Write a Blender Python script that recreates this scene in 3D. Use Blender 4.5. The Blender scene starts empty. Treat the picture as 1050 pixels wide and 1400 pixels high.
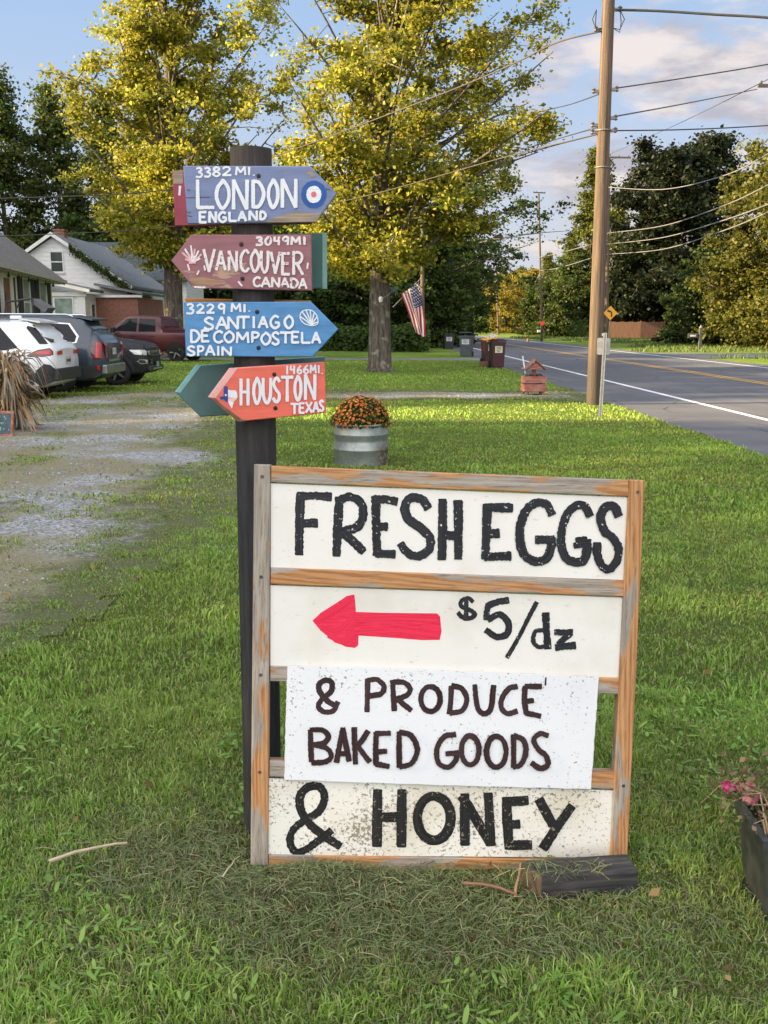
import bpy, bmesh, math, random
import numpy as np
from mathutils import Vector, Matrix
R = math.radians
C = bpy.context.scene.collection
scn = bpy.context.scene
rng = np.random.default_rng(7)
random.seed(7)

# ------------------------------------------------------------------ camera, sky, sun, exposure
FPX, CXP, CYP, HC, HZ = 1350.0, 525.0, 700.0, 1.58, 443.0
PITCH = math.atan((CYP - HZ) / FPX)
cam = bpy.data.cameras.new('camera')
cam.sensor_fit = 'VERTICAL'; cam.sensor_height = 36; cam.sensor_width = 27
cam.lens = 36 * FPX / 1400
cam.clip_start = 0.05; cam.clip_end = 5000
camo = bpy.data.objects.new('camera', cam); C.objects.link(camo)
camo.location = (0, 0, HC); camo.rotation_euler = (math.pi / 2 - PITCH, 0, 0)
scn.camera = camo
scn.view_settings.view_transform = 'Standard'; scn.view_settings.look = 'None'
scn.view_settings.exposure = 2.05; scn.view_settings.gamma = 1
scn.cycles.max_bounces = 6; scn.cycles.diffuse_bounces = 3; scn.cycles.transmission_bounces = 4
scn.cycles.transparent_max_bounces = 4; scn.cycles.caustics_reflective = False; scn.cycles.caustics_refractive = False
SUN_EL, SUN_AZ = R(18.0), R(6.0)          # low sun from the left, a little behind the viewer
SDIR = Vector((-math.cos(SUN_EL) * math.cos(SUN_AZ), -math.cos(SUN_EL) * math.sin(SUN_AZ), math.sin(SUN_EL)))
sl = bpy.data.lights.new('sun', 'SUN'); sl.energy = 5.0; sl.angle = R(0.6); sl.color = (1.0, 0.76, 0.42)
so = bpy.data.objects.new('sun', sl); C.objects.link(so)
so.rotation_euler = SDIR.to_track_quat('Z', 'Y').to_euler()
so.location = (-30, -10, 20)

world = bpy.data.worlds.new('World'); scn.world = world; world.use_nodes = True
def build_world():
    nt = world.node_tree; nt.nodes.clear(); L = nt.links.new
    def nd(t, **k):
        n = nt.nodes.new(t)
        for a, b in k.items(): setattr(n, a, b)
        return n
    def math_(op, a, b=None, c=None):
        n = nd('ShaderNodeMath', operation=op)
        for i, v in enumerate((a, b, c)):
            if v is None: continue
            if isinstance(v, (int, float)): n.inputs[i].default_value = v
            else: L(v, n.inputs[i])
        return n.outputs[0]
    def mix(f, a, b, bt='MIX'):
        n = nd('ShaderNodeMix', data_type='RGBA', blend_type=bt, clamp_factor=True)
        for i, v in ((0, f), (6, a), (7, b)):
            if isinstance(v, (int, float)): n.inputs[i].default_value = v
            elif isinstance(v, tuple): n.inputs[i].default_value = v + (1,)
            else: L(v, n.inputs[i])
        return n.outputs[2]
    def sstep(v, a, b):
        n = nd('ShaderNodeMapRange', interpolation_type='SMOOTHSTEP')
        L(v, n.inputs[0]); n.inputs[1].default_value = a; n.inputs[2].default_value = b
        return n.outputs[0]
    tc = nd('ShaderNodeTexCoord'); sep = nd('ShaderNodeSeparateXYZ'); L(tc.outputs['Generated'], sep.inputs[0])
    x, y, z = sep.outputs
    sky = nd('ShaderNodeTexSky', sky_type='NISHITA'); sky.sun_disc = False
    sky.sun_elevation = SUN_EL; sky.sun_rotation = math.atan2(SDIR.x, SDIR.y)
    sky.air_density = 1.0; sky.dust_density = 0.6; sky.ozone_density = 1.6
    hsv = nd('ShaderNodeHueSaturation'); L(sky.outputs[0], hsv.inputs['Color'])
    hsv.inputs['Saturation'].default_value = 1.0; hsv.inputs['Value'].default_value = SKY_VAL
    elev = sstep(z, 0.0, 0.45)
    base = mix(elev, (3.0, 3.2, 3.8), (1.5, 2.6, 4.2))
    base = mix(0.85, hsv.outputs[0], base)
    # clouds: noise on a cloud deck seen in perspective
    den = math_('ADD', math_('MAXIMUM', z, 0.0), 0.16)
    cb = nd('ShaderNodeCombineXYZ'); L(math_('DIVIDE', x, den), cb.inputs[0]); L(math_('DIVIDE', y, den), cb.inputs[1])
    def noise(vec, sc, det, rough, off):
        mp = nd('ShaderNodeMapping'); L(vec, mp.inputs[0]); mp.inputs['Location'].default_value = off
        n = nd('ShaderNodeTexNoise'); L(mp.outputs[0], n.inputs['Vector'])
        n.inputs['Scale'].default_value = sc; n.inputs['Detail'].default_value = det; n.inputs['Roughness'].default_value = rough
        return n.outputs[0]
    n1 = noise(cb.outputs[0], 1.9, 8, 0.58, (3.1, 1.7, 0))
    n2 = noise(tc.outputs['Generated'], 5.0, 5, 0.5, (0.4, 2.2, 1.0))
    n3 = noise(cb.outputs[0], 2.6, 6, 0.6, (7.7, 3.3, 0))
    bias = math_('MULTIPLY', sstep(x, 0.0, 0.28), 0.21)
    low = math_('MULTIPLY', sstep(z, 0.42, 0.05), 0.05)
    dens = sstep(math_('ADD', math_('ADD', n1, bias), math_('ADD', low, math_('MULTIPLY', n2, 0.12))), 0.69, 0.82)
    ccol = mix(sstep(n3, 0.40, 0.60), (4.3, 3.85, 3.6), (2.35, 2.22, 2.48))
    col = mix(math_('MULTIPLY', dens, 0.88), base, ccol)
    # warm haze band near the horizon
    hz = sstep(z, 0.20, -0.02)
    col = mix(math_('MULTIPLY', hz, 0.55), col, (3.2, 3.1, 3.2))
    # bright lobe added to the unseen sky overhead and behind, to light the sign
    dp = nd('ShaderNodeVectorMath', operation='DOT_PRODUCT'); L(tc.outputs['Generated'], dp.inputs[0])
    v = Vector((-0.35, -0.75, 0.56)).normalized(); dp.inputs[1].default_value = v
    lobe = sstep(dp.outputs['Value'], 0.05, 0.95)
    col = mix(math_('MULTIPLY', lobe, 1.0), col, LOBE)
    bg = nd('ShaderNodeBackground'); L(col, bg.inputs[0]); bg.inputs[1].default_value = 0.0535
    out = nd('ShaderNodeOutputWorld'); L(bg.outputs[0], out.inputs[0])
SKY_VAL = 0.8
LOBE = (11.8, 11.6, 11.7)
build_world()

# ------------------------------------------------------------------ picture geometry (pixel of the photo -> point in the place)
FWD = Vector((0, math.cos(PITCH), -math.sin(PITCH))); UP = Vector((0, math.sin(PITCH), math.cos(PITCH)))
CAMP = Vector((0, 0, HC))
def ray(px, py): return Vector(((px - CXP) / FPX, 0, 0)) + UP * ((CYP - py) / FPX) + FWD
def G(px, py, z=0.0):
    d = ray(px, py); return CAMP + d * ((z - HC) / d.z)
def at(px, py, Y):
    d = ray(px, py); return CAMP + d * (Y / d.y)

# ------------------------------------------------------------------ helpers: materials
def nodes_of(name):
    m = bpy.data.materials.new(name); m.use_nodes = True
    nt = m.node_tree; return m, nt, nt.nodes, nt.links.new, nt.nodes['Principled BSDF']
def rgba(c): return (c[0], c[1], c[2], 1)
def add(nt, t, **k):
    n = nt.nodes.new(t)
    for a, b in k.items(): setattr(n, a, b)
    return n
def mixc(nt, f, a, b, bt='MIX'):
    n = add(nt, 'ShaderNodeMix', data_type='RGBA', blend_type=bt)
    for i, v in ((0, f), (6, a), (7, b)):
        if isinstance(v, (int, float)): n.inputs[i].default_value = v
        elif isinstance(v, tuple): n.inputs[i].default_value = rgba(v)
        else: nt.links.new(v, n.inputs[i])
    return n.outputs[2]
def ramp(nt, v, a, b):
    n = add(nt, 'ShaderNodeMapRange', interpolation_type='SMOOTHSTEP'); nt.links.new(v, n.inputs[0])
    n.inputs[1].default_value = a; n.inputs[2].default_value = b; return n.outputs[0]
def mth(nt, op, a, b):
    n = add(nt, 'ShaderNodeMath', operation=op)
    for i, v in enumerate((a, b)):
        if isinstance(v, (int, float)): n.inputs[i].default_value = v
        else: nt.links.new(v, n.inputs[i])
    return n.outputs[0]
def coords(nt, kind='Object', scale=(1, 1, 1), loc=(0, 0, 0)):
    tc = add(nt, 'ShaderNodeTexCoord'); mp = add(nt, 'ShaderNodeMapping')
    nt.links.new(tc.outputs[kind], mp.inputs[0]); mp.inputs['Scale'].default_value = scale; mp.inputs['Location'].default_value = loc
    return mp.outputs[0]
def noise(nt, vec, sc, det=4, rough=0.55):
    n = add(nt, 'ShaderNodeTexNoise'); nt.links.new(vec, n.inputs['Vector'])
    n.inputs['Scale'].default_value = sc; n.inputs['Detail'].default_value = det; n.inputs['Roughness'].default_value = rough
    return n.outputs[0]
def bump(nt, h, strength, dist=0.01):
    n = add(nt, 'ShaderNodeBump'); nt.links.new(h, n.inputs['Height'])
    n.inputs['Strength'].default_value = strength; n.inputs['Distance'].default_value = dist
    nt.links.new(n.outputs[0], nt.nodes['Principled BSDF'].inputs['Normal'])
_mc = {}
def M(name, col, rough=0.6, metal=0.0, var=0.25, sc=6.0, col2=None, stretch=(1, 1, 1), bmp=0.0, coat=0.0, spec=0.5):
    if name in _mc: return _mc[name]
    m, nt, N, L, P = nodes_of(name)
    vec = coords(nt, 'Object', stretch)
    n = noise(nt, vec, sc, 5)
    c2 = col2 if col2 else tuple(c * (1 - var) for c in col)
    L(mixc(nt, ramp(nt, n, 0.35, 0.65), col, c2), P.inputs['Base Color'])
    P.inputs['Roughness'].default_value = rough; P.inputs['Metallic'].default_value = metal
    P.inputs['Coat Weight'].default_value = coat; P.inputs['Coat Roughness'].default_value = 0.05
    P.inputs['Specular IOR Level'].default_value = spec
    if bmp: bump(nt, n, bmp)
    _mc[name] = m; return m
def glass_mat(name, col=(0.02, 0.025, 0.03), rough=0.06):
    if name in _mc: return _mc[name]
    m, nt, N, L, P = nodes_of(name)
    P.inputs['Base Color'].default_value = rgba(col); P.inputs['Roughness'].default_value = rough
    P.inputs['Specular IOR Level'].default_value = 0.9
    _mc[name] = m; return m

# ------------------------------------------------------------------ helpers: objects
def tag(o, label=None, cat=None, group=None, kind=None):
    if label: o['label'] = label
    if cat: o['category'] = cat
    if group: o['group'] = group
    if kind: o['kind'] = kind
    return o
def empty(name, loc, label, cat, group=None, rz=0.0, kind=None):
    o = bpy.data.objects.new(name, None); C.objects.link(o); o.location = loc; o.rotation_euler = (0, 0, rz)
    o.empty_display_size = 0.1
    return tag(o, label, cat, group, kind)
def link(name, me, mats, parent=None):
    for m in (mats if isinstance(mats, (list, tuple)) else [mats]): me.materials.append(m)
    o = bpy.data.objects.new(name, me); C.objects.link(o)
    if parent is not None: o.parent = parent
    return o
class MB:
    def __init__(s): s.v = []; s.f = []; s.m = []; s.uv = {}
    def add(s, vs, fs, mi=0):
        b = len(s.v); s.v += [tuple(v) for v in vs]
        s.f += [tuple(i + b for i in f) for f in fs]; s.m += [mi] * len(fs); return s
    def box(s, lo, hi, mi=0, M4=None, bev=0.0):
        x0, y0, z0 = lo; x1, y1, z1 = hi
        if bev > 0:
            b = bev
            bm = bmesh.new(); bmesh.ops.create_cube(bm, size=1)
            for v in bm.verts: v.co = Vector(((x0 + x1) / 2 + v.co.x * (x1 - x0), (y0 + y1) / 2 + v.co.y * (y1 - y0), (z0 + z1) / 2 + v.co.z * (z1 - z0)))
            bmesh.ops.bevel(bm, geom=bm.edges[:] , offset=b, segments=2, affect='EDGES', profile=0.5)
            bm.verts.index_update()
            vs = [v.co.copy() for v in bm.verts]; fs = [[v.index for v in f.verts] for f in bm.faces]; bm.free()
        else:
            vs = [Vector(p) for p in ((x0, y0, z0), (x1, y0, z0), (x1, y1, z0), (x0, y1, z0), (x0, y0, z1), (x1, y0, z1), (x1, y1, z1), (x0, y1, z1))]
            fs = [(0, 3, 2, 1), (4, 5, 6, 7), (0, 1, 5, 4), (1, 2, 6, 5), (2, 3, 7, 6), (3, 0, 4, 7)]
        if M4 is not None: vs = [M4 @ v for v in vs]
        return s.add(vs, fs, mi)
    def poly(s, pts, mi=0): return s.add(pts, [tuple(range(len(pts)))], mi)
    def prism(s, pts, ext, mi=0):
        pts = [Vector(p) for p in pts]; e = Vector(ext); n = len(pts)
        fs = [tuple(range(n)), tuple(range(2 * n - 1, n - 1, -1))] + [(i, n + i, n + (i + 1) % n, (i + 1) % n) for i in range(n)]
        return s.add(pts + [p + e for p in pts], fs, mi)
    def tube(s, path, rad, n=8, mi=0, cap=True):
        path = [Vector(p) for p in path]
        if not isinstance(rad, (list, tuple)): rad = [rad] * len(path)
        rings = []; ref = None
        for i, p in enumerate(path):
            d = (path[min(i + 1, len(path) - 1)] - path[max(i - 1, 0)])
            d = d.normalized() if d.length > 1e-9 else Vector((0, 0, 1))
            if ref is None: ref = d.orthogonal().normalized()
            a = (ref - d * ref.dot(d)); a = a.normalized() if a.length > 1e-6 else d.orthogonal().normalized()
            ref = a; b = d.cross(a)
            rings.append([p + (a * math.cos(2 * math.pi * k / n) + b * math.sin(2 * math.pi * k / n)) * rad[i] for k in range(n)])
        vs = [v for r in rings for v in r]; fs = []
        for i in range(len(rings) - 1):
            for k in range(n):
                fs.append((i * n + k, i * n + (k + 1) % n, (i + 1) * n + (k + 1) % n, (i + 1) * n + k))
        if cap: fs += [tuple(range(n - 1, -1, -1)), tuple((len(rings) - 1) * n + k for k in range(n))]
        return s.add(vs, fs, mi)
    def lathe(s, prof, n=24, mi=0, M4=None, cap=(False, False)):
        vs = []; fs = []
        for r, z in prof:
            for k in range(n):
                a = 2 * math.pi * k / n; v = Vector((r * math.cos(a), r * math.sin(a), z)); vs.append(M4 @ v if M4 is not None else v)
        for i in range(len(prof) - 1):
            for k in range(n): fs.append((i * n + k, i * n + (k + 1) % n, (i + 1) * n + (k + 1) % n, (i + 1) * n + k))
        if cap[0]: fs.append(tuple(range(n - 1, -1, -1)))
        if cap[1]: fs.append(tuple((len(prof) - 1) * n + k for k in range(n)))
        return s.add(vs, fs, mi)
    def split(s, name, mats, parent=None, smooth=False):
        n = len(s.v); p = list(range(n))
        def fd(i):
            while p[i] != i: p[i] = p[p[i]]; i = p[i]
            return i
        for f in s.f:
            for k in f[1:]: p[fd(k)] = fd(f[0])
        isl = {}
        for f, m in zip(s.f, s.m): isl.setdefault(fd(f[0]), []).append((f, m))
        for fs in isl.values():
            ids = sorted({k for f, _ in fs for k in f}); mp = {k: i for i, k in enumerate(ids)}
            q = MB(); q.v = [s.v[k] for k in ids]; q.f = [tuple(mp[k] for k in f) for f, _ in fs]; q.m = [m for _, m in fs]; q.build(name, mats, parent, smooth)
    def build(s, name, mats, parent=None, smooth=False, fix=True, uvs=None, loc=None):
        me = bpy.data.meshes.new(name); 
        vs = s.v if loc is None else [tuple(Vector(v) - Vector(loc)) for v in s.v]
        me.from_pydata(vs, [], s.f)
        me.polygons.foreach_set('material_index', s.m)
        if uvs is not None:
            ul = me.uv_layers.new(name='UVMap'); idx = np.zeros(len(me.loops), np.int32); me.loops.foreach_get('vertex_index', idx)
            ul.data.foreach_set('uv', np.asarray(uvs, np.float32)[idx].ravel())
        if fix:
            bm = bmesh.new(); bm.from_mesh(me); bmesh.ops.recalc_face_normals(bm, faces=bm.faces[:]); bm.to_mesh(me); bm.free()
        if smooth:
            me.shade_smooth()
            if smooth != 'all':
                me.set_sharp_from_angle(angle=R(38))
        me.update()
        o = link(name, me, mats, parent)
        if loc is not None: o.location = loc
        return o
def np_mesh(name, V, T, mat, parent=None, cols=None, smooth=False):
    me = bpy.data.meshes.new(name); k = T.shape[1]
    me.vertices.add(len(V)); me.vertices.foreach_set('co', np.ascontiguousarray(V, np.float32).ravel())
    me.loops.add(T.size); me.loops.foreach_set('vertex_index', np.ascontiguousarray(T, np.int32).ravel())
    me.polygons.add(len(T)); me.polygons.foreach_set('loop_start', np.arange(0, T.size, k, dtype=np.int32))
    me.update(calc_edges=True)
    if cols is not None:
        a = me.color_attributes.new('Col', 'FLOAT_COLOR', 'POINT')
        c = np.ones((len(V), 4), np.float32); c[:, :3] = cols; a.data.foreach_set('color', c.ravel())
    if smooth: me.shade_smooth()
    return link(name, me, mat, parent)
def vnoise(x, y, s, seed=0):
    x = np.asarray(x) / s + 1000.0; y = np.asarray(y) / s + 1000.0
    xi = np.floor(x).astype(np.int64); yi = np.floor(y).astype(np.int64); fx = x - xi; fy = y - yi
    fx = fx * fx * (3 - 2 * fx); fy = fy * fy * (3 - 2 * fy)
    def h(a, b):
        v = np.sin(a * 127.1 + b * 311.7 + seed * 74.7) * 43758.5453
        return v - np.floor(v)
    return (h(xi, yi) * (1 - fx) + h(xi + 1, yi) * fx) * (1 - fy) + (h(xi, yi + 1) * (1 - fx) + h(xi + 1, yi + 1) * fx) * fy
def fbm(x, y, s, seed=0): return 0.55 * vnoise(x, y, s, seed) + 0.3 * vnoise(x, y, s / 2.3, seed + 1) + 0.15 * vnoise(x, y, s / 5.1, seed + 2)
def inpoly(x, y, P):
    x = np.asarray(x); y = np.asarray(y); r = np.zeros(x.shape, bool); n = len(P)
    for i in range(n):
        x0, y0 = P[i][:2]; x1, y1 = P[(i + 1) % n][:2]
        c = ((y0 > y) != (y1 > y)) & (x < (x1 - x0) * (y - y0) / (y1 - y0 + 1e-12) + x0)
        r ^= c
    return r
# ------------------------------------------------------------------ ground, road, driveway
def lawn_mat():
    m, nt, N, L, P = nodes_of('lawn')
    v = coords(nt); a = noise(nt, v, 0.35, 5); b = noise(nt, v, 14, 6, 0.7); c = noise(nt, v, 90, 3, 0.7)
    g = mixc(nt, ramp(nt, a, 0.35, 0.65), (0.12, 0.20, 0.028), (0.20, 0.25, 0.045))
    g = mixc(nt, ramp(nt, b, 0.45, 0.7), g, (0.055, 0.085, 0.018))
    g = mixc(nt, mth(nt, 'MULTIPLY', ramp(nt, c, 0.55, 0.75), 0.5), g, (0.17, 0.18, 0.06))
    sep = add(nt, 'ShaderNodeSeparateXYZ'); L(v, sep.inputs[0])     # close to the viewer the soil shows between the blades
    near = ramp(nt, sep.outputs[1], 26.0, 10.0)
    g = mixc(nt, near, g, mixc(nt, ramp(nt, b, 0.4, 0.6), (0.085, 0.125, 0.026), (0.10, 0.105, 0.04)))
    L(g, P.inputs['Base Color']); P.inputs['Roughness'].default_value = 0.95; P.inputs['Specular IOR Level'].default_value = 0.1
    bump(nt, mth(nt, 'ADD', b, c), 0.8, 0.03)
    return m
def ground():
    xs = sorted(set(list(np.linspace(-900, -40, 12)) + list(np.linspace(-40, 60, 101)) + list(np.linspace(60, 900, 12))))
    ys = sorted(set(list(np.linspace(-120, -4, 12)) + list(np.linspace(-4, 120, 125)) + list(np.linspace(120, 1500, 16))))
    X, Y = np.meshgrid(xs, ys); Z = np.zeros_like(X)
    V = np.stack([X, Y, Z], -1).reshape(-1, 3); nx = len(xs)
    T = [(j * nx + i, j * nx + i + 1, (j + 1) * nx + i + 1, (j + 1) * nx + i) for j in range(len(ys) - 1) for i in range(nx - 1)]
    o = np_mesh('lawn', V, np.array(T), lawn_mat()); tag(o, 'mown green lawn under everything beside the road', 'ground', kind='structure')
ground()

VPX = R(-0.55)
def road_c(s):       # centre line: straight, then bending left
    s0 = 128.0; x0 = 10.55
    if s < s0: return Vector((x0 - 0.0096 * s, s, 0)), Vector((-0.0096, 1, 0)).normalized()
    r = 150.0; a = (s - s0) / r; b = 0.0096
    p = Vector((x0 - 0.0096 * s0, s0, 0)); f = Vector((-b, 1, 0)).normalized(); lf = Vector((-f.y, f.x, 0))
    return p + f * (r * math.sin(a)) + lf * (r * (1 - math.cos(a))), (f * math.cos(a) + lf * math.sin(a))
SS = list(np.linspace(-60, 128, 95)) + list(np.linspace(130, 290, 60))
def strip(name, mat, a, b, z, ja=None, jb=None, label=None, cat=None, s0=-60, s1=290):
    mb = MB(); vs = []
    ss = [s for s in SS if s0 <= s <= s1]
    if ja or jb:
        ss = sorted(ss + list(np.linspace(4, 60, 160)))
    for s in ss:
        p, f = road_c(s); rt = Vector((f.y, -f.x, 0))
        oa = a + (ja(s) if ja else 0); ob = b + (jb(s) if jb else 0)
        vs += [p + rt * oa + Vector((0, 0, z)), p + rt * ob + Vector((0, 0, z))]
    n = len(ss); mb.add(vs, [(2 * i, 2 * i + 1, 2 * i + 3, 2 * i + 2) for i in range(n - 1)])
    o = mb.build(name, mat); tag(o, label, cat, kind='structure'); return o
def asphalt_mat():
    m, nt, N, L, P = nodes_of('asphalt')
    v = coords(nt); vs = coords(nt, 'Object', (1, 0.05, 1))
    a = noise(nt, v, 0.5, 4); b = noise(nt, v, 60, 4, 0.8); c = noise(nt, vs, 1.4, 3)
    g = mixc(nt, ramp(nt, a, 0.3, 0.7), (0.085, 0.088, 0.10), (0.115, 0.115, 0.125))
    g = mixc(nt, mth(nt, 'MULTIPLY', ramp(nt, c, 0.5, 0.7), 0.35), g, (0.16, 0.16, 0.17))
    g = mixc(nt, mth(nt, 'MULTIPLY', ramp(nt, b, 0.55, 0.8), 0.5), g, (0.20, 0.19, 0.19))
    L(g, P.inputs['Base Color']); P.inputs['Roughness'].default_value = 0.85; P.inputs['Specular IOR Level'].default_value = 0.3
    vr = add(nt, 'ShaderNodeTexVoronoi', feature='DISTANCE_TO_EDGE'); L(coords(nt, 'Object', (1, .45, 1)), vr.inputs['Vector']); vr.inputs['Scale'].default_value = .42
    ck = mth(nt, 'MULTIPLY', ramp(nt, mth(nt, 'ADD', vr.outputs['Distance'], mth(nt, 'MULTIPLY', noise(nt, v, 3, 4), .03)), .028, .018), ramp(nt, a, .45, .6))
    g = mixc(nt, mth(nt, 'MULTIPLY', ck, .75), g, (0.03, 0.03, 0.032)); L(g, P.inputs['Base Color'])
    bump(nt, b, 0.4, 0.01); return m
def jit(seed, amp):
    return lambda s: amp * (float(fbm(s, seed * 7.3, 1.3, seed)) - 0.5) * 2
strip('road', asphalt_mat(), -5.75, 4.9, 0.004, jit(1, 0.22), jit(2, 0.22), 'grey asphalt road bending left beyond the far trees', 'road')
white = M('road_paint_white', (0.72, 0.72, 0.74), 0.7, var=0.22, sc=9); yellow = M('road_paint_yellow', (0.62, 0.33, 0.05), 0.7, var=0.3, sc=9)
strip('near_edge_line', white, -4.06, -3.92, 0.009, None, None, 'solid white edge line on the near side of the road', 'road line')
strip('far_edge_line', white, 3.72, 3.86, 0.009, None, None, 'solid white edge line on the far side of the road', 'road line')
for k, q in enumerate((-0.20, 0.06)):
    strip('yellow_centre_line', yellow, q, q + 0.12, 0.009, None, None, 'double yellow line along the middle of the road', 'road line')

DRIVE = [(-3.2, 3.0), (-2.15, 5.5), (-1.8, 7.0), (-1.5, 9.2), (-1.4, 10.8), (-2.2, 14.0), (-2.9, 17.0), (-2.6, 20.2), (-1.2, 21.3), (2.0, 21.5), (4.0, 21.2), (4.6, 20.6), (4.6, 24.0), (4.0, 23.4), (2.0, 23.1), (-2.2, 23.6), (-5.2, 24.2), (-7.5, 20.6), (-9.5, 17.5), (-11.5, 10.0), (-9.0, 3.0)]
def gravel_mask(x, y):
    x = np.asarray(x, float); y = np.asarray(y, float)
    jx = x + (fbm(x, y, 1.1, 21) - 0.5) * 1.5; jy = y + (fbm(x, y, 1.1, 22) - 0.5) * 1.2
    m = inpoly(jx, jy, DRIVE).astype(float)
    core = fbm(x * 1.2, y * 0.8, 2.0, 31)
    d = np.clip((core - 0.40) / 0.2, 0, 1)
    xt = -2.45 - .14 * (y - 6) - .004 * (y - 6) ** 2; tr_ = np.maximum(np.exp(-((x - xt) / .42) ** 2), np.exp(-((x - xt + 1.75) / .45) ** 2)) * np.clip((19 - y) / 3, 0, 1)
    d = np.maximum(d, tr_ * np.clip(1.5 * fbm(x, y, 1.2, 44) + .12, 0, 1))
    d = np.maximum(d, np.clip(1 - np.abs(y - 22.3) / .7, 0, 1) * 0.55)
    return m * np.clip(0.27 + 0.73 * d, 0, 1)
def soft_gravel(x, y):
    x = np.asarray(x, float); y = np.asarray(y, float); s = 0
    for k in range(12):
        a = k * 2.4; r = .55 * math.sqrt((k + .5) / 12); s = s + gravel_mask(x + r * math.cos(a), y + r * math.sin(a))
    return s / 12
def gravel_mat():
    m, nt, N, L, P = nodes_of('gravel')
    v = coords(nt); vo = add(nt, 'ShaderNodeTexVoronoi'); L(v, vo.inputs['Vector']); vo.inputs['Scale'].default_value = 38
    a = noise(nt, v, 0.6, 5); b = noise(nt, v, 22, 4, 0.7)
    wn = add(nt, 'ShaderNodeTexWhiteNoise'); L(vo.outputs['Color'], wn.inputs['Vector'])
    g = mixc(nt, wn.outputs[0], (0.14, 0.138, 0.142), (0.42, 0.415, 0.43))
    g = mixc(nt, ramp(nt, a, 0.40, 0.56), g, (0.215, 0.185, 0.11))
    g = mixc(nt, mth(nt, 'MULTIPLY', ramp(nt, b, 0.5, 0.66), 0.5), g, (0.13, 0.155, 0.05))
    at_ = add(nt, 'ShaderNodeAttribute', attribute_name='Col'); mk = mth(nt, 'ADD', at_.outputs['Fac'], mth(nt, 'MULTIPLY', mth(nt, 'SUBTRACT', noise(nt, v, 5.0, 6, .7), .5), .9))
    lw = mixc(nt, ramp(nt, noise(nt, v, 14, 6, .7), .4, .6), (0.075, 0.10, 0.026), (0.095, 0.085, 0.04))
    g = mixc(nt, ramp(nt, mk, .22, .55), lw, g)
    L(g, P.inputs['Base Color']); P.inputs['Roughness'].default_value = 0.9
    bump(nt, vo.outputs['Distance'], 0.8, 0.02); return m
def driveway():
    h = 0.12; xs = np.arange(-12, 6, h); ys = np.arange(2.6, 25, h)
    X, Y = np.meshgrid(xs, ys); SG = soft_gravel(X, Y); Mk = (SG > 0.03) & (X < 4.45); nx = len(xs)
    V = np.stack([X + (vnoise(X, Y, .3, 3) - .5) * .15, Y + (vnoise(X, Y, .3, 4) - .5) * .15, 0.0085 + .012 * (fbm(X, Y, .5, 6) - .5) * SG], -1).reshape(-1, 3)
    j, i = np.nonzero(Mk[:-1, :-1]); T = np.stack([j * nx + i, j * nx + i + 1, (j + 1) * nx + i + 1, (j + 1) * nx + i], -1)
    u, inv = np.unique(T, return_inverse=True)
    o = np_mesh('gravel_driveway', V[u], inv.reshape(T.shape), gravel_mat(), cols=np.repeat(SG.reshape(-1, 1)[u], 3, 1))
    tag(o, 'worn gravel driveway with grass growing through it', 'driveway', kind='structure')
    # loose stones
    n = 70000; x = rng.uniform(-9, 5.4, n); y = 3.2 + (24.4 - 3.2) * rng.random(n) ** 1.3
    keep = (np.abs(x) < 0.47 * y + 0.8) & (gravel_mask(x, y) > 0.38 + 0.6 * rng.random(n)); x = x[keep]; y = y[keep]; n = len(x)
    ico = np.array([(1, 0, 0), (-1, 0, 0), (0, 1, 0), (0, -1, 0), (0, 0, 1), (0, 0, -1)], float)
    F = np.array([(0, 2, 4), (2, 1, 4), (1, 3, 4), (3, 0, 4), (2, 0, 5), (1, 2, 5), (3, 1, 5), (0, 3, 5)])
    r = rng.uniform(0.005, 0.014, n) * (1 + y / 30) * (1 + .8 * (rng.random(n) < .08))
    a = rng.uniform(0, 6.28, n); ca, sa = np.cos(a), np.sin(a)
    P = ico[None] * (0.7 + 0.6 * rng.random((n, 6, 1))) * r[:, None, None]
    V = np.stack([P[..., 0] * ca[:, None] - P[..., 1] * sa[:, None] + x[:, None], P[..., 0] * sa[:, None] + P[..., 1] * ca[:, None] + y[:, None], P[..., 2] * 0.6 + 0.006], -1)
    c = rng.uniform(0.14, 0.38, (n, 1, 1)) * np.array([0.96, 0.98, 1.08]) * np.ones((n, 6, 1))
    o = np_mesh('gravel', V.reshape(-1, 3), (F[None] + (np.arange(n) * 6)[:, None, None]).reshape(-1, 3), attr_mat('gravel_stone', 0.9, 0), cols=c.reshape(-1, 3))
    tag(o, 'loose grey gravel stones scattered over the driveway', 'gravel', kind='stuff')
def attr_mat(name, rough=0.7, transl=0.0, spec=0.3):
    if name in _mc: return _mc[name]
    m, nt, N, L, P = nodes_of(name)
    a = add(nt, 'ShaderNodeAttribute', attribute_name='Col')
    L(a.outputs['Color'], P.inputs['Base Color']); P.inputs['Roughness'].default_value = rough; P.inputs['Specular IOR Level'].default_value = spec
    if transl:
        t = add(nt, 'ShaderNodeBsdfTranslucent'); L(a.outputs['Color'], t.inputs[0])
        mx = add(nt, 'ShaderNodeMixShader'); mx.inputs[0].default_value = transl
        L(P.outputs[0], mx.inputs[1]); L(t.outputs[0], mx.inputs[2]); L(mx.outputs[0], nt.nodes['Material Output'].inputs['Surface'])
    _mc[name] = m; return m
driveway()
def sheet(name, pts, mat, z, label, cat):
    mb = MB(); mb.poly([(p[0], p[1], z) for p in pts]); o = mb.build(name, mat); tag(o, label, cat, kind='structure')
path_m = M('old_paving', (0.20, 0.19, 0.18), 0.9, var=0.4, sc=1.5)
sheet('neighbour_driveway', [(-16, 45.2), (3.0, 44.2), (5.2, 41.5), (5.3, 48.0), (3.0, 46.6), (-16, 47.2)], path_m, 0.0035, 'narrow grey driveway crossing the grass beyond the maple', 'driveway')
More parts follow.
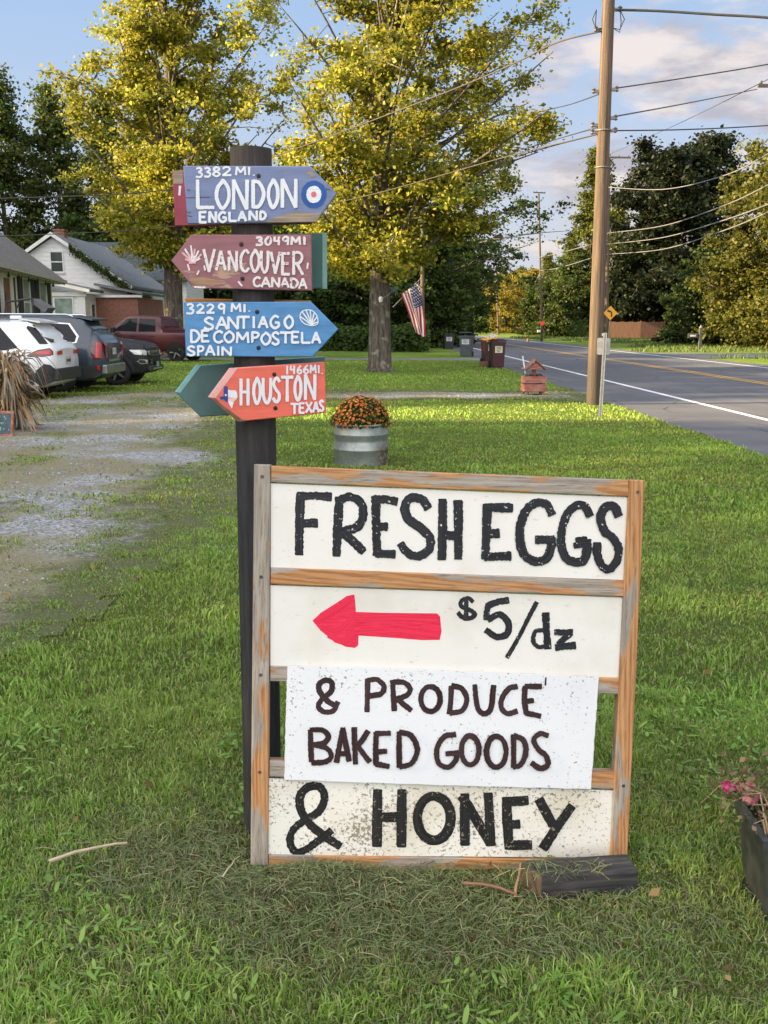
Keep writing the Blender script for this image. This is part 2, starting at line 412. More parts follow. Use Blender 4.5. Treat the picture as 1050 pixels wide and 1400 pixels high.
sheet('far_driveway', [(13.8, 47), (24, 50), (40, 52), (40, 55), (24, 54), (13.8, 56)], path_m, 0.0035, 'grey driveway across the road beside the mailbox', 'driveway')

# ------------------------------------------------------------------ grass
EXC = []     # filled with (x, y, r) places without blades
def blades(x, y, h, w, lean, cols, name_off=0.0):
    n = len(x); a = rng.uniform(0, 2 * math.pi, n); ca, sa = np.cos(a), np.sin(a)
    b = rng.uniform(0, 2 * math.pi, n); lx, ly = np.cos(b) * lean * h, np.sin(b) * lean * h
    V = np.zeros((n, 5, 3)); hw = w / 2
    V[:, 0] = np.stack([x - ca * hw, y - sa * hw, np.full(n, -0.003)], -1); V[:, 1] = np.stack([x + ca * hw, y + sa * hw, np.full(n, -0.003)], -1)
    zm = h * 0.6; V[:, 2] = np.stack([x - ca * hw * .85 + lx * .35, y - sa * hw * .85 + ly * .35, zm], -1); V[:, 3] = np.stack([x + ca * hw * .85 + lx * .35, y + sa * hw * .85 + ly * .35, zm], -1)
    V[:, 4] = np.stack([x + lx, y + ly, h * np.clip(1.05 - lean * .35, .3, 1)], -1)
    F = np.array([(0, 1, 3), (0, 3, 2), (2, 3, 4)])
    T = (F[None] + (np.arange(n) * 5)[:, None, None]).reshape(-1, 3)
    return V.reshape(-1, 3), T, np.repeat(cols, 5, 0)
SPOTS = [(-0.05, 2.68, 0.62, 0.42), (-0.62, 2.62, 0.30, 0.22)]
def dryness(x, y):
    d = np.zeros_like(x)
    d = np.maximum(d, np.exp(-((x - 0.05) / 0.80) ** 2 - ((y - 2.40) / 0.30) ** 2))
    d = np.maximum(d, 0.9 * np.exp(-((x + 0.60) / 0.38) ** 2 - ((y - 2.72) / 0.28) ** 2))
    d = np.maximum(d, 0.35 * np.exp(-((x - 0.7) / 0.5) ** 2 - ((y - 2.1) / 0.5) ** 2))
    return np.clip(d * 0.98 - 0.15 + 0.5 * (fbm(x, y, 0.35, 5) - 0.5), 0, 1)
def scatter(n, r0, r1, half=R(28), pw=1.0):
    u = rng.random(n); r = np.sqrt(r0 ** 2 + (r1 ** 2 - r0 ** 2) * u ** pw); a = rng.uniform(-half, half, n)
    return r * np.sin(a), r * np.cos(a)
def lawn_blades():
    Vs, Ts, Cs = [], [], []; off = 0
    for (n, r0, r1, w0, h0, half) in ((290000, 1.3, 4.2, 0.0036, 0.035, R(47)), (215000, 4.0, 8.5, 0.0062, 0.036, R(38)), (150000, 8.3, 15.5, 0.011, 0.039, R(31)), (26000, 15.3, 20.5, 0.022, 0.044, R(29)), (105000, 20, 45, 0.026, 0.05, R(28))):
        x, y = scatter(n, r0, r1, half)
        sg = soft_gravel(x, y) if r1 > 4.3 else np.zeros_like(x); g = np.clip(1.15 * sg + 1.1 * (fbm(x, y, .30, 55) - .55) * np.minimum(1, sg * 2.2), 0, 1)
        dr = dryness(x, y) if r0 < 4 else np.zeros_like(x)
        roadm = (x > 4.75 - 0.0096 * y)
        pth = (y > 44.0) & (y < 47.3)
        lush = np.clip((fbm(x, y, 0.55 if r0 < 8 else 2.5, 9) - 0.3) * 2.2, 0, 1)
        keep = (~roadm) & (~pth) & (rng.random(n) > np.clip(g * 1.35 - .12, 0, .95)) & (rng.random(n) > dr * 0.86)
        for (ex, ey, er) in EXC: keep &= (x - ex) ** 2 + (y - ey) ** 2 > er * er
        x, y, g, dr, lush = x[keep], y[keep], g[keep], dr[keep], lush[keep]; n = len(x)
        foot = 1 - .75 * np.exp(-((y - 2.60) / .13) ** 2) * ((x > -.5) & (x < .85))
        tuft = fbm(x, y, 0.11 + .012 * r0, 61); tf = np.clip((tuft - .25) * 2.2, 0, 1.1)
        h = foot * (.45 + .85 * tf) * h0 * rng.uniform(0.45, 1.25, n) * (0.7 + 0.6 * lush) * (1 - 0.35 * dr) * (1 - 0.4 * np.minimum(1, g * 2))
        w = w0 * rng.uniform(0.6, 1.4, n) * (1 + 0.5 * (rng.random(n) < 0.12)); lean = rng.uniform(0.1, 1.15, n)
        t = rng.random((n, 1)); big = np.clip((fbm(x, y, 2.6, 40) - .38) * 3.2 + .35 * np.sin((x * .8 + y * .25) * 5.2), 0, 1)[:, None]
        c = np.array([0.135, 0.28, 0.034]) * (1 - t) + np.array([0.265, 0.415, 0.07]) * t
        c = c * (0.70 + 0.42 * lush[:, None] + .22 * (tf[:, None] - .5)); c = c * (1 - 0.35 * big) + np.array([0.26, 0.31, 0.06]) * 0.35 * big
        pale = (rng.random(n) < (.17 if r0 < 5 else .09) + .25 * dr)[:, None]; c = np.where(pale, np.array([0.34, 0.42, 0.13]) * rng.uniform(.6, 1.1, (n, 1)), c)
        dry = ((rng.random(n) < 0.07 + 0.45 * dr + 0.42 * np.minimum(1, g * 2)))[:, None]
        c = np.where(dry, np.array([0.26, 0.24, 0.10]) * rng.uniform(0.5, 1.2, (n, 1)), c)
        if r0 < 3: c = c * np.array([1.16, 1.08, 1.2])
        if r0 > 8: c = c * np.array([1.05, 0.98, 0.9])
        V, T, K = blades(x, y, h, w, lean, c)
        Vs.append(V); Ts.append(T + off); Cs.append(K); off += len(V)
    o = np_mesh('grass', np.concatenate(Vs), np.concatenate(Ts), attr_mat('grass_blade', 0.55, 0.38, 0.3), cols=np.concatenate(Cs))
    tag(o, 'short mown green grass of the front lawn', 'grass', kind='stuff')
def leaf_ovals():       # clover, plantain and dandelion leaves low in the turf
    n = 12000; x, y = scatter(n, 1.4, 4.2, R(38), 1.0)
    k = (fbm(x, y, 0.4, 14) + 0.14 * (x < -0.3) * (y < 2.9) - .04 + .22 * (rng.random(n) - .5) > 0.53) & (dryness(x, y) < 0.35) & (gravel_mask(x, y) < .1); x, y = x[k], y[k]; n = len(x)
    s = rng.uniform(0.003, 0.0085, n) * (1 + 0.10 * y); a = rng.uniform(0, 6.28, n); til = rng.uniform(-0.2, 0.75, n); el = rng.uniform(1.0, 2.8, n)
    u = np.array([(-1, 0), (-.55, -.62), (.35, -.62), (1, 0), (.35, .62), (-.55, .62)], float)
    U = u[None, :, 0] * (s * el)[:, None]; W = u[None, :, 1] * s[:, None]
    z0 = rng.uniform(0.012, 0.042, n)
    V = np.stack([x[:, None] + (U * np.cos(til)[:, None]) * np.cos(a)[:, None] - W * np.sin(a)[:, None], y[:, None] + (U * np.cos(til)[:, None]) * np.sin(a)[:, None] + W * np.cos(a)[:, None], z0[:, None] + U * np.sin(til)[:, None] + np.abs(W) * 0.35 + 0.006], -1)
    F = np.array([(0, 1, 5), (1, 2, 4), (1, 4, 5), (2, 3, 4)]); T = (F[None] + (np.arange(n) * 6)[:, None, None]).reshape(-1, 3)
    t = rng.random((n, 1)); c = np.array([0.10, 0.22, 0.03]) * (1 - t) + np.array([0.25, 0.38, 0.08]) * t
    o = np_mesh('ground_cover', V.reshape(-1, 3), T, attr_mat('grass_blade', 0.55, 0.38, 0.3), cols=np.repeat(c, 6, 0))
    tag(o, 'clover and broad weed leaves low in the near turf', 'ground cover', kind='stuff')
def fallen_leaves():
    n = 140; x, y = scatter(n, 1.6, 12, R(27)); k = (x < 4.4); x, y = x[k], y[k]; n = len(x)
    P = np.stack([x, y, .03 + .02 * rng.random(n)], -1)
    V, T, K = leaf_cloud(P, .032, palette(n, (.16, .10, .05), (.32, .24, .09), rng)); V[:, 2] = np.maximum(V[:, 2], .012)
    o = np_mesh('fallen_leaves', V, T, attr_mat('dry_grass', .8, .1, .2), cols=K); tag(o, 'a few fallen tan and yellow leaves on the lawn', 'fallen leaves', kind='stuff')
def clippings():
    Vs, Ts, Cs = [], [], []; off = 0
    n = 90000; x = rng.uniform(-1.3, 1.4, n); y = rng.uniform(1.4, 3.3, n)
    d = dryness(x, y); k = rng.random(n) < d * 0.75 + 0.05; x, y, d = x[k], y[k], d[k]; n0 = len(x)
    xm = np.clip(rng.normal(-.2, .17, 6000), -.46, .3); ym = 2.50 + .13 * rng.random(6000); x = np.concatenate([x, xm]); y = np.concatenate([y, ym]); n = len(x)
    mound = 0.03 * np.exp(-((x + 0.2) / 0.30) ** 2 - ((y - 2.56) / 0.09) ** 2)
    z = 0.006 + rng.random(n) * 0.016 + mound * rng.uniform(0.2, 1.0, n)
    hm = .062 * np.exp(-((xm + .2) / .20) ** 2) * np.clip(1 - np.abs(ym - 2.585) / .085, 0, 1); z[n0:] = .004 + hm * rng.random(6000) ** .5
    tm = rng.choice(n0, 110, replace=False); x[tm] = rng.uniform(.36, .63, 110); y[tm] = rng.uniform(2.50, 2.575, 110); z[tm] = .073 + .006 * rng.random(110)
    ln = rng.uniform(0.02, 0.075, n); w = rng.uniform(0.0010, 0.0024, n); a = rng.uniform(0, 6.28, n); dz = rng.normal(0, 0.25, n); cv = rng.normal(0, 0.3, n)
    V = np.zeros((n, 6, 3))
    for i, t in enumerate((-.5, 0, .5)):
        aa = a + cv * t
        cx = x + np.cos(aa) * ln * t; cy = y + np.sin(aa) * ln * t; cz = z + dz * ln * t + 0.006 * (i == 1)
        px, py = -np.sin(aa) * w / 2, np.cos(aa) * w / 2
        V[:, 2 * i] = np.stack([cx - px, cy - py, cz], -1); V[:, 2 * i + 1] = np.stack([cx + px, cy + py, cz + w * .4], -1)
    F = np.array([(0, 1, 3), (0, 3, 2), (2, 3, 5), (2, 5, 4)]); T = (F[None] + (np.arange(n) * 6)[:, None, None]).reshape(-1, 3)
    t = rng.random((n, 1)); t2 = rng.random((n, 1))
    c = np.array([0.095, 0.13, 0.05]) * (1 - t) + np.array([0.21, 0.245, 0.115]) * t
    c = np.where(t2 < 0.05, np.array([0.32, 0.27, 0.15]), np.where(t2 > 0.88, np.array([0.10, 0.065, 0.035]), c))
    o = np_mesh('grass_clippings', V.reshape(-1, 3), T, attr_mat('dry_grass', 0.8, 0.1, 0.2), cols=np.repeat(c, 6, 0))
    tag(o, 'dried grey green grass clippings heaped before the farm sign', 'grass clippings', kind='stuff')
# ------------------------------------------------------------------ brush lettering
class Plane:
    """a flat sign: local x to the right, z up, y backwards; front face at y = 0"""
    def __init__(s, O, ex, ez):
        s.O = Vector(O); s.ex = Vector(ex).normalized(); s.n = s.ex.cross(Vector(ez)).normalized(); s.ez = s.n.cross(s.ex) * 1.0
        s.ez = s.ez.normalized()
        if s.ez.dot(Vector(ez)) < 0: s.ez = -s.ez
        s.yb = s.ez.cross(s.ex)                                  # backwards
        if s.yb.y < 0: s.yb = -s.yb
        s.M = Matrix((s.ex, s.yb, s.ez)).transposed().to_4x4(); s.M.translation = s.O
    def px(s, px, py, y=0.0):
        d = ray(px, py); o = s.O + s.yb * y
        t = (o - CAMP).dot(s.yb) / d.dot(s.yb); p = CAMP + d * t - s.O
        return (p.dot(s.ex), p.dot(s.ez))
def smooth_path(pts, closed=False, step=1.0):
    P = np.array(pts, float)
    if len(P) == 2:
        n = max(2, int(np.hypot(*(P[1] - P[0])) / step)); t = np.linspace(0, 1, n + 1)[:, None]; return P[0] * (1 - t) + P[1] * t
    if closed: Q = np.vstack([P[-1], P, P[0], P[1]])
    else: Q = np.vstack([2 * P[0] - P[1], P, 2 * P[-1] - P[-2]])
    out = []
    for i in range(1, len(Q) - 2):
        a, b, c, d = Q[i - 1], Q[i], Q[i + 1], Q[i + 2]; n = max(2, int(np.hypot(*(c - b)) / step))
        for t in np.linspace(0, 1, n, endpoint=False):
            out.append(0.5 * (2 * b + (c - a) * t + (2 * a - 5 * b + 4 * c - d) * t * t + (3 * b - a - 3 * c + d) * t ** 3))
    out.append(Q[-2]); return np.array(out)
class Brush:
    """collects painted strokes (photo pixels) on a plane as thin ribbons with ragged edges"""
    def __init__(s, pl, y0): s.pl = pl; s.mb = MB(); s.uv = []; s.y = y0; s.k = 0
    def stroke(s, pts, w, closed=False, rag=0.15, mi=0, taper=True, off=(0, 0), sc=1.0):
        pts = [(off[0] + p[0] * sc, off[1] + p[1] * sc) for p in pts]
        P = smooth_path(pts, closed, max(0.5, w * 0.12)); n = len(P)
        T = np.gradient(P, axis=0); T /= np.linalg.norm(T, axis=1)[:, None] + 1e-9
        # rounded start and end
        if taper and not closed:
            e = w * 0.14; P = np.vstack([P[0] - T[0] * e, P[0] - T[0] * e * .7, P, P[-1] + T[-1] * e * .7, P[-1] + T[-1] * e]); T = np.vstack([T[0], T[0], T, T[-1], T[-1]])
        n = len(P); N = np.stack([-T[:, 1], T[:, 0]], 1)
        ww = np.full(n, w / 2.0)
        if taper and not closed: ww[0] *= .78; ww[1] *= .95; ww[-1] *= .74; ww[-2] *= .93
        r = np.array([random.uniform(-1, 1) for _ in range(2 * n)]).reshape(2, n)
        r = (r + np.roll(r, 1, 1)) / 2; lowf = np.sin(np.arange(n) / max(4, n / 5) + random.uniform(0, 6)) * 0.06
        if closed: r[:, -1] = r[:, 0]; lowf[:] = 0; T[-1] = T[0]
        A = P + N * (ww * (1 + rag * r[0] + lowf))[:, None]; B = P - N * (ww * (1 + rag * r[1] + lowf))[:, None]
        s.k += 1; y = s.y - 0.00012 * s.k; vs = []; L = 0
        for i in range(n):
            yy = y - 0.00008 * i / n
            for Q, v in ((A[i], 1.0), (P[i], 0.5), (B[i], 0.0)):
                u, z = s.pl.px(Q[0], Q[1], yy); vs.append((u, yy, z)); s.uv.append((L * 0.01 + s.k * 1.7, v + s.k * 3.1))
            if i < n - 1: L += float(np.hypot(*(P[i + 1] - P[i]))) / w
        fs = []
        for i in range(n - 1):
            fs += [(3 * i, 3 * i + 1, 3 * i + 4, 3 * i + 3), (3 * i + 1, 3 * i + 2, 3 * i + 5, 3 * i + 4)]
        s.mb.add(vs, fs, mi); return s
    def fill(s, pts, mi=0, smooth=False):
        s.k += 1; y = s.y - 0.00012 * s.k
        if smooth: pts = smooth_path(pts, True, 1.0)[:-1]
        vs = []
        for Q in pts:
            u, z = s.pl.px(Q[0], Q[1], y); vs.append((u, y, z)); s.uv.append((u * 3 + s.k, z * 30))
        s.mb.add(vs, [tuple(range(len(vs)))], mi); return s
    def build(s, name, mats, parent): return s.mb.build(name, mats, parent, uvs=s.uv, fix=False)

def paint_mat(name, col, col2, chip=None, chip_amt=0.0, rough=0.4):
    if name in _mc: return _mc[name]
    m, nt, N, L, P = nodes_of(name)
    uv = coords(nt, 'UV', (6, 9, 1)); n = noise(nt, uv, 1.0, 4, 0.6); o = coords(nt); n2 = noise(nt, o, 95, 3, 0.6)
    c = mixc(nt, ramp(nt, n, 0.35, 0.7), col, col2)
    if chip: c = mixc(nt, ramp(nt, n2, chip_amt, chip_amt + 0.03), c, chip)
    L(c, P.inputs['Base Color']); P.inputs['Roughness'].default_value = rough; P.inputs['Specular IOR Level'].default_value = .22; bump(nt, n, 0.25, 0.002)
    _mc[name] = m; return m
def board_mat(name, col, dirt, amt, speck=0.0, rough=0.45):
    m, nt, N, L, P = nodes_of(name); v = coords(nt)
    a = noise(nt, v, 3.5, 5); b = noise(nt, v, 90, 3, 0.7); c2 = noise(nt, coords(nt, 'Object', (1, 1, 2.2)), 38, 5, 0.75)
    c = mixc(nt, mth(nt, 'MULTIPLY', ramp(nt, a, 0.45, 0.75), amt), col, dirt)
    c = mixc(nt, mth(nt, 'MULTIPLY', ramp(nt, c2, 0.60, 0.70), 0.34 + speck * .55), c, (0.30, 0.26, 0.20))
    if speck: c = mixc(nt, mth(nt, 'MULTIPLY', ramp(nt, mth(nt, 'ADD', b, mth(nt, 'MULTIPLY', noise(nt, coords(nt), 5.0, 4), .5)), 0.955 - 0.16 * speck, 1.02 - 0.14 * speck), 0.75), c, (0.11, 0.08, 0.05))
    L(c, P.inputs['Base Color']); P.inputs['Roughness'].default_value = rough; bump(nt, b, 0.06, 0.002); return m
def wood_mat(name, axis, seed, thr=0.5, dark=1.0):
    m, nt, N, L, P = nodes_of(name)
    st = {'x': (1.2, 26, 26), 'z': (26, 26, 1.2)}[axis]; lo = {'x': (2.2, 9, 9), 'z': (9, 9, 2.2)}[axis]
    off = (seed * 3.1, seed * 1.7, seed * 2.3)
    grain = noise(nt, coords(nt, 'Object', st, off), 3.2, 6, 0.65); fine = noise(nt, coords(nt, 'Object', tuple(s * 2.2 for s in st), off), 5, 3, 0.7)
    msk = noise(nt, coords(nt, 'Object', lo, off), 1.6, 4, 0.5)
    wv = add(nt, 'ShaderNodeTexWave', wave_type='RINGS', rings_direction='Y'); L(coords(nt, 'Object', {'x': (0.9, 9, 14), 'z': (14, 9, 0.9)}[axis], off), wv.inputs['Vector'])
    wv.inputs['Scale'].default_value = 2.2; wv.inputs['Distortion'].default_value = 6.0; wv.inputs['Detail'].default_value = 2
    orange = mixc(nt, ramp(nt, wv.outputs[0], 0.2, 0.9), (0.46, 0.235, 0.095), (0.33, 0.135, 0.045)); orange = mixc(nt, ramp(nt, grain, 0.4, 0.75), orange, (0.52, 0.30, 0.14))
    grey = mixc(nt, ramp(nt, grain, 0.3, 0.7), (0.40, 0.355, 0.30), (0.22, 0.19, 0.16))
    c = mixc(nt, ramp(nt, msk, thr - 0.03, thr + 0.03), grey, orange)
    c = mixc(nt, mth(nt, 'MULTIPLY', ramp(nt, fine, 0.53, 0.66), 0.62), c, (0.13, 0.08, 0.045))
    L(c, P.inputs['Base Color']); P.inputs['Roughness'].default_value = 0.75; bump(nt, grain, 0.35, 0.004); return m

# ------------------------------------------------------------------ the farm sign
def farm_sign():
    yaw, lean, roll = R(1.63), R(6.0), R(1.78)
    ex0 = Vector((math.cos(yaw), math.sin(yaw), 0)); n0 = Vector((math.sin(yaw), -math.cos(yaw), 0))
    up = Vector((0, 0, math.cos(lean))) - n0 * math.sin(lean)
    ex = ex0 * math.cos(roll) - up * math.sin(roll); ez = ex0 * math.sin(roll) + up * math.cos(roll)
    K = .968; pl = Plane((-0.408 * K, 2.735 * K, HC + (0.015 - HC) * K), ex, ez)
    root = empty('farm_sign', (0, 0, 0), 'big white framed farm sign with black hand painted words and red arrow', 'sign')
    root.matrix_world = pl.M
    def bar(name, q, y0, y1, mat, label=None):
        pts = [pl.px(a, b, 0) for a, b in q]                     # photo corners -> board corners
        us = [p[0] for p in pts]; c = (sum(us) / 4, 0, sum(p[1] for p in pts) / 4)
        mb = MB(); n = len(pts); b = 0.0025
        fr = [Vector((u, y0, z)) for u, z in pts]; cc = sum(fr, Vector()) / 4
        inner = [p + Vector(((b if p.x < cc.x else -b), 0, (b if p.z < cc.z else -b))) for p in fr]
        mid = [p + Vector((0, b, 0)) for p in fr]; bk = [p + Vector((0, y1 - y0, 0)) for p in fr]
        vs = inner + mid + bk; fs = [(0, 1, 2, 3), (11, 10, 9, 8)]
        for i in range(4):
            j = (i + 1) % 4; fs += [(i, j, 4 + j, 4 + i), (4 + i, 4 + j, 8 + j, 8 + i)]
        mb.add(vs, fs); o = mb.build(name, mat, root, loc=c)
        if label: o['label'] = label
        return o
    D = 0.038
    bar('frame_post', [(347.2, 635), (369.6, 635.5), (366.2, 1184), (342.4, 1183)], 0, D, wood_mat('wood_post_a', 'z', 1, 0.56))
    bar('frame_post', [(860.5, 656), (882, 657), (857.4, 1186), (834, 1185)], 0, D, wood_mat('wood_post_b', 'z', 5, 0.36))
    bar('rail', [(370.4, 637), (860, 656.5), (860, 679), (370.4, 659.5)], 0.002, D, wood_mat('wood_rail_a', 'x', 2, 0.42))
    bar('rail', [(370, 776), (854, 794), (853.5, 816), (369.6, 799)], 0.002, D, wood_mat('wood_rail_b', 'x', 3, 0.46))
    bar('rail', [(369.0, 911), (847.5, 927.5), (847, 950), (369, 932)], 0.0045, D, wood_mat('wood_rail_c', 'x', 4, 0.5))
    bar('rail', [(368, 1041), (841.5, 1057), (841, 1080), (367.8, 1063)], 0.0045, D, wood_mat('wood_rail_d', 'x', 6, 0.54))
    bar('rail', [(366.8, 1169.5), (838, 1178), (838, 1200), (366.6, 1194)], 0.004, D, wood_mat('wood_rail_e', 'x', 7, 0.45))
    cream = board_mat('panel_cream', (0.76, 0.745, 0.705), (0.64, 0.60, 0.53), 0.7)
    cream2 = board_mat('panel_cream_b', (0.75, 0.735, 0.695), (0.62, 0.58, 0.51), 0.8)
    bluew = board_mat('panel_white', (0.73, 0.75, 0.79), (0.66, 0.68, 0.72), 0.6, 0.4)
    dirty = board_mat('panel_dirty', (0.76, 0.74, 0.67), (0.60, 0.55, 0.43), 0.85, 0.95)
    black = paint_mat('paint_black', (0.008, 0.009, 0.012), (0.035, 0.037, 0.045), (0.6, 0.58, 0.55), 0.66, 0.5)
    black2 = paint_mat('paint_black_b', (0.008, 0.009, 0.009), (0.03, 0.03, 0.03), (0.22, 0.19, 0.13), 0.62, 0.6)
    maroon = paint_mat('paint_maroon_black', (0.018, 0.007, 0.009), (0.075, 0.045, 0.05), None, 0, 0.35)
    red = paint_mat('paint_red', (0.80, 0.035, 0.09), (0.60, 0.012, 0.05), None, 0, 0.45)
    def panel(q, y0, y1, mat, wig=0.0, label=None):
        e = []
        for i in range(len(q)):                                  # slightly uneven edges
            a, b = np.array(q[i]), np.array(q[(i + 1) % len(q)]); m_ = 14 if wig else 1
            for k in range(m_):
                t = k / m_; p = a * (1 - t) + b * t
                if k: p = p + np.array([random.uniform(-wig, wig), random.uniform(-wig, wig)])
                e.append(p)
        pts = [pl.px(a, b, y0) for a, b in e]
        mb = MB(); mb.prism([(u, y0, z) for u, z in pts], (0, y1 - y0, 0)); o = mb.build('panel', mat, root)
        if label: o['label'] = label
        return o
    p1 = panel([(370.2, 660.8), (861, 680), (854.5, 793), (370.2, 775.5)], 0.010, 0.019, cream, label='cream panel reading FRESH EGGS')
    p2 = panel([(369.8, 800), (853.5, 817), (847.6, 926.8), (369.6, 910.4)], 0.010, 0.019, cream2, label='cream panel with a red arrow and a price')
    p4 = panel([(367.6, 1064), (841, 1081), (836, 1172.5), (366.8, 1169)], 0.010, 0.019, dirty, label='dirt splashed panel reading HONEY')
    p3 = panel([(393, 910.5), (520, 914), (660, 919), (819, 925.5), (813.5, 1000), (808, 1079), (640, 1074.5), (388.5, 1066), (390.5, 985)], -0.0012, 0.0035, bluew, 0.45, label='loose white sheet reading PRODUCE and BAKED GOODS')
    S = 0.285714
    # FRESH EGGS
    B = Brush(pl, 0.0095); o1, o2 = (320, 620), (600, 640); w = 12.2
    for p in ([(317, 200), (313, 340), (312, 482)], [(305, 206), (380, 203), (463, 208)], [(330, 336), (396, 333)],
              [(504, 212), (496, 350), (490, 488)], [(505, 222), (555, 208), (605, 235), (618, 295), (590, 350), (515, 375)], [(530, 388), (575, 425), (618, 470)],
              [(678, 208), (680, 340), (684, 484)], [(672, 222), (720, 220), (778, 230)], [(690, 350), (732, 350)], [(680, 478), (768, 482)],
              [(928, 262), (900, 222), (850, 212), (818, 250), (832, 310), (890, 355), (938, 405), (930, 462), (872, 492), (820, 466), (798, 432)],
              [(998, 222), (998, 360), (994, 505)]): B.stroke(p, w, off=o1, sc=S)
    for p in ([(92, 158), (94, 300), (92, 432)], [(30, 322), (88, 322)],
              [(232, 176), (228, 300), (222, 432)], [(228, 188), (350, 190)], [(240, 315), (286, 312)], [(222, 424), (342, 420)],
              [(540, 222), (520, 178), (470, 166), (420, 200), (392, 270), (387, 340), (408, 410), (458, 446), (512, 434), (536, 385), (540, 335)], [(466, 342), (548, 344)],
              [(724, 228), (700, 186), (660, 178), (615, 218), (590, 290), (586, 360), (606, 425), (652, 450), (694, 440), (708, 395), (708, 345)], [(660, 352), (706, 346)], [(664, 360), (666, 378)],
              [(860, 228), (840, 186), (800, 186), (774, 232), (790, 296), (838, 340), (860, 390), (848, 450), (812, 484), (776, 460), (758, 410), (758, 360)]): B.stroke(p, w, off=o2, sc=S)
    B.build('lettering', black, p1)
    # arrow and price
    B = Brush(pl, 0.0095); oc = o1
    B.fill([(320 + x * S, 620 + y * S) for x, y in ((375, 800), (415, 762), (490, 715), (540, 682), (576, 674), (581, 720), (583, 758), (700, 762), (850, 764), (972, 765), (986, 780), (990, 828), (993, 850), (984, 892), (900, 893), (760, 882), (596, 871), (594, 918), (578, 930), (535, 925), (470, 893), (412, 845))])
    for p in ([(400, 805), (480, 760), (560, 700)], [(420, 835), (500, 850), (565, 790)], [(455, 868), (520, 900), (575, 850)], [(600, 790), (780, 785), (970, 790)], [(605, 850), (780, 845), (975, 868)]):
        B.stroke(p, 9, off=o1, sc=S)
    B.build('arrow_painting', red, p2)
    B = Brush(pl, 0.0095)
    for p, ww in (([(163, 640), (140, 622), (108, 636), (108, 662), (150, 680), (172, 700), (150, 718), (112, 712), (92, 692)], 6.2), ([(132, 625), (130, 728)], 6.5),
                  ([(332, 632), (285, 640), (240, 656)], 9.5), ([(238, 652), (230, 690), (228, 724)], 9), ([(236, 726), (290, 700), (332, 740), (326, 792), (276, 808), (226, 775)], 9),
                  ([(468, 642), (430, 715), (400, 775), (362, 845), (326, 906)], 6.2), ([(511, 695), (515, 780), (522, 862)], 10.5), ([(500, 775), (462, 782), (452, 828), (478, 856), (510, 850)], 6.0),
                  ([(556, 786), (638, 786)], 9.0), ([(628, 792), (572, 842)], 9.0), ([(560, 858), (652, 848)], 10)): B.stroke(p, ww, off=o2, sc=S)
    B.build('lettering', black, p2)
    # loose sheet
    B = Brush(pl, -0.0017); o3, o4 = (330, 890), (600, 890); w = 7.6
    def ell(cx, cy, rx, ry): return [(cx + rx * math.sin(t), cy - ry * math.cos(t)) for t in np.linspace(0.15, 2 * math.pi + 0.3, 13)]
    for p in ([(462, 245), (440, 285), (400, 292), (370, 270), (382, 235), (428, 195), (432, 152), (402, 140), (372, 160), (376, 196), (412, 240), (452, 262)],
              [(605, 135), (603, 210), (601, 290)], [(606, 140), (650, 138), (682, 168), (668, 204), (612, 216)],
              [(724, 142), (727, 210), (732, 285)], [(728, 148), (780, 152), (808, 184), (788, 214), (742, 230)], [(752, 236), (812, 284)], ell(905, 230, 46, 60)): B.stroke(p, w, off=o3, sc=S, rag=.14)
    for p in ([(60, 170), (57, 235), (50, 300)], [(62, 166), (108, 180), (134, 230), (112, 284), (54, 298)], [(172, 163), (178, 230), (192, 284), (222, 300), (250, 270), (262, 166)],
              [(374, 170), (336, 180), (302, 228), (300, 274), (330, 300), (374, 288)], [(412, 170), (410, 235), (418, 300)], [(414, 170), (490, 170)], [(425, 240), (452, 238)], [(418, 297), (486, 312)]): B.stroke(p, w, off=o4, sc=S, rag=.14)
    B.stroke([(512, 128), (510, 164)], 2.2, off=o4, sc=S)
    for p in ([(330, 380), (332, 450), (336, 528)], [(330, 378), (388, 380), (416, 408), (396, 440), (342, 450)], [(346, 448), (408, 466), (430, 502), (404, 530), (338, 536)],
              [(455, 532), (470, 450), (486, 370)], [(486, 370), (500, 450), (516, 526)], [(468, 492), (508, 492)], [(540, 368), (542, 450), (546, 540)], [(606, 384), (580, 425), (552, 458)], [(556, 452), (584, 492), (614, 530)],
              [(645, 392), (643, 470), (645, 545)], [(642, 396), (712, 394)], [(655, 482), (694, 480)], [(645, 542), (706, 552)], [(755, 388), (755, 470), (756, 556)], [(757, 388), (812, 406), (842, 470), (816, 536), (758, 556)],
              [(1024, 400), (972, 410), (936, 468), (944, 536), (990, 556), (1026, 522), (1030, 490)], [(980, 492), (1038, 488)]): B.stroke(p, w, off=o3, sc=S, rag=.14)
    for p in (ell(150, 475, 42, 70), ell(275, 482, 47, 74), [(358, 402), (358, 480), (358, 556)], [(360, 404), (406, 430), (416, 488), (392, 544), (356, 556)],
              [(522, 405), (484, 396), (455, 424), (474, 468), (514, 504), (520, 546), (486, 562), (444, 536)]): B.stroke(p, w, off=o4, sc=S, rag=.14)
    B.build('lettering', maroon, p3)
    # & HONEY
    B = Brush(pl, 0.0095); w = 13.2
    B.stroke([(472, 934), (400, 888), (322, 822), (282, 750), (284, 688), (324, 650), (376, 652), (398, 702), (370, 768), (300, 812), (244, 862), (234, 920), (262, 962), (312, 948), (378, 900), (430, 860)], 11, off=o3, sc=S)
    for p in ([(652, 668), (650, 800), (648, 932)], [(768, 668), (767, 800), (766, 934)], [(662, 796), (758, 795)], ell(922, 800, 80, 106)): B.stroke(p, 13.5, off=o3, sc=S, rag=.06)
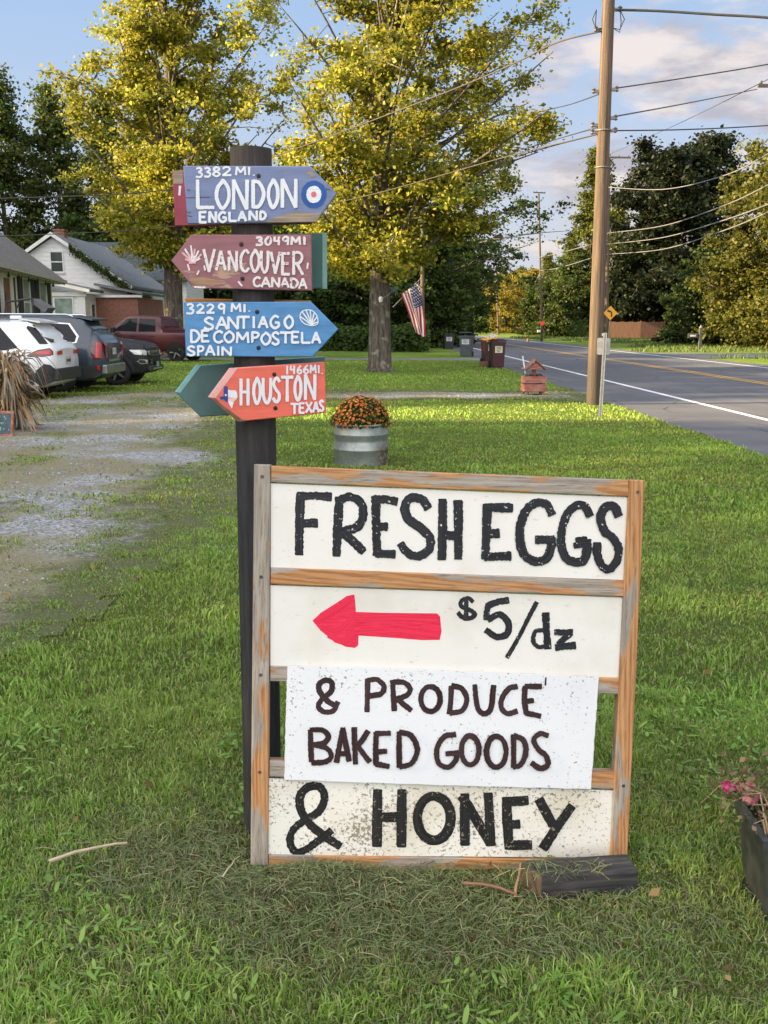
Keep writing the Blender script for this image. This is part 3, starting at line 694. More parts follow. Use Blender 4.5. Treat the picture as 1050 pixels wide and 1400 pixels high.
    for p in ([(124, 688), (124, 800), (126, 926)], [(112, 696), (180, 810), (246, 922)], [(236, 684), (242, 800), (248, 928)], [(324, 704), (328, 820), (336, 944)], [(322, 722), (424, 716)], [(340, 832), (384, 828)], [(334, 930), (440, 928)],
              [(480, 712), (512, 770), (545, 832)], [(636, 744), (566, 842), (500, 944)]): B.stroke(p, w, off=o4, sc=S, rag=.08)
    B.build('lettering', black2, p4)
    # screws
    steel = M('screw_steel', (0.10, 0.095, 0.09), 0.5, 0.6)
    mb = MB()
    for (a, b) in ((358.5, 652), (357, 789), (356.5, 923), (355, 1056), (872, 673), (852.5, 1074.5)):
        u, z = pl.px(a, b); mb.lathe([(0.0052, 0), (0.0045, -0.0014), (0.0015, -0.0008)], 10, 0, Matrix.Translation((u, -0.0005, z)) @ Matrix.Rotation(-math.pi / 2, 4, 'X') , (False, True))
    mb.split('screw', steel, root)
    return pl
BOARD = farm_sign()

# ------------------------------------------------------------------ direction signpost
GL = {
 'A': [[(0, 0), (.5, 1)], [(.5, 1), (1, 0)], [(.2, .36), (.8, .36)]],
 'C': [[(.95, .85), (.6, 1), (.15, .8), (.02, .45), (.2, .1), (.6, 0), (.97, .15)]],
 'D': [[(.08, 1), (.08, 0)], [(.08, .98), (.6, .9), (.95, .5), (.6, .08), (.08, .02)]],
 'E': [[(.08, 1), (.08, 0)], [(.08, .97), (.9, .97)], [(.08, .52), (.75, .52)], [(.08, .03), (.92, .03)]],
 'G': [[(.9, .88), (.5, 1), (.08, .65), (.1, .25), (.5, 0), (.92, .18), (.92, .45)], [(.55, .45), (.95, .45)]],
 'H': [[(.08, 1), (.08, 0)], [(.92, 1), (.92, 0)], [(.08, .5), (.92, .5)]],
 'I': [[(.5, 1), (.5, 0)]],
 'L': [[(.08, 1), (.1, .03), (.1, .03)], [(.1, .03), (.98, .03)]],
 'M': [[(.03, 0), (.1, 1)], [(.1, 1), (.5, .3)], [(.5, .3), (.9, 1)], [(.9, 1), (.97, 0)]],
 'N': [[(.06, 0), (.06, 1)], [(.06, 1), (.92, 0)], [(.92, 0), (.94, 1)]],
 'O': [[(.5, 1), (.1, .72), (.05, .35), (.45, 0), (.9, .28), (.92, .7), (.55, 1), (.45, 1)]],
 'P': [[(.1, 1), (.1, 0)], [(.1, .97), (.7, .93), (.9, .72), (.6, .48), (.1, .45)]],
 'R': [[(.1, 1), (.1, 0)], [(.1, .97), (.7, .93), (.88, .72), (.6, .5), (.1, .47)], [(.4, .47), (.95, 0)]],
 'S': [[(.9, .85), (.5, 1), (.12, .78), (.4, .53), (.82, .34), (.8, .1), (.4, 0), (.05, .16)]],
 'T': [[(0, .97), (1, .97)], [(.5, .97), (.5, 0)]],
 'U': [[(.06, 1), (.1, .3), (.5, 0), (.88, .3), (.94, 1)]],
 'V': [[(0, 1), (.48, 0)], [(.48, 0), (1, 1)]],
 'X': [[(.02, 1), (.96, 0)], [(.94, 1), (.04, 0)]],
 '0': [[(.5, 1), (.08, .6), (.15, .15), (.55, 0), (.92, .4), (.8, .88), (.5, 1)]],
 '1': [[(.5, 1), (.5, 0)]],
 '2': [[(.08, .8), (.45, 1), (.85, .75), (.5, .35), (.05, .03), (.05, .03)], [(.05, .03), (.98, .05)]],
 '3': [[(.1, .92), (.6, 1), (.85, .78), (.45, .55)], [(.45, .55), (.92, .35), (.7, .04), (.05, .06)]],
 '4': [[(.15, 1), (.08, .5)], [(.08, .5), (.9, .5)], [(.8, 1), (.75, 0)]],
 '6': [[(.75, 1), (.25, .65), (.08, .25), (.5, 0), (.9, .25), (.6, .5), (.15, .35)]],
 '8': [[(.5, .52), (.15, .78), (.5, 1), (.85, .78), (.5, .52), (.08, .25), (.5, 0), (.92, .25), (.5, .52)]],
 '9': [[(.85, .9), (.4, 1), (.1, .72), (.45, .5), (.85, .75)], [(.86, .92), (.8, 0)]],
 '.': [[(.5, .02), (.5, .1)]],
}
def write(B, text, boxes, w, o, S, mi=0, rag=.1):
    """boxes: one (x0, ytop, x1, ybot) per glyph in crop pixels"""
    for ch, (x0, y0, x1, y1) in zip(text, boxes):
        for st in GL[ch]: B.stroke([(x0 + a * (x1 - x0), y1 + b * (y0 - y1)) for a, b in st], w, off=o, sc=S, mi=mi, rag=rag)
def spread(xs, y0, y1, slope=0.0):
    return [(a, y0 + slope * (a - xs[0][0]), b, y1 + slope * (a - xs[0][0])) for a, b in xs]
def plank_mat(name, col, worn, thr=0.68, wood=(0.34, 0.27, 0.20)):
    m, nt, N, L, P = nodes_of(name)
    v = coords(nt, 'Object', (3, 20, 20)); g = noise(nt, v, 2.5, 5, 0.6); f = noise(nt, coords(nt, 'Object', (9, 70, 70)), 2.0, 4, 0.7); k = noise(nt, coords(nt, 'Object', (2.6, 8, 11)), 2.0, 5, 0.6)
    c = mixc(nt, ramp(nt, g, 0.35, 0.7), col, tuple(x * worn for x in col)); c = mixc(nt, mth(nt, 'MULTIPLY', ramp(nt, f, 0.6, 0.75), 0.35), c, tuple(min(1, x * 1.35 + .03) for x in col))
    c = mixc(nt, ramp(nt, k, thr, thr + 0.03), c, wood)
    L(c, P.inputs['Base Color']); P.inputs['Roughness'].default_value = 0.6; bump(nt, f, 0.25, 0.003); return m
def signpost():
    Yb, Yt = 2.91, 2.95
    base = at(358.5, 1125, Yb); base.z = 0.0; top = at(342.5, 204, Yt)
    root = empty('direction_signpost', base, 'dark weathered round post carrying painted arrow boards of city distances', 'signpost')
    ax = top - base
    m, nt, N, L, P = nodes_of('weathered_post')
    g = noise(nt, coords(nt, 'Object', (22, 22, 1.4)), 2.4, 6, 0.65); f = noise(nt, coords(nt, 'Object', (60, 60, 2.5)), 2.5, 4, 0.7); sp = add(nt, 'ShaderNodeSeparateXYZ'); L(coords(nt), sp.inputs[0])
    c = mixc(nt, ramp(nt, g, 0.3, 0.7), (0.013, 0.0135, 0.0155), (0.038, 0.038, 0.042)); c = mixc(nt, mth(nt, 'MULTIPLY', ramp(nt, f, 0.58, 0.72), 0.55), c, (0.11, 0.105, 0.10))
    c = mixc(nt, mth(nt, 'MULTIPLY', ramp(nt, sp.outputs[2], 1.0, 1.5), 0.35), c, mixc(nt, g, (0.035, 0.022, 0.016), (0.075, 0.052, 0.036)))
    L(c, P.inputs['Base Color']); P.inputs['Roughness'].default_value = 0.8; bump(nt, g, 0.7, 0.01)
    mb = MB(); n = 28; rows = 24; vs = []
    for i in range(rows + 1):
        t = -0.02 + i / rows * 1.02
        for k in range(n):
            a = 2 * math.pi * k / n; r = 0.0595 * (1 + 0.025 * math.sin(3 * a + 1) + 0.018 * math.sin(7 * a + t * 4) - (0.05 if abs(a - 4.4) < .12 else 0) * (t < .8))
            vs.append(ax * t + Vector((r * math.cos(a), r * math.sin(a), 0)))
    fs = [(i * n + k, i * n + (k + 1) % n, (i + 1) * n + (k + 1) % n, (i + 1) * n + k) for i in range(rows) for k in range(n)] + [tuple(rows * n + k for k in range(n))]
    mb.add(vs, fs); mb.build('post', m, root, smooth=True)
    Minv = Matrix.Translation(-base)
    def axis(py):        # point of the post axis seen at picture row py
        best = min((abs((CYP - FPX * ((p - CAMP).dot(UP) / (p - CAMP).dot(FWD))) - py), t) for t in np.linspace(0, 1, 200) for p in [base + ax * float(t)])
        return base + ax * float(best[1])
    def board(outline, yaw, back, mat, edge, label, th=0.019, extra=0.0):
        cy = sum(p[1] for p in outline) / len(outline); c = axis(cy)
        ex = Vector((math.cos(yaw), math.sin(yaw), 0)); pl = Plane((0, 0, 0), ex, (0, 0, 1))
        off = 0.060 + th + extra if not back else -0.060 - extra
        pl.O = c - pl.yb * off; pl.M.translation = pl.O
        pts = [pl.px(a, b, 0) for a, b in outline]
        # slightly bevelled plank: front face, chamfer, back face
        n = len(pts); cx = sum(p[0] for p in pts) / n; cz = sum(p[1] for p in pts) / n; bv = 0.0022
        inner = [(cx + (u - cx) * (1 - bv / 0.2), 0.0, cz + (z - cz) * (1 - bv / .07)) for u, z in pts]
        vs = inner + [(u, bv, z) for u, z in pts] + [(u, th, z) for u, z in pts]
        fs = [tuple(range(n)), tuple(range(3 * n - 1, 2 * n - 1, -1))]; mi = [0, 1]
        for i in range(n):
            j = (i + 1) % n; fs += [(i, j, n + j, n + i), (n + i, n + j, 2 * n + j, 2 * n + i)]; mi += [0, 1]
        mb = MB(); mb.v = vs; mb.f = fs; mb.m = mi; o = mb.build('arrow_board', [mat, edge], root)
        o.matrix_local = Minv @ pl.M; o['label'] = label
        return pl, o
    def bolts(pl, o, pts):
        mb = MB()
        for a, b in pts:
            u, z = pl.px(a, b); mb.lathe([(0.0065, 0), (0.0055, -0.0025), (0.002, -0.003)], 10, 0, Matrix.Translation((u, -0.0003, z)) @ Matrix.Rotation(-math.pi / 2, 4, 'X') if False else Matrix.Translation((u, 0.0, z)) @ Matrix.Rotation(math.pi / 2, 4, 'X') @ Matrix.Scale(-1, 4, (0, 0, 1)), (False, True))
        mb.split('bolt', M('bolt_dark', (0.03, 0.028, 0.028), 0.5, 0.5), o)
    wht = paint_mat('sign_white', (0.80, 0.82, 0.86), (0.62, 0.66, 0.74), None, 0, 0.5)
    wchip = paint_mat('sign_white_chipped', (0.80, 0.76, 0.77), (0.66, 0.58, 0.60), (0.34, 0.16, 0.16), 0.62, 0.5)
    blue = paint_mat('sign_blue', (0.035, 0.12, 0.40), (0.02, 0.075, 0.28), None, 0, 0.5); redp = paint_mat('sign_red', (0.62, 0.06, 0.10), (0.75, 0.25, 0.28), None, 0, 0.5); pink = paint_mat('sign_pink', (0.80, 0.55, 0.52), (0.72, 0.22, 0.25), None, 0, 0.5)
    navy = paint_mat('sign_navy', (0.03, 0.08, 0.32), (0.02, 0.06, 0.22), None, 0, 0.5)
    bare = M('bare_plank', (0.36, 0.29, 0.22), 0.75, sc=30, var=.4, stretch=(.2, 3, 3), bmp=.3)
    S = 250 / 1050
    # LONDON
    pl, o = board([(250.2, 226.6), (424, 227.0), (460.5, 264.5), (432, 303.5), (256.5, 306)], R(2), False, plank_mat('plank_periwinkle', (0.18, 0.23, 0.41), 0.8, 0.72), M('edge_grey', (0.45, 0.46, 0.52), .7), 'periwinkle blue board pointing right to LONDON')
    q = (230, 200); B = Brush(pl, -0.0012)
    write(B, '3382MI.', [(158, 124, 196, 178), (206, 124, 244, 176), (254, 120, 300, 172), (310, 118, 362, 168), (388, 118, 444, 164), (456, 120, 472, 164), (482, 128, 500, 168)], 2.9, q, S)
    write(B, 'LONDON', [(160, 194, 264, 356), (275, 198, 352, 356), (370, 194, 458, 360), (482, 196, 552, 352), (574, 196, 632, 352), (650, 190, 738, 350)], 5.0, q, S)
    write(B, 'ENGLAND', [(178, 376, 222, 438), (234, 376, 276, 436), (288, 378, 334, 434), (348, 378, 392, 430), (402, 374, 446, 428), (464, 372, 512, 424), (526, 374, 562, 420)], 3.6, q, S)
    B.build('lettering', wht, o)
    B = Brush(pl, -0.0012)
    def ring(cx, cy, rx, ry): return [(cx + rx * math.cos(t), cy + ry * math.sin(t)) for t in np.linspace(0, 2 * math.pi, 17)[:-1]]
    B.fill([(q[0] + x * S, q[1] + y * S) for x, y in ring(836, 276, 58, 62)], 1, True); B.stroke(ring(836, 276, 58, 64), 7.0, True, off=q, sc=S, mi=0); B.stroke(ring(836, 277, 8, 9), 3.6, True, off=q, sc=S, mi=2)
    B.build('roundel', [blue, wht, redp], o)
    B = Brush(pl, -0.0006)
    B.fill([(q[0] + x * S, q[1] + y * S) for x, y in ((560, 436), (610, 408), (680, 388), (740, 374), (800, 380), (878, 384), (852, 432), (700, 436))]); B.fill([(q[0] + x * S, q[1] + y * S) for x, y in ((790, 150), (815, 140), (850, 170), (830, 182))])
    B.build('worn_patch', bare, o); bolts(pl, o, [(353.5, 240.5), (355.5, 290.5)])
    B = Brush(pl, -0.0006); dk = M('crack_dark', (0.06, 0.05, 0.05), .9)
    for p in ([(100, 296), (170, 294), (240, 292)], [(100, 376), (130, 380)], [(108, 398), (136, 404)], [(868, 240), (930, 248)], [(108, 250), (126, 252)]): B.stroke(p, 0.8, off=q, sc=S)
    B.build('cracks', dk, o)
    # back board behind LONDON
    pl, o = board([(235, 233), (425, 231), (447, 268), (425, 305.8), (239, 309)], R(-3), True, M('back_red', (0.34, 0.05, 0.085), .6, sc=8), M('back_red_edge', (0.26, 0.035, 0.06), .6), 'dark red board behind the LONDON board')
    B = Brush(pl, -0.0006); B.fill([(236, 233.5), (250, 233.2), (250, 251), (237, 251.5)]); B.build('worn_patch', bare, o); B = Brush(pl, -0.001); B.stroke([(68, 228), (64, 280)], 3.2, off=q, sc=S); B.build('lettering', wht, o)
    # VANCOUVER
    q = (230, 310)
    pl, o = board([(234, 356.5), (261, 320.8), (425.5, 320.8), (426.5, 397.5), (264, 394)], R(1), False, plank_mat('plank_dusty_rose', (0.30, 0.125, 0.145), 0.78, 0.60, (0.42, 0.27, 0.20)), M('edge_rose', (0.34, 0.2, 0.2), .7), 'dusty rose board pointing left to VANCOUVER with worn paint')
    B = Brush(pl, -0.0012)
    write(B, '3049MI', [(502, 60, 542, 106), (556, 60, 592, 104), (606, 58, 644, 104), (656, 58, 694, 104), (706, 58, 758, 102), (774, 58, 790, 102)], 3.3, q, S)
    write(B, 'VANCOUVER', [(204, 130, 266, 258), (276, 140, 328, 248), (346, 140, 396, 254), (416, 134, 464, 256), (474, 136, 524, 258), (532, 140, 576, 262), (590, 146, 642, 268), (652, 150, 700, 276), (714, 142, 776, 274)], 3.9, q, S, rag=.2)
    write(B, 'CANADA', [(490, 290, 530, 342), (536, 290, 584, 346), (594, 292, 640, 346), (648, 294, 692, 348), (702, 296, 746, 350), (752, 298, 794, 354)], 3.1, q, S)
    for p in ([(112, 216), (122, 250)], [(176, 252), (166, 274)], [(150, 346), (212, 350)], [(402, 314), (424, 340)], [(206, 224), (212, 250)], [(802, 208), (798, 240)]): B.stroke(p, 2.4, off=q, sc=S)
    B.build('lettering', wchip, o)
    B = Brush(pl, -0.0012)
    for i, (x, y) in enumerate(((80, 148), (96, 128), (112, 150), (130, 108), (152, 128), (174, 138), (190, 158), (182, 182), (98, 186), (150, 170))): B.stroke([(134, 205), ((134 + x) / 2 + 4, (205 + y) / 2), (x, y)], 2.4, off=q, sc=S, mi=i % 2)
    B.stroke([(120, 208), (158, 206)], 2.5, off=q, sc=S); B.build('flower_painting', [pink, wht], o)
    B = Brush(pl, -0.0006); B.fill([(q[0] + x * S, q[1] + y * S) for x, y in ((122, 285), (200, 290), (330, 315), (300, 332), (160, 338), (120, 312))]); B.build('worn_patch', M('bare_tan', (0.40, 0.24, 0.15), .75, sc=30, var=.3, stretch=(.3, 3, 3)), o); bolts(pl, o, [(330, 334), (331.5, 381)])
    pl, o = board([(300, 322), (440.5, 318.5), (440.8, 394.5), (300, 396)], R(-4), True, M('back_teal', (0.075, 0.185, 0.165), .6, sc=8), M('back_teal_edge', (0.22, 0.42, 0.38), .6), 'green teal board behind the VANCOUVER board')
    B = Brush(pl, -0.0008); B.fill([(440.8, 318.4), (447, 318.0), (447.3, 395), (440.9, 394.6)]); B.build('light_edge', M('teal_light', (0.25, 0.47, 0.43), .6), o)
    # SANTIAGO
    q = (230, 400)
    pl, o = board([(251, 413.2), (425, 412.4), (462.5, 450), (427.5, 488), (254, 487.2)], R(1), False, plank_mat('plank_blue', (0.085, 0.27, 0.55), 0.75, 0.78), M('edge_blue', (0.07, 0.22, 0.42), .7), 'bright blue board pointing right to SANTIAGO DE COMPOSTELA')
    B = Brush(pl, -0.0012)
    write(B, '3229MI.', [(104, 66, 148, 122), (162, 68, 208, 118), (220, 68, 266, 118), (286, 66, 328, 122), (362, 64, 416, 110), (430, 68, 446, 112), (458, 76, 474, 108)], 3.0, q, S)
    write(B, 'SANTIAGO', [(204, 144, 264, 212), (276, 140, 338, 210), (342, 140, 404, 208), (402, 138, 466, 206), (482, 138, 500, 202), (520, 138, 570, 202), (586, 134, 638, 204), (668, 134, 718, 204)], 3.5, q, S)
    write(B, 'DECOMPOSTELA', [(128, 214, 182, 286), (190, 216, 238, 282), (262, 222, 314, 286), (322, 224, 378, 286), (392, 228, 462, 288), (478, 226, 524, 286), (534, 232, 588, 298), (594, 228, 640, 298), (644, 228, 704, 290), (708, 224, 754, 288), (764, 228, 816, 290), (826, 228, 872, 290)], 3.4, q, S)
    write(B, 'SPAIN', [(108, 308, 156, 360), (168, 306, 206, 362), (216, 304, 266, 360), (278, 308, 296, 360), (308, 312, 364, 360)], 3.1, q, S)
    B.build('lettering', wht, o)
    B = Brush(pl, -0.0012)
    for x, y in ((758, 138), (770, 112), (792, 102), (815, 102), (838, 116), (854, 140), (858, 170)): B.stroke([(822, 188), ((822 + x) / 2, (188 + y) / 2 - 3), (x, y)], 1.7, off=q, sc=S)
    B.stroke([(822, 190), (782, 178), (758, 148), (764, 114), (792, 100), (826, 104), (852, 130), (860, 172), (846, 186), (822, 190)], 1.4, off=q, sc=S); B.build('shell_painting', wht, o); bolts(pl, o, [(351.5, 426.5), (353.5, 475.5)])
    pl, o = board([(253, 407.8), (424, 410.5), (440, 450), (424, 484), (256, 484)], R(-1), True, M('back_orange', (0.45, 0.20, 0.03), .6), M('back_orange_edge', (0.5, 0.24, 0.04), .6), 'orange board behind the SANTIAGO board, only its edge showing')
    # HOUSTON
    q = (230, 490)
    pl, o = board([(286.5, 543.5), (316, 503.8), (444.5, 495), (446, 564.5), (326, 576.5)], R(19), False, plank_mat('plank_coral', (0.80, 0.155, 0.105), 0.82, 0.80), M('edge_pink', (0.80, 0.42, 0.40), .6), 'coral board pointing left to HOUSTON, turned a little', th=0.03, extra=0.012)
    B = Brush(pl, -0.0006); B.fill([(286.5, 543.5), (316, 503.8), (325, 503.3), (294.5, 544)]); B.build('light_edge', M('edge_pink', (0.80, 0.42, 0.40), .6), o)
    B = Brush(pl, -0.0006); B.fill([(286.5, 543.5), (294, 544), (303, 553), (331, 573.5), (340, 575), (326, 576.5)]); B.build('bare_edge', M('bare_brown', (0.20, 0.11, 0.07), .8, sc=40, var=.4), o)
    B = Brush(pl, -0.0012)
    write(B, '1466MI.', [(676, 44, 690, 90), (700, 42, 730, 88), (740, 42, 768, 88), (776, 40, 808, 86), (816, 38, 848, 84), (858, 40, 870, 84), (878, 60, 888, 88)], 2.5, q, S)
    write(B, 'HOUSTON', [(414, 118, 462, 268), (490, 116, 530, 260), (542, 114, 592, 256), (600, 112, 644, 250), (650, 104, 716, 246), (726, 104, 764, 240), (784, 94, 846, 236)], 4.3, q, S)
    write(B, 'TEXAS', [(704, 260, 746, 318), (752, 256, 784, 314), (790, 252, 826, 310), (832, 250, 864, 308), (868, 242, 894, 302)], 3.0, q, S)
    B.build('lettering', wht, o)
    B = Brush(pl, -0.0012)
    f = lambda P: [(q[0] + x * S, q[1] + y * S) for x, y in P]
    B.fill(f(((344, 180), (366, 184), (384, 182), (394, 192), (398, 220), (388, 236), (376, 250), (366, 288), (352, 268), (344, 248))), 1); B.fill(f(((344, 222), (396, 230), (388, 238), (374, 252), (344, 240))), 2)
    B.fill(f(((320, 160), (341, 160), (343, 250), (330, 248), (318, 234), (306, 238), (292, 222), (318, 216))), 0)
    st = [(331 + (9 if i % 2 == 0 else 4) * math.sin(i * math.pi / 5), 211 - (9 if i % 2 == 0 else 4) * math.cos(i * math.pi / 5)) for i in range(10)]
    B.fill(f(st), 1); B.build('state_painting', [navy, wht, pink], o); bolts(pl, o, [(375, 512), (376.5, 558)])
    pl, o = board([(240, 536), (268, 500), (444, 487.6), (446, 560), (274, 570)], R(14), True, M('back_green', (0.085, 0.17, 0.17), .6, sc=8), M('back_green_edge', (0.25, 0.52, 0.55), .6), 'dark teal board pointing left behind the HOUSTON board', th=.03)
    B = Brush(pl, -0.0006); B.fill([(240, 536), (268, 500), (275, 499.5), (246.5, 537)]); B.build('light_edge', M('teal_pale', (0.25, 0.52, 0.55), .6), o)
signpost()
EXC += [(-0.36, 2.91, 0.07)]

def timber_and_bits():
    # old timber offcut lying against the sign's foot
    A = G(737, 1232); Bp = G(872, 1222)
    ex = (Bp - A); L_ = ex.length; ex = ex.normalized(); ang = math.atan2(ex.y, ex.x)
    m = M('old_timber', (0.022, 0.022, 0.024), 0.85, sc=7, col2=(0.065, 0.062, 0.058), stretch=(1, 8, 8), bmp=.6)
    m2 = M('old_timber_end', (0.14, 0.10, 0.06), 0.85, sc=20, var=.5)
    o = empty('timber_block', A, 'short dark weathered timber block lying against the foot of the farm sign', 'timber block', rz=ang)
    mb = MB(); mb.box((0.0, 0, -0.02), (L_, 0.095, 0.072), 0, None, 0.006)
    for i, v in enumerate(mb.v): mb.v[i] = (v[0] - 0.035 * v[1] / .095 * (v[0] < .1), v[1], v[2] + random.uniform(-.0015, .0015))
    for i, f in enumerate(mb.f):
        if all(mb.v[k][0] < 0.0 + .012 - 0.035 * mb.v[k][1] / .095 + .004 for k in f): mb.m[i] = 1
    mb.build('timber', [m, m2], o)
    # sticks and litter
    def stick(p, q, r, label, name='dry_stick', mat=None, bend=0.01):
        p, q = Vector(p), Vector(q); mb = MB(); n = 7; path = []
        for i in range(n):
            t = i / (n - 1); path.append((p.lerp(q, t)) + Vector((random.uniform(-bend, bend) * .4, random.uniform(-bend, bend) * .4, bend * math.sin(t * 3.1))))
        mb.tube(path, [r * (1 - .5 * i / n) for i in range(n)], 6)
        o = mb.build(name, mat or M('straw_stick', (0.46, 0.38, 0.25), .7, sc=30), None, True, loc=path[0]); tag(o, label, 'stick')
    a = G(68, 1177, .045); b = G(172, 1153, .05); stick(a, b, 0.006, 'pale dry stalk lying on the grass left of the sign')
    a = G(305, 1200, .03); b = G(326, 1172, .05); stick(a, b, 0.0028, 'thin pale straw standing in the clippings left of the sign', 'straw')
    a = G(634, 1208, .03); b = G(706, 1222, .03); stick(a, b, 0.0055, 'brown broken twig lying in front of the timber block', 'broken_twig', M('twig_brown', (0.24, 0.13, 0.07), .8, sc=20), .008)
    a = G(704, 1226, .02); b = G(712, 1180, .09); stick(a, b, 0.0045, 'short upright splinter of bark beside the timber block', 'bark_splinter', M('bark_tan', (0.32, 0.19, 0.10), .8, sc=20), .004)
timber_and_bits()
# ------------------------------------------------------------------ trees
def leaf_cloud(P, size, cols, flat=0.35, rs=None):
    """diamond shaped folded leaves at points P"""
    n = len(P); r = rs or rng
    d = r.normal(0, 1, (n, 3)); d[:, 2] *= 0.6; d /= np.linalg.norm(d, axis=1)[:, None]
    e = r.normal(0, 1, (n, 3)); e -= d * (e * d).sum(1)[:, None]; e /= np.linalg.norm(e, axis=1)[:, None]
    nn = np.cross(d, e); s = (size * r.uniform(0.6, 1.35, n))[:, None]
    V = np.stack([P - d * s * .5, P + e * s * .36 + nn * s * .10, P + d * s * .55, P - e * s * .36 + nn * s * .10], 1)
    F = np.array([(0, 1, 2), (0, 2, 3)])
    T = (F[None] + (np.arange(n) * 4)[:, None, None]).reshape(-1, 3)
    return V.reshape(-1, 3), T, np.repeat(cols, 4, 0)
def palette(n, a, b, r, accent=None, pa=0.0):
    t = r.random((n, 1)); c = np.array(a) * (1 - t) + np.array(b) * t
    if accent is not None:
        k = (r.random((n, 1)) < pa); c = np.where(k, np.array(accent) * r.uniform(.7, 1.2, (n, 1)), c)
    return c
bark_m = None
def bark_mat():
    global bark_m
    if bark_m: return bark_m
    m, nt, N, L, P = nodes_of('bark')
    v = coords(nt, 'Object', (7, 7, 1.1)); a = noise(nt, v, 2.0, 6, 0.7); b = noise(nt, coords(nt), 3.0, 4)
    c = mixc(nt, ramp(nt, a, 0.35, 0.65), (0.04, 0.033, 0.026), (0.15, 0.125, 0.10)); c = mixc(nt, mth(nt, 'MULTIPLY', ramp(nt, b, 0.56, 0.66), .7), c, (0.26, 0.26, 0.18))
    L(c, P.inputs['Base Color']); P.inputs['Roughness'].default_value = 0.9; bump(nt, a, 1.0, 0.05); bark_m = m; return m
LEAFM = lambda: attr_mat('leaf', 0.5, 0.45, 0.3)
def tree_data(seed, H, tr, z0, Rf, nlimb, nleaf, lsize, colA, colB, accent=None, pa=0.0, wob=0.25, spread=0.10, lopside=(0, 0), sub=7, rise=0.55, thin=0.0, trunk_to=0.88, flare=1.5, flatz=0.55, lo_=.70, gam=.75):
    """returns (trunk MB, leaf arrays); Rf(h) with h in 0..1 over the crown gives the envelope radius"""
    r = np.random.default_rng(seed); rd = random.Random(seed)
    mb = MB(); path = []; n = 12; ph = rd.uniform(0, 6)
    for i in range(n + 1):
        t = i / n; z = H * trunk_to * t
        path.append(Vector((wob * math.sin(ph + t * 4.2) * t * H * .06 + lopside[0] * t * t * .35, wob * math.cos(ph * 1.7 + t * 3.3) * t * H * .06 + lopside[1] * t * t * .35, z - .05 * (i == 0))))
    rad = [tr * ((1 - i / n) ** 0.85 * 0.93 + 0.07) * (flare if i == 0 else 1) for i in range(n + 1)]
    path.insert(1, path[0].lerp(path[1], 0.14)); rad.insert(1, tr * 1.04)
    mb.tube(path, rad, 10)
    def tp(z):
        t = min(max(z / (H * trunk_to), 0), 1) * n; i = min(int(t), n - 1); Q = path[:1] + path[2:]
        return Q[i].lerp(Q[i + 1], t - i)
    twigs = []; hues = []
    for k in range(nlimb):
        f = (k + rd.uniform(0.1, .9)) / nlimb; zc = z0 + (H - z0) * f          # height of the limb's tip
        zs = max(z0 * .85, zc - (H - z0) * rd.uniform(.10, .28) * rise * 2); zs = min(zs, H * trunk_to * .97)
        az = k * 2.39996 + rd.uniform(-.5, .5); rr = Rf(f) * rd.uniform(lo_, 1.14)
        s = tp(zs); e = Vector((tp(min(zc, H * trunk_to)).x + rr * math.cos(az) + lopside[0] * f * (1 - f) * 2, tp(min(zc, H * trunk_to)).y + rr * math.sin(az) + lopside[1] * f * (1 - f) * 2, zc))
        mid = s.lerp(e, .5) + Vector((rd.uniform(-.3, .3), rd.uniform(-.3, .3), rd.uniform(-.1, .35) * rr * .3))
        lr = tr * .30 * (1 - f * .6); P6 = []
        for i in range(7):
            t = i / 6; P6.append(s * (1 - t) ** 2 + mid * 2 * t * (1 - t) + e * t * t)
        mb.tube(P6, [lr * (1 - .85 * i / 6) for i in range(7)], 5)
        hue = rd.random()
        for j in range(sub):
            t = rd.uniform(.32, 1.0); b = P6[min(int(t * 6), 5)].lerp(P6[min(int(t * 6) + 1, 6)], t * 6 - min(int(t * 6), 5)); L_ = (0.18 + .26 * rd.random()) * max(rr, H * .08)
            q = b + Vector((rd.gauss(0, 1), rd.gauss(0, 1), rd.gauss(.12, .6))).normalized() * L_
            mb.tube([b, b.lerp(q, .5) + Vector((0, 0, .04 * L_)), q], [lr * .22, lr * .15, lr * .06], 4, cap=False)
            for w_ in (.45, .75, 1.0): twigs.append(b.lerp(q, w_)); hues.append(hue + rd.uniform(-.25, .25))
    TW = np.array([tuple(t) for t in twigs]); HU = np.array(hues); nt_ = len(TW)
    wgt = np.maximum(r.gamma(gam, 1.0, nt_), thin); wgt /= wgt.sum()
    idx = r.choice(nt_, nleaf, p=wgt); sg = spread * H * .45
    off = r.normal(0, 1, (nleaf, 3)) * np.array([1, 1, flatz]) * sg * r.uniform(.3, 1.1, (nleaf, 1))
    P = TW[idx] + off; P[:, 2] = np.maximum(P[:, 2], .15)
    cols = palette(nleaf, colA, colB, r, accent, pa) * (0.72 + .56 * np.clip(HU[idx], 0, 1))[:, None]
    return mb, leaf_cloud(P, lsize, cols, rs=r)
def tree(name, label, cat, x, y, group=None, **kw):
    mb, (V, T, K) = tree_data(**kw)
    o = empty(name, (x, y, 0), label, cat, group)
    t = mb.build('trunk', bark_mat(), o, smooth='all', fix=False); c = np_mesh('crown', V, T, LEAFM(), o, cols=K)
    return o
def copy_tree(src, x, y, rz, sc, label, group=None, szz=1.0):
    o = src.copy(); C.objects.link(o); o.location = (x, y, 0); o.rotation_euler = (0, 0, rz); o.scale = (sc, sc, sc * szz); o['label'] = label
    if group: o['group'] = group
    elif 'group' in o: del o['group']
    for ch in src.children:
        c = ch.copy(); C.objects.link(c); c.parent = o
    return o
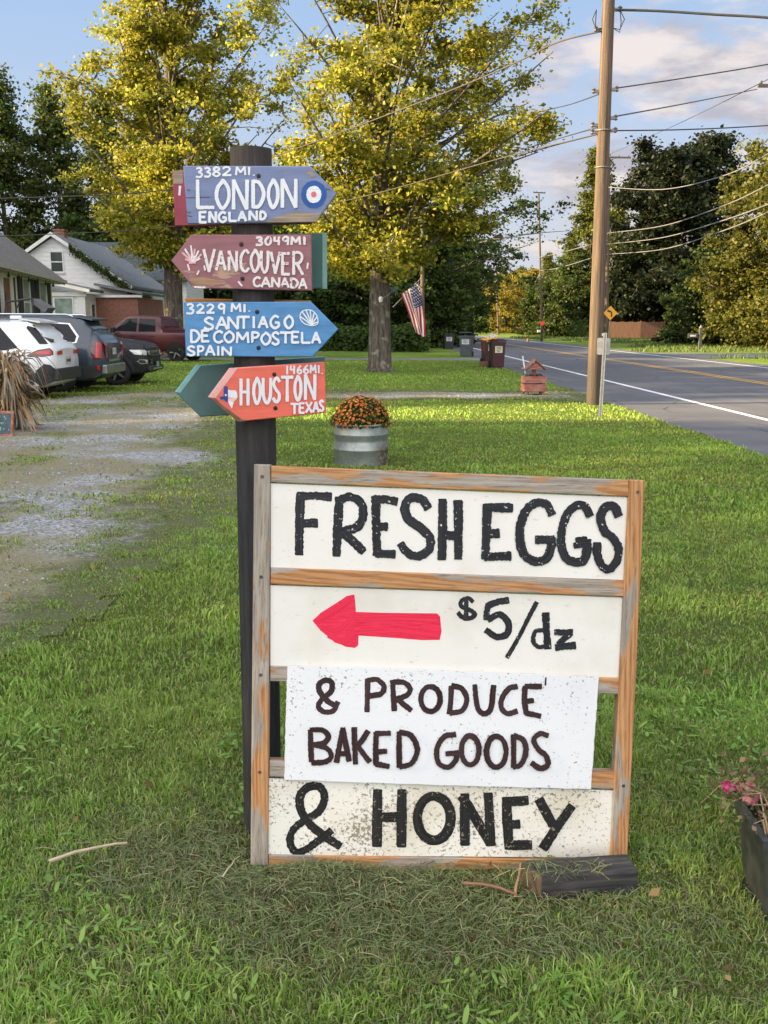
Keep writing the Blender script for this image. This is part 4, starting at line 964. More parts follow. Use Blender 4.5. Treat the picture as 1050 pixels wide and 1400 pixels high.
def egg(a, b=0.0, top=0.25, low=0.6):        # envelope: wide in the middle, narrowing upward
    def f(h):
        return a * (low + (1 - low) * min(1, h / .35)) * (1 if h < .45 else max(top, math.sqrt(max(0, 1 - ((h - .45) / .58) ** 2))))
    return f
def cone(a, top=0.08): return lambda h: a * (1 - (1 - top) * h)
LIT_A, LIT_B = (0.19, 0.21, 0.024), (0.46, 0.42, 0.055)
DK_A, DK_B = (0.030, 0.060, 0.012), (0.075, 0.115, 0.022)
def X_at(px, Y): return (px - CXP) / FPX * Y / math.cos(PITCH) if False else at(px, 440, Y).x
def trees():
    # the two big maples on the lawn
    def r2(h): return 4.6 * (0.50 + .50 * min(1, h / .3)) * (1 if h < .6 else max(.25, math.sqrt(max(0, 1 - ((h - .6) / .45) ** 2))))
    p = G(519, 508)
    t2 = tree('maple_tree', 'yellow green maple with a flag on its trunk, standing behind the flower tub', 'tree', p.x, p.y, 'big maples on the lawn', seed=12, H=16.0, tr=.40, z0=3.7, Rf=r2, nlimb=56, nleaf=100000, lsize=.135,
              colA=(0.12, 0.16, 0.018), colB=LIT_B, accent=(0.46, 0.33, 0.05), pa=.08, spread=.048, lopside=(2.2, -.2), sub=9, wob=.28, rise=.75, lo_=.5, gam=.6)
    p = G(238, 489)
    def r1(h): return 4.8 * (0.45 + .55 * min(1, h / .25)) * (1 if h < .6 else max(.3, math.sqrt(max(0, 1 - ((h - .6) / .48) ** 2))))
    t1 = tree('maple_tree', 'tall yellow green maple with lichen on its trunk, beside the parked cars', 'tree', p.x, p.y, 'big maples on the lawn', seed=31, H=21.5, tr=.50, z0=4.7, Rf=r1, nlimb=60, nleaf=96000, lsize=.175,
              colA=(0.13, 0.17, 0.018), colB=LIT_B, accent=(0.46, 0.33, 0.05), pa=.08, spread=.042, lopside=(1.6, 0), sub=9, wob=.34, rise=.75, lo_=.5, gam=.6)
    # spreading tree over the road beyond the bins
    def r3(h): return 8.0 * (.75 if h < .2 else 1) * (1 if h < .4 else max(.3, math.sqrt(max(0, 1 - ((h - .4) / .62) ** 2))))
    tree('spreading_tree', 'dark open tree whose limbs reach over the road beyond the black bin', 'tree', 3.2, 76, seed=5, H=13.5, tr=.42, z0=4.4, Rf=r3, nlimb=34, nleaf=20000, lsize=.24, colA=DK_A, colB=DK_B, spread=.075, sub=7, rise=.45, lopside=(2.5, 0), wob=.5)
    # dense trees behind the lawn (shared shapes)
    def rb(h): return 3.9 * (1 if h < .55 else max(.25, math.sqrt(max(0, 1 - ((h - .55) / .5) ** 2))))
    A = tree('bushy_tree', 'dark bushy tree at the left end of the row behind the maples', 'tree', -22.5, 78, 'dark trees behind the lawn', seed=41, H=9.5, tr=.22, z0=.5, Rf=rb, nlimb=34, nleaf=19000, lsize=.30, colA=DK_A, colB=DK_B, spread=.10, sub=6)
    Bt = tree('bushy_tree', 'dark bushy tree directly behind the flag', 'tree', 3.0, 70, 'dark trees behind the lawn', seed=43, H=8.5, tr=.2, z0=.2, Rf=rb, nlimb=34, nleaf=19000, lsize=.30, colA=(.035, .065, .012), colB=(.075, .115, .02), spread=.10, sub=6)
    row = [(-17.5, 74, A, 1.0, 'dark bushy tree behind the trunk of the maple by the cars'), (-12.5, 76, Bt, 1.1, 'dark bushy tree behind the arrow boards, left of the signpost'), (-7.5, 72, A, 1.05, 'dark bushy tree behind the signpost top'), (-3.6, 69, Bt, .95, 'dark bushy tree right of the signpost, left of the maple with the flag'),
           (.0, 66.5, A, .85, 'dark bushy tree behind the trunk of the maple with the flag'), (-1.5, 80, Bt, 1.3, 'taller dark tree behind the maple with the flag'), (5.2, 96, A, 1.2, 'dark bushy tree left of the road where the road bends'), (1.5, 112, Bt, 1.3, 'dark bushy tree farthest along the left side of the road')]
    for i, (x, y, s, sc, lb) in enumerate(row): copy_tree(s, x, y, i * 1.9, sc, lb, 'dark trees behind the lawn')
    # tall trees at the left edge
    def rt(h): return 3.6 * (.8 + .2 * min(1, h / .2)) * (1 if h < .5 else max(.16, 1 - ((h - .5) / .52) ** 1.6))
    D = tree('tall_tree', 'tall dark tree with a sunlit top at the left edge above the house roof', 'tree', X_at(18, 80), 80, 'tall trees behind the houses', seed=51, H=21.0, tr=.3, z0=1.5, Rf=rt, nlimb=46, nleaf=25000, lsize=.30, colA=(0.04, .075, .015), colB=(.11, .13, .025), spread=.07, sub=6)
    for i, (px, y, sc, lb) in enumerate(((92, 84, .98, 'tall dark tree behind the chimney of the white house'), (150, 80, .92, 'tall dark tree between the white house roof and the maple'), (-60, 82, .95, 'tall dark tree beyond the grey roof, partly out of view'), (205, 92, .85, 'dark tree showing between the leaves of the maple by the cars'), (285, 96, .9, 'dark tree far behind the arrow boards'), (400, 105, .9, 'dark tree far behind the signpost and the maple'))):
        copy_tree(D, X_at(px, y), y, 1.3 + i * 2.1, sc, lb, 'tall trees behind the houses')
    # right side of the road
    def rm(h): return 7.0 * (.9 + .1 * min(1, h / .15)) * (1 if h < .62 else max(.3, math.sqrt(max(0, 1 - ((h - .62) / .44) ** 2))))
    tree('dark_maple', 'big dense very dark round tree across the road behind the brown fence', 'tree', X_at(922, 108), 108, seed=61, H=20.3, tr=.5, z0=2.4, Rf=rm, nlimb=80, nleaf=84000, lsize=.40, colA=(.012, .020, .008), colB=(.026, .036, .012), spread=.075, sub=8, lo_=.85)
    def ry(h): return 4.3 * (1 if h < .5 else max(.2, math.sqrt(max(0, 1 - ((h - .5) / .53) ** 2))))
    E = tree('roadside_tree', 'sunlit yellow green tree at the right edge across the road', 'tree', X_at(1052, 66), 66, 'green trees across the road', seed=71, H=13.2, tr=.25, z0=.6, Rf=ry, nlimb=44, nleaf=46000, lsize=.23, colA=(.05, .07, .012), colB=(.165, .15, .022), spread=.085, sub=7)
    copy_tree(E, X_at(1120, 60), 60, 2.0, 1.0, 'sunlit tree beyond the right edge of the picture across the road', 'green trees across the road')
    F_ = tree('roadside_tree', 'low dark green bushy tree across the road by the mailbox post', 'tree', X_at(962, 74), 74, 'green trees across the road', seed=73, H=6.2, tr=.16, z0=.2, Rf=lambda h: 3.2 * (1 if h < .5 else max(.2, math.sqrt(max(0, 1 - ((h - .5) / .53) ** 2)))), nlimb=32, nleaf=17000, lsize=.26, colA=(.03, .055, .012), colB=(.075, .10, .02), spread=.11, sub=6)
    for i, (px, y, sc, lb) in enumerate(((1030, 72, 1.0, 'low dark bushy tree at the right edge behind the mailbox'), (1000, 84, 1.25, 'dark bushy tree right of the fence below the big dark tree'), (905, 112, 1.0, 'dark undergrowth tree behind the right end of the fence'), (845, 113, 1.1, 'dark bushy tree behind the left end of the fence'), (940, 92, .8, 'dark bushy tree just right of the brown fence'))):
        copy_tree(F_, X_at(px, y), y, .7 + 1.7 * i, sc, lb, 'green trees across the road')
    def rc(h): return 4.6 * (1 if h < .15 else max(.07, 1 - ((h - .15) / .87) ** 1.25))
    K = tree('pointed_tree', 'tall pointed yellow green tree behind the utility pole', 'tree', X_at(806, 128), 128, 'pointed trees down the road', seed=81, H=23.5, tr=.3, z0=1.0, Rf=rc, nlimb=54, nleaf=26000, lsize=.36, colA=(.06, .085, .014), colB=(.16, .165, .028), spread=.055, sub=6)
    for i, (px, y, sc, lb) in enumerate(((776, 134, .58, 'dark pointed tree left of the utility pole, above the far mailbox'), (748, 150, .52, 'smaller pointed tree left of the utility pole, nearest the road bend'), (840, 122, .72, 'pointed tree half hidden by the utility pole'))):
        copy_tree(K, X_at(px, y), y, 1 + 2 * i, sc, lb, 'pointed trees down the road', 1.0)
    for ch in (F_,):
        for i, (px, y, sc, lb) in enumerate(((790, 120, 1.5, 'broad dark tree behind the far mailbox'), (745, 140, 1.3, 'dark tree on the right where the road bends'), (822, 116, 1.2, 'dark bushy tree behind the utility pole base'))):
            copy_tree(ch, X_at(px, y), y, 2.2 * i, sc, lb, 'green trees across the road')
    def rl(h): return 4.6 * (1 if h < .5 else max(.25, math.sqrt(max(0, 1 - ((h - .5) / .53) ** 2))))
    S_ = tree('sunlit_tree', 'golden sunlit round tree at the end of the road behind the far pole', 'tree', X_at(690, 176), 176, 'golden trees at the road bend', seed=91, H=10.0, tr=.25, z0=.3, Rf=rl, nlimb=34, nleaf=16000, lsize=.40, colA=(.16, .15, .02), colB=(.36, .27, .04), spread=.10, sub=6)
    for i, (px, y, sc, lb) in enumerate(((728, 188, 1.15, 'taller golden tree behind the round golden one'), (650, 196, .95, 'golden tree left of the round golden one'))): copy_tree(S_, X_at(px, y), y, 2 * i + 1, sc, lb, 'golden trees at the road bend')
    for i, (px, y, sc, lb) in enumerate(((640, 215, 1.35, 'large dark tree closing the view at the road end'), (585, 200, 1.3, 'large dark tree left of the road end'), (700, 235, 1.5, 'dark tree behind the golden trees'), (760, 225, 1.5, 'dark tree behind the pointed trees'), (530, 190, 1.4, 'dark tree behind the leaning flag'), (615, 160, 1.2, 'dark tree on the left at the road bend'))): copy_tree(A, X_at(px, y), y, i * 1.1, sc, lb, 'dark trees at the road end')
    # far-off wood closing the horizon
    n = 60000; x = rng.uniform(-330, 330, n); y = 265 + rng.random(n) * 26; hh = 6 + 5 * fbm(x, x * 0, 14, 3); z = rng.random(n) ** .8 * hh
    V, T, K_ = leaf_cloud(np.stack([x, y, z], -1), 1.2, palette(n, DK_A, DK_B, rng)); o = np_mesh('far_woods', V, T, LEAFM(), cols=K_); tag(o, 'far wood closing the view along the horizon', 'woods', kind='stuff')
    # leaf wall added out of view to the left, shaped to shade the near lawn, a low spot lets one band of sun through
    n = 90000; y = rng.uniform(-70, 135, n); xo = -52 - 9 * rng.random(n)
    yy = y - xo * math.tan(SUN_AZ)                                   # where the sun's path over this leaf crosses the sign's line
    hx = 3.5 + 1.1 * (fbm(y, y * 0, 7, 8) - .5) * 2
    def notch(c, w): return np.clip(1.6 - np.abs(yy - c) / (w / 2), 0, 1)
    hx = hx - (4.6 + .5 * np.sin(yy * 9)) * np.maximum(notch(17.8, 3.5), np.maximum(notch(15.0, .35), notch(21.9, .3)))
    top = -xo / math.cos(SUN_AZ) * math.tan(SUN_EL) + hx
    top = np.where(yy > 122, 4.0, top)
    z = rng.random(n) ** .85 * top
    V, T, K_ = leaf_cloud(np.stack([xo, y, z], -1), .85, palette(n, DK_A, DK_B, rng)); o = np_mesh('woods', V, T, LEAFM(), cols=K_); tag(o, 'unseen dark leaf wall added beyond the left side to shade the lawn', 'woods', kind='stuff')
# ------------------------------------------------------------------ tub of chrysanthemums, wishing well, window box
def tub():
    p = G(493, 639); p.y += 0.30; s = p.y / FPX; r = 37.0 * s * 1.0
    h = (CYP - 0) * 0 + 0.47
    o = empty('galvanised_tub', p, 'round galvanised steel stock tub on the lawn behind the farm sign', 'planter tub')
    m, nt, N, L, P = nodes_of('galvanised'); v = coords(nt); a = noise(nt, v, 5, 4); vo = add(nt, 'ShaderNodeTexVoronoi'); L(v, vo.inputs['Vector']); vo.inputs['Scale'].default_value = 30
    sp = add(nt, 'ShaderNodeSeparateXYZ'); L(v, sp.inputs[0])
    c = mixc(nt, ramp(nt, vo.outputs['Distance'], .1, .6), (0.30, 0.33, 0.315), (0.23, 0.26, 0.25)); c = mixc(nt, ramp(nt, a, .4, .7), c, (0.34, 0.37, 0.345))
    mud = mth(nt, 'MULTIPLY', ramp(nt, sp.outputs[0], .10, .28), ramp(nt, noise(nt, v, 12, 5, .7), .42, .52)); mud = mth(nt, 'MULTIPLY', mud, ramp(nt, sp.outputs[2], .34, .12))
    c = mixc(nt, mud, c, (0.13, 0.085, 0.04)); L(c, P.inputs['Base Color']); P.inputs['Metallic'].default_value = .6
    rgh = mth(nt, 'ADD', mth(nt, 'MULTIPLY', mud, .4), .46); L(rgh, P.inputs['Roughness'])
    mb = MB(); prof = [(r, 0), (r, .17), (r * 1.012, .175), (r * 1.012, .19), (r, .195), (r, .255), (r * .985, .265), (r * .985, .295), (r, .305), (r, .335), (r * 1.02, .345), (r * 1.02, .36), (r, .37), (r, h - .02)]
    mb.lathe(prof, 56); mb.build('tub_wall', m, o, smooth=True)
    mb = MB(); mb.lathe([(r, h - .022), (r * 1.025, h - .018), (r * 1.035, h - .004), (r * 1.02, h + .006), (r * .98, h + .004), (r * .965, h - .02), (r * .96, h - .2)], 56); mb.build('rim', m, o, smooth='all')
    mb = MB(); mb.lathe([(0.001, h - .05), (r * .962, h - .055)], 32); mb.build('soil', M('potting_soil', (.03, .02, .014), .95, bmp=.8, sc=40), o)
    # mums: dome of small leaves with orange flower heads
    q = Vector((p.x, p.y, h - 0.05)); f = empty('chrysanthemum', q, 'dome of rusty orange chrysanthemums growing in the steel tub', 'flowers')
    n = 9000; u = rng.random(n); ph = rng.uniform(0, 6.283, n); ct = rng.random(n); rr = .93 + .1 * (vnoise(ph * 3, ct * 9, 1.0, 4) - .5); st = np.sqrt(1 - ct * ct); R0 = r * 1.16; Hh = .35
    k = (rng.random(n) ** .35)
    Pn = np.stack([R0 * st * np.cos(ph) * rr * k, R0 * st * np.sin(ph) * rr * k, ct * Hh * rr * k + .02], -1)
    V, T, K = leaf_cloud(Pn, .035, palette(n, (.035, .075, .015), (.09, .14, .03), rng)); np_mesh('foliage', V, T, LEAFM(), f, cols=K)
    n = 900; Vs, Ts, Cs = [], [], []; off = 0
    for i in range(n):
        c_ = random.random() ** .8; a = random.uniform(0, 6.283); s_ = math.sqrt(1 - c_ * c_); g = random.uniform(.84, 1.06) * (1 + .10 * math.sin(3 * a + 1) * s_ + .05 * math.sin(7 * a))
        nrm = Vector((s_ * math.cos(a) / R0, s_ * math.sin(a) / R0, c_ / Hh)).normalized(); c0 = Vector((R0 * s_ * math.cos(a), R0 * s_ * math.sin(a), c_ * Hh + .02)) * g
        t1 = nrm.orthogonal().normalized(); t2 = nrm.cross(t1); fr = random.uniform(.008, .016); m_ = 10
        col = random.choice([(.45, .085, .018), (.55, .15, .025), (.34, .045, .014), (.42, .07, .018), (.60, .22, .04)]) if not (a < 1.3 and a > .3 and c_ > .5) else (.45, .05, .06)
        vs = [c0 + nrm * .007]; cl = [(.38, .16, .02)]
        for j in range(m_):
            b = 2 * math.pi * j / m_; rad = fr * (1.15 if j % 2 else .72); vs.append(c0 + (t1 * math.cos(b) + t2 * math.sin(b)) * rad + nrm * (.002 if j % 2 else .006)); cl.append(col)
        Vs += [tuple(v) for v in vs]; Cs += cl; Ts += [(off, off + 1 + j, off + 1 + (j + 1) % m_) for j in range(m_)]; off += m_ + 1
    np_mesh('blossoms', np.array(Vs), np.array(Ts), attr_mat('petal', .6, .15), f, cols=np.array(Cs))
    # wispy stems behind
    mb = MB()
    for i in range(26):
        a = random.uniform(0, 6.28); b = Vector((random.uniform(-r, r) * .9, random.uniform(0, r), .05)); e = b + Vector((random.uniform(-.14, .14), random.uniform(0, .1), random.uniform(.30, .52)))
        mb.tube([b, b.lerp(e, .5) + Vector((.02, 0, .03)), e], [.003, .0025, .0012], 4)
    mb.build('stems', M('stem_pale', (.16, .17, .07), .8), f)
    EXC.append((p.x, p.y, r))
tub()
def well():
    p = G(731, 541); p.y += .2; o = empty('wishing_well_planter', p, 'small weathered red wooden wishing well planter with a pitched roof by the driveway', 'planter', rz=R(4))
    red = M('faded_red_wood', (.30, .075, .055), .85, sc=9, col2=(.34, .19, .15), stretch=(.6, 3, 3), bmp=.4); gw = M('grey_wood', (.27, .22, .18), .85, sc=12, var=.45, stretch=(.6, 4, 4), bmp=.4)
    W = .25
    for z0, z1 in ((.09, .25), (.275, .43)):
        mb = MB(); mb.box((-W, -.2, z0), (W, -.175, z1), 0, None, .004); mb.box((-W, .175, z0), (W, .2, z1), 0, None, .004); mb.box((-W, -.174, z0), (-W + .025, .174, z1), 0, None, .004); mb.box((W - .025, -.174, z0), (W, .174, z1), 0, None, .004)
        mb.build('slat_board', red, o)
    mb = MB()
    for sx in (-1, 1):
        for sy in (-1, 1): mb.box((sx * .19 - .03, sy * .14 - .03, 0), (sx * .19 + .03, sy * .14 + .03, .42))
    mb.split('corner_post', gw, o)
    mb = MB(); mb.box((-.225, -.172, .3), (.225, .172, .36)); mb.build('soil', M('potting_soil', (.03, .02, .014), .95), o)
    mb = MB(); mb.box((-.045, -.03, .36), (.045, .03, .60)); mb.build('roof_post', red, o)
    for s in (-1, 1):
        mb = MB(); mb.box((-.02, -.19, -.012), (.33, .19, .012), 0, Matrix.Translation((0, 0, .785)) @ Matrix.Rotation(0 if s > 0 else math.pi, 4, 'Z') @ Matrix.Rotation(R(40), 4, 'Y'), .003); mb.build('roof_board', M('roof_red_wood', (.22, .075, .06), .85, sc=9, col2=(.27, .17, .14), stretch=(3, .6, 3), bmp=.5), o)
    mb = MB(); mb.prism([(-.2, -.14, .58), (.2, -.14, .58), (0, -.14, .75)], (0, .022, 0)); mb.build('gable_board', red, o)
    pl = Plane(p + Vector((0, -.2, 0)), Matrix.Rotation(R(4), 3, 'Z') @ Vector((1, 0, 0)), (0, 0, 1)); B = Brush(pl, -.0045)
    for i in range(7): B.stroke([(721 + i * 3, 519.5), (722 + i * 3 + (i % 2), 521.5), (723 + i * 3, 520 + (i % 2))], .55)
    b = B.mb; bo = B.build('faded_marks', M('mark_red', (.36, .05, .05), .8), o); bo.matrix_local = o.matrix_basis.inverted() @ pl.M
    a = G(729, 535); a.y = p.y - .1; a.x = p.x - .18; a.z = .35; t = at(714.5, 486.5, p.y - .05)
    st = empty('reflector_stake', (a.x, a.y, .0), 'thin white leaning marker stake beside the red wishing well', 'marker stake'); mb = MB()
    a0 = Vector((a.x + .06, a.y, 0)); d = (t - a0); q1 = a0 + d * .55
    mb.tube([Vector(a0) - Vector((a.x, a.y, 0)), q1 - Vector((a.x, a.y, 0))], .010, 8); mb.build('lower_stake', M('stake_dark', (.05, .05, .05), .6), st); mb = MB(); mb.tube([q1 - Vector((a.x, a.y, 0)), t - Vector((a.x, a.y, 0))], .016, 8); mb.build('white_stake', M('stake_white', (.75, .73, .70), .5), st)
    EXC.append((p.x, p.y, .24))
    # a few weeds in the well
    n = 500; Pn = np.stack([rng.normal(0, .09, n), rng.normal(.0, .07, n), .36 + rng.random(n) ** 2 * .12], -1); V, T, K = leaf_cloud(Pn, .03, palette(n, (.05, .04, .02), (.13, .11, .05), rng)); w = np_mesh('withered_plant', V, T, LEAFM(), cols=K); w.location = p; tag(w, 'withered plant inside the red wishing well planter', 'plant')
well()
def window_box():
    z = .25; a = G(1003, 1088, z); b = G(1044, 1150, z); ex = (b - a); ang = math.atan2(ex.y, ex.x)      # left edge of the trough, far to near
    d1 = Vector((ex.x, ex.y, 0)).normalized(); d2 = Vector((-d1.y, d1.x, 0)); L1 = .20; L2 = .75
    if d2.x < 0: d2 = -d2
    L1 = ex.length
    o = empty('window_box', (a.x, a.y, 0), 'long black plastic window box standing on the grass right of the farm sign', 'planter')
    blk = M('black_plastic', (.022, .024, .027), .5, sc=14, col2=(.06, .065, .06), bmp=.15); mb = MB()
    def ringp(h, ins): return [d1 * ins + d2 * ins, d1 * (L1 - ins) + d2 * ins, d1 * (L1 - ins) + d2 * (L2 - ins), d1 * ins + d2 * (L2 - ins)], h
    rings = [ringp(0, .035), ringp(z - .03, .012), ringp(z - .03, 0), ringp(z, -.002), ringp(z + .002, .016), ringp(z - .06, .02)]
    vs = [Vector((p.x, p.y, h)) for ps, h in rings for p in ps]; fs = [(4 * i + k, 4 * i + (k + 1) % 4, 4 * i + 4 + (k + 1) % 4, 4 * i + 4 + k) for i in range(5) for k in range(4)]; fs.append((0, 3, 2, 1))
    mb.add(vs, fs); mb.build('box_shell', blk, o)
    mb = MB(); ps, h = ringp(z - .05, .021); mb.poly([Vector((p.x, p.y, h)) for p in ps]); mb.build('soil', M('potting_soil', (.03, .02, .014), .95), o)
    f = empty('petunia', Vector((a.x, a.y, z - .05)), 'dried straggly petunia with a few magenta flowers in the black window box', 'flowers')
    mb = MB()
    for i in range(60):
        s = d1 * random.uniform(.02, L1) + d2 * random.uniform(.02, .6); e = s + Vector((random.gauss(-.05, .07), random.gauss(.0, .07), random.uniform(.0, .15))); md = s.lerp(e, .5) + Vector((0, 0, random.uniform(.03, .12)))
        mb.tube([s, s.lerp(md, .6), md, md.lerp(e, .5) + Vector((random.uniform(-.02, .02), 0, .01)), e], [.003, .0026, .0022, .0018, .001], 4)
    mb.build('dry_stems', M('dry_stem', (.36, .26, .15), .8, sc=30), f)
    n = 1400; k = rng.random((n, 2)); base = np.array([tuple(d1 * (L1 * t - .05) + d2 * (.5 * u - .03)) for t, u in k]); Pn = base + np.stack([rng.normal(-.02, .04, n), rng.normal(.02, .05, n), .03 + rng.random(n) * .14], -1)
    V, T, K = leaf_cloud(Pn, .018, palette(n, (.06, .10, .02), (.14, .13, .06), rng, (.30, .2, .12), .35)); np_mesh('leaves', V, T, LEAFM(), f, cols=K)
    mag = M('petal_magenta', (.34, .02, .10), .5, sc=40, col2=(.42, .06, .16)); pal = M('petal_faded', (.42, .17, .17), .6, sc=40)
    for i, (px, py, zz, fr, mt) in enumerate(((996, 1076, .31, .017, mag), (1009, 1076, .30, .013, mag), (1026, 1075, .33, .014, pal), (1030, 1092, .30, .016, mag), (1022, 1090, .31, .015, pal), (992, 1073, .32, .011, mag))):
        c0 = G(px, py, zz) - Vector((a.x, a.y, z - .05)); mb = MB(); nr = Vector((random.uniform(-.5, .3), -1, random.uniform(.2, .8))).normalized(); t1 = nr.orthogonal().normalized(); t2 = nr.cross(t1); vs = [c0 - nr * .008]
        for j in range(15): b_ = 2 * math.pi * j / 15; rad = fr * (1 + .16 * math.cos(5 * b_)); vs.append(c0 + (t1 * math.cos(b_) + t2 * math.sin(b_)) * rad + nr * .004 * math.cos(5 * b_))
        mb.add(vs, [(0, 1 + j, 1 + (j + 1) % 15) for j in range(15)]); mb.build('flower', mt, f)
    c = (a + b) / 2 + d2 * L2 / 2; EXC.append((c.x, c.y, .30)); EXC.append((a.x + d1.x * .1 + d2.x * .1, a.y + d1.y * .1 + d2.y * .1, .09)); EXC.append((b.x + d2.x * .12, b.y + d2.y * .12, .10))
window_box()
# ------------------------------------------------------------------ dried cornstalks and the small chalkboard at the left edge
def corn():
    p = G(18, 588); p.x -= .06
    o = empty('cornstalk_bundle', p, 'bundle of dried tan cornstalks with drooping leaves at the left edge', 'cornstalks')
    mb = MB(); r = random.Random(3)
    for i in range(26):
        a = r.uniform(0, 6.28); q = Vector((math.cos(a) * r.uniform(0, .22), math.sin(a) * r.uniform(0, .22), 0)); e = q * r.uniform(.7, 1.5) + Vector((r.uniform(-.1, .1), r.uniform(-.1, .1), r.uniform(.85, 1.2))); mb.tube([q, q.lerp(e, .5), e], [.014, .012, .007], 5)
    mb.build('stalks', M('corn_stalk', (.30, .235, .14), .85, sc=12, var=.5), o)
    Vs, Ts, Cs = [], [], []; off = 0
    for i in range(760):
        a = r.uniform(0, 6.28); rad = r.uniform(0, .27); z = r.uniform(.3, 1.1); s = Vector((math.cos(a) * rad, math.sin(a) * rad, z)); out = Vector((math.cos(a + r.gauss(0, .5)), math.sin(a + r.gauss(0, .5)), 0)); L_ = r.uniform(.25, .7); up = r.uniform(-.15, .4); w = r.uniform(.009, .024); sd = Vector((-out.y, out.x, r.uniform(-.5, .5))).normalized(); n = 7
        col = np.array(r.choice([(.36, .27, .16), (.28, .22, .15), (.42, .27, .13), (.46, .24, .10), (.24, .20, .15), (.33, .28, .20)])) * r.uniform(.7, 1.15); tw = r.uniform(-1.5, 1.5); r_o = r.uniform(.3, 1.15); dr = r.uniform(.1, 1.1)
        for j in range(n):
            t = j / (n - 1); c = s + out * (L_ * r_o * (t - .25 * t * t)) + Vector((0, 0, up * 4 * t * (1 - t) * L_ - L_ * dr * t * t + r.uniform(-.012, .012))); ww = w * (1 - t ** 3) * (.6 + .4 * min(1, t * 5)); d = (sd * math.cos(tw * t) + Vector((0, 0, 1)) * math.sin(tw * t)) * ww; c.z = max(c.z, .02)
            Vs += [tuple(c - d), tuple(c + d)]; Cs += [col, col]
            if j: Ts += [(off + 2 * j - 2, off + 2 * j - 1, off + 2 * j + 1), (off + 2 * j - 2, off + 2 * j + 1, off + 2 * j)]
        off += 2 * n
    np_mesh('dry_leaves', np.array(Vs), np.array(Ts), attr_mat('dry_grass', .8, .1, .2), o, cols=np.array(Cs))
    b = G(8, 597); k = empty('chalkboard_sign', b, 'small tilted blackboard in a red frame with teal chalk marks under the cornstalks', 'sign', rz=R(-6)); tl = Matrix.Rotation(R(-14), 4, 'X')
    fr = M('board_red_frame', (.26, .06, .045), .8, sc=14, col2=(.32, .2, .13)); mb = MB()
    mb.box((-.42, -.012, 0), (.105, .012, .035), 0, tl); mb.box((-.42, -.012, .33), (.105, .012, .37), 0, tl); mb.box((.07, -.0115, .035), (.105, .0115, .33), 0, tl); mb.build('frame', fr, k)
    mb = MB(); mb.box((-.42, -.006, .036), (.069, .006, .329), 0, tl); mb.build('slate', M('slate_blue', (.035, .06, .08), .7, sc=18, col2=(.06, .10, .12)), k)
    mb = MB()
    for i in range(30):
        x = random.uniform(-.4, .06); z = random.choice([.27, .19, .11]) + random.uniform(-.02, .02); mb.box((x - .012, -.0075, z - .01), (x + random.uniform(.0, .012), -.0068, z + .012), i % 2, tl @ Matrix.Translation((x, 0, z)) @ Matrix.Rotation(random.uniform(-1, 1), 4, 'Y') @ Matrix.Translation((-x, 0, -z)))
    mb.build('chalk_marks', [M('chalk_teal', (.16, .42, .38), .9), M('chalk_green', (.25, .40, .26), .9)], k)
corn()
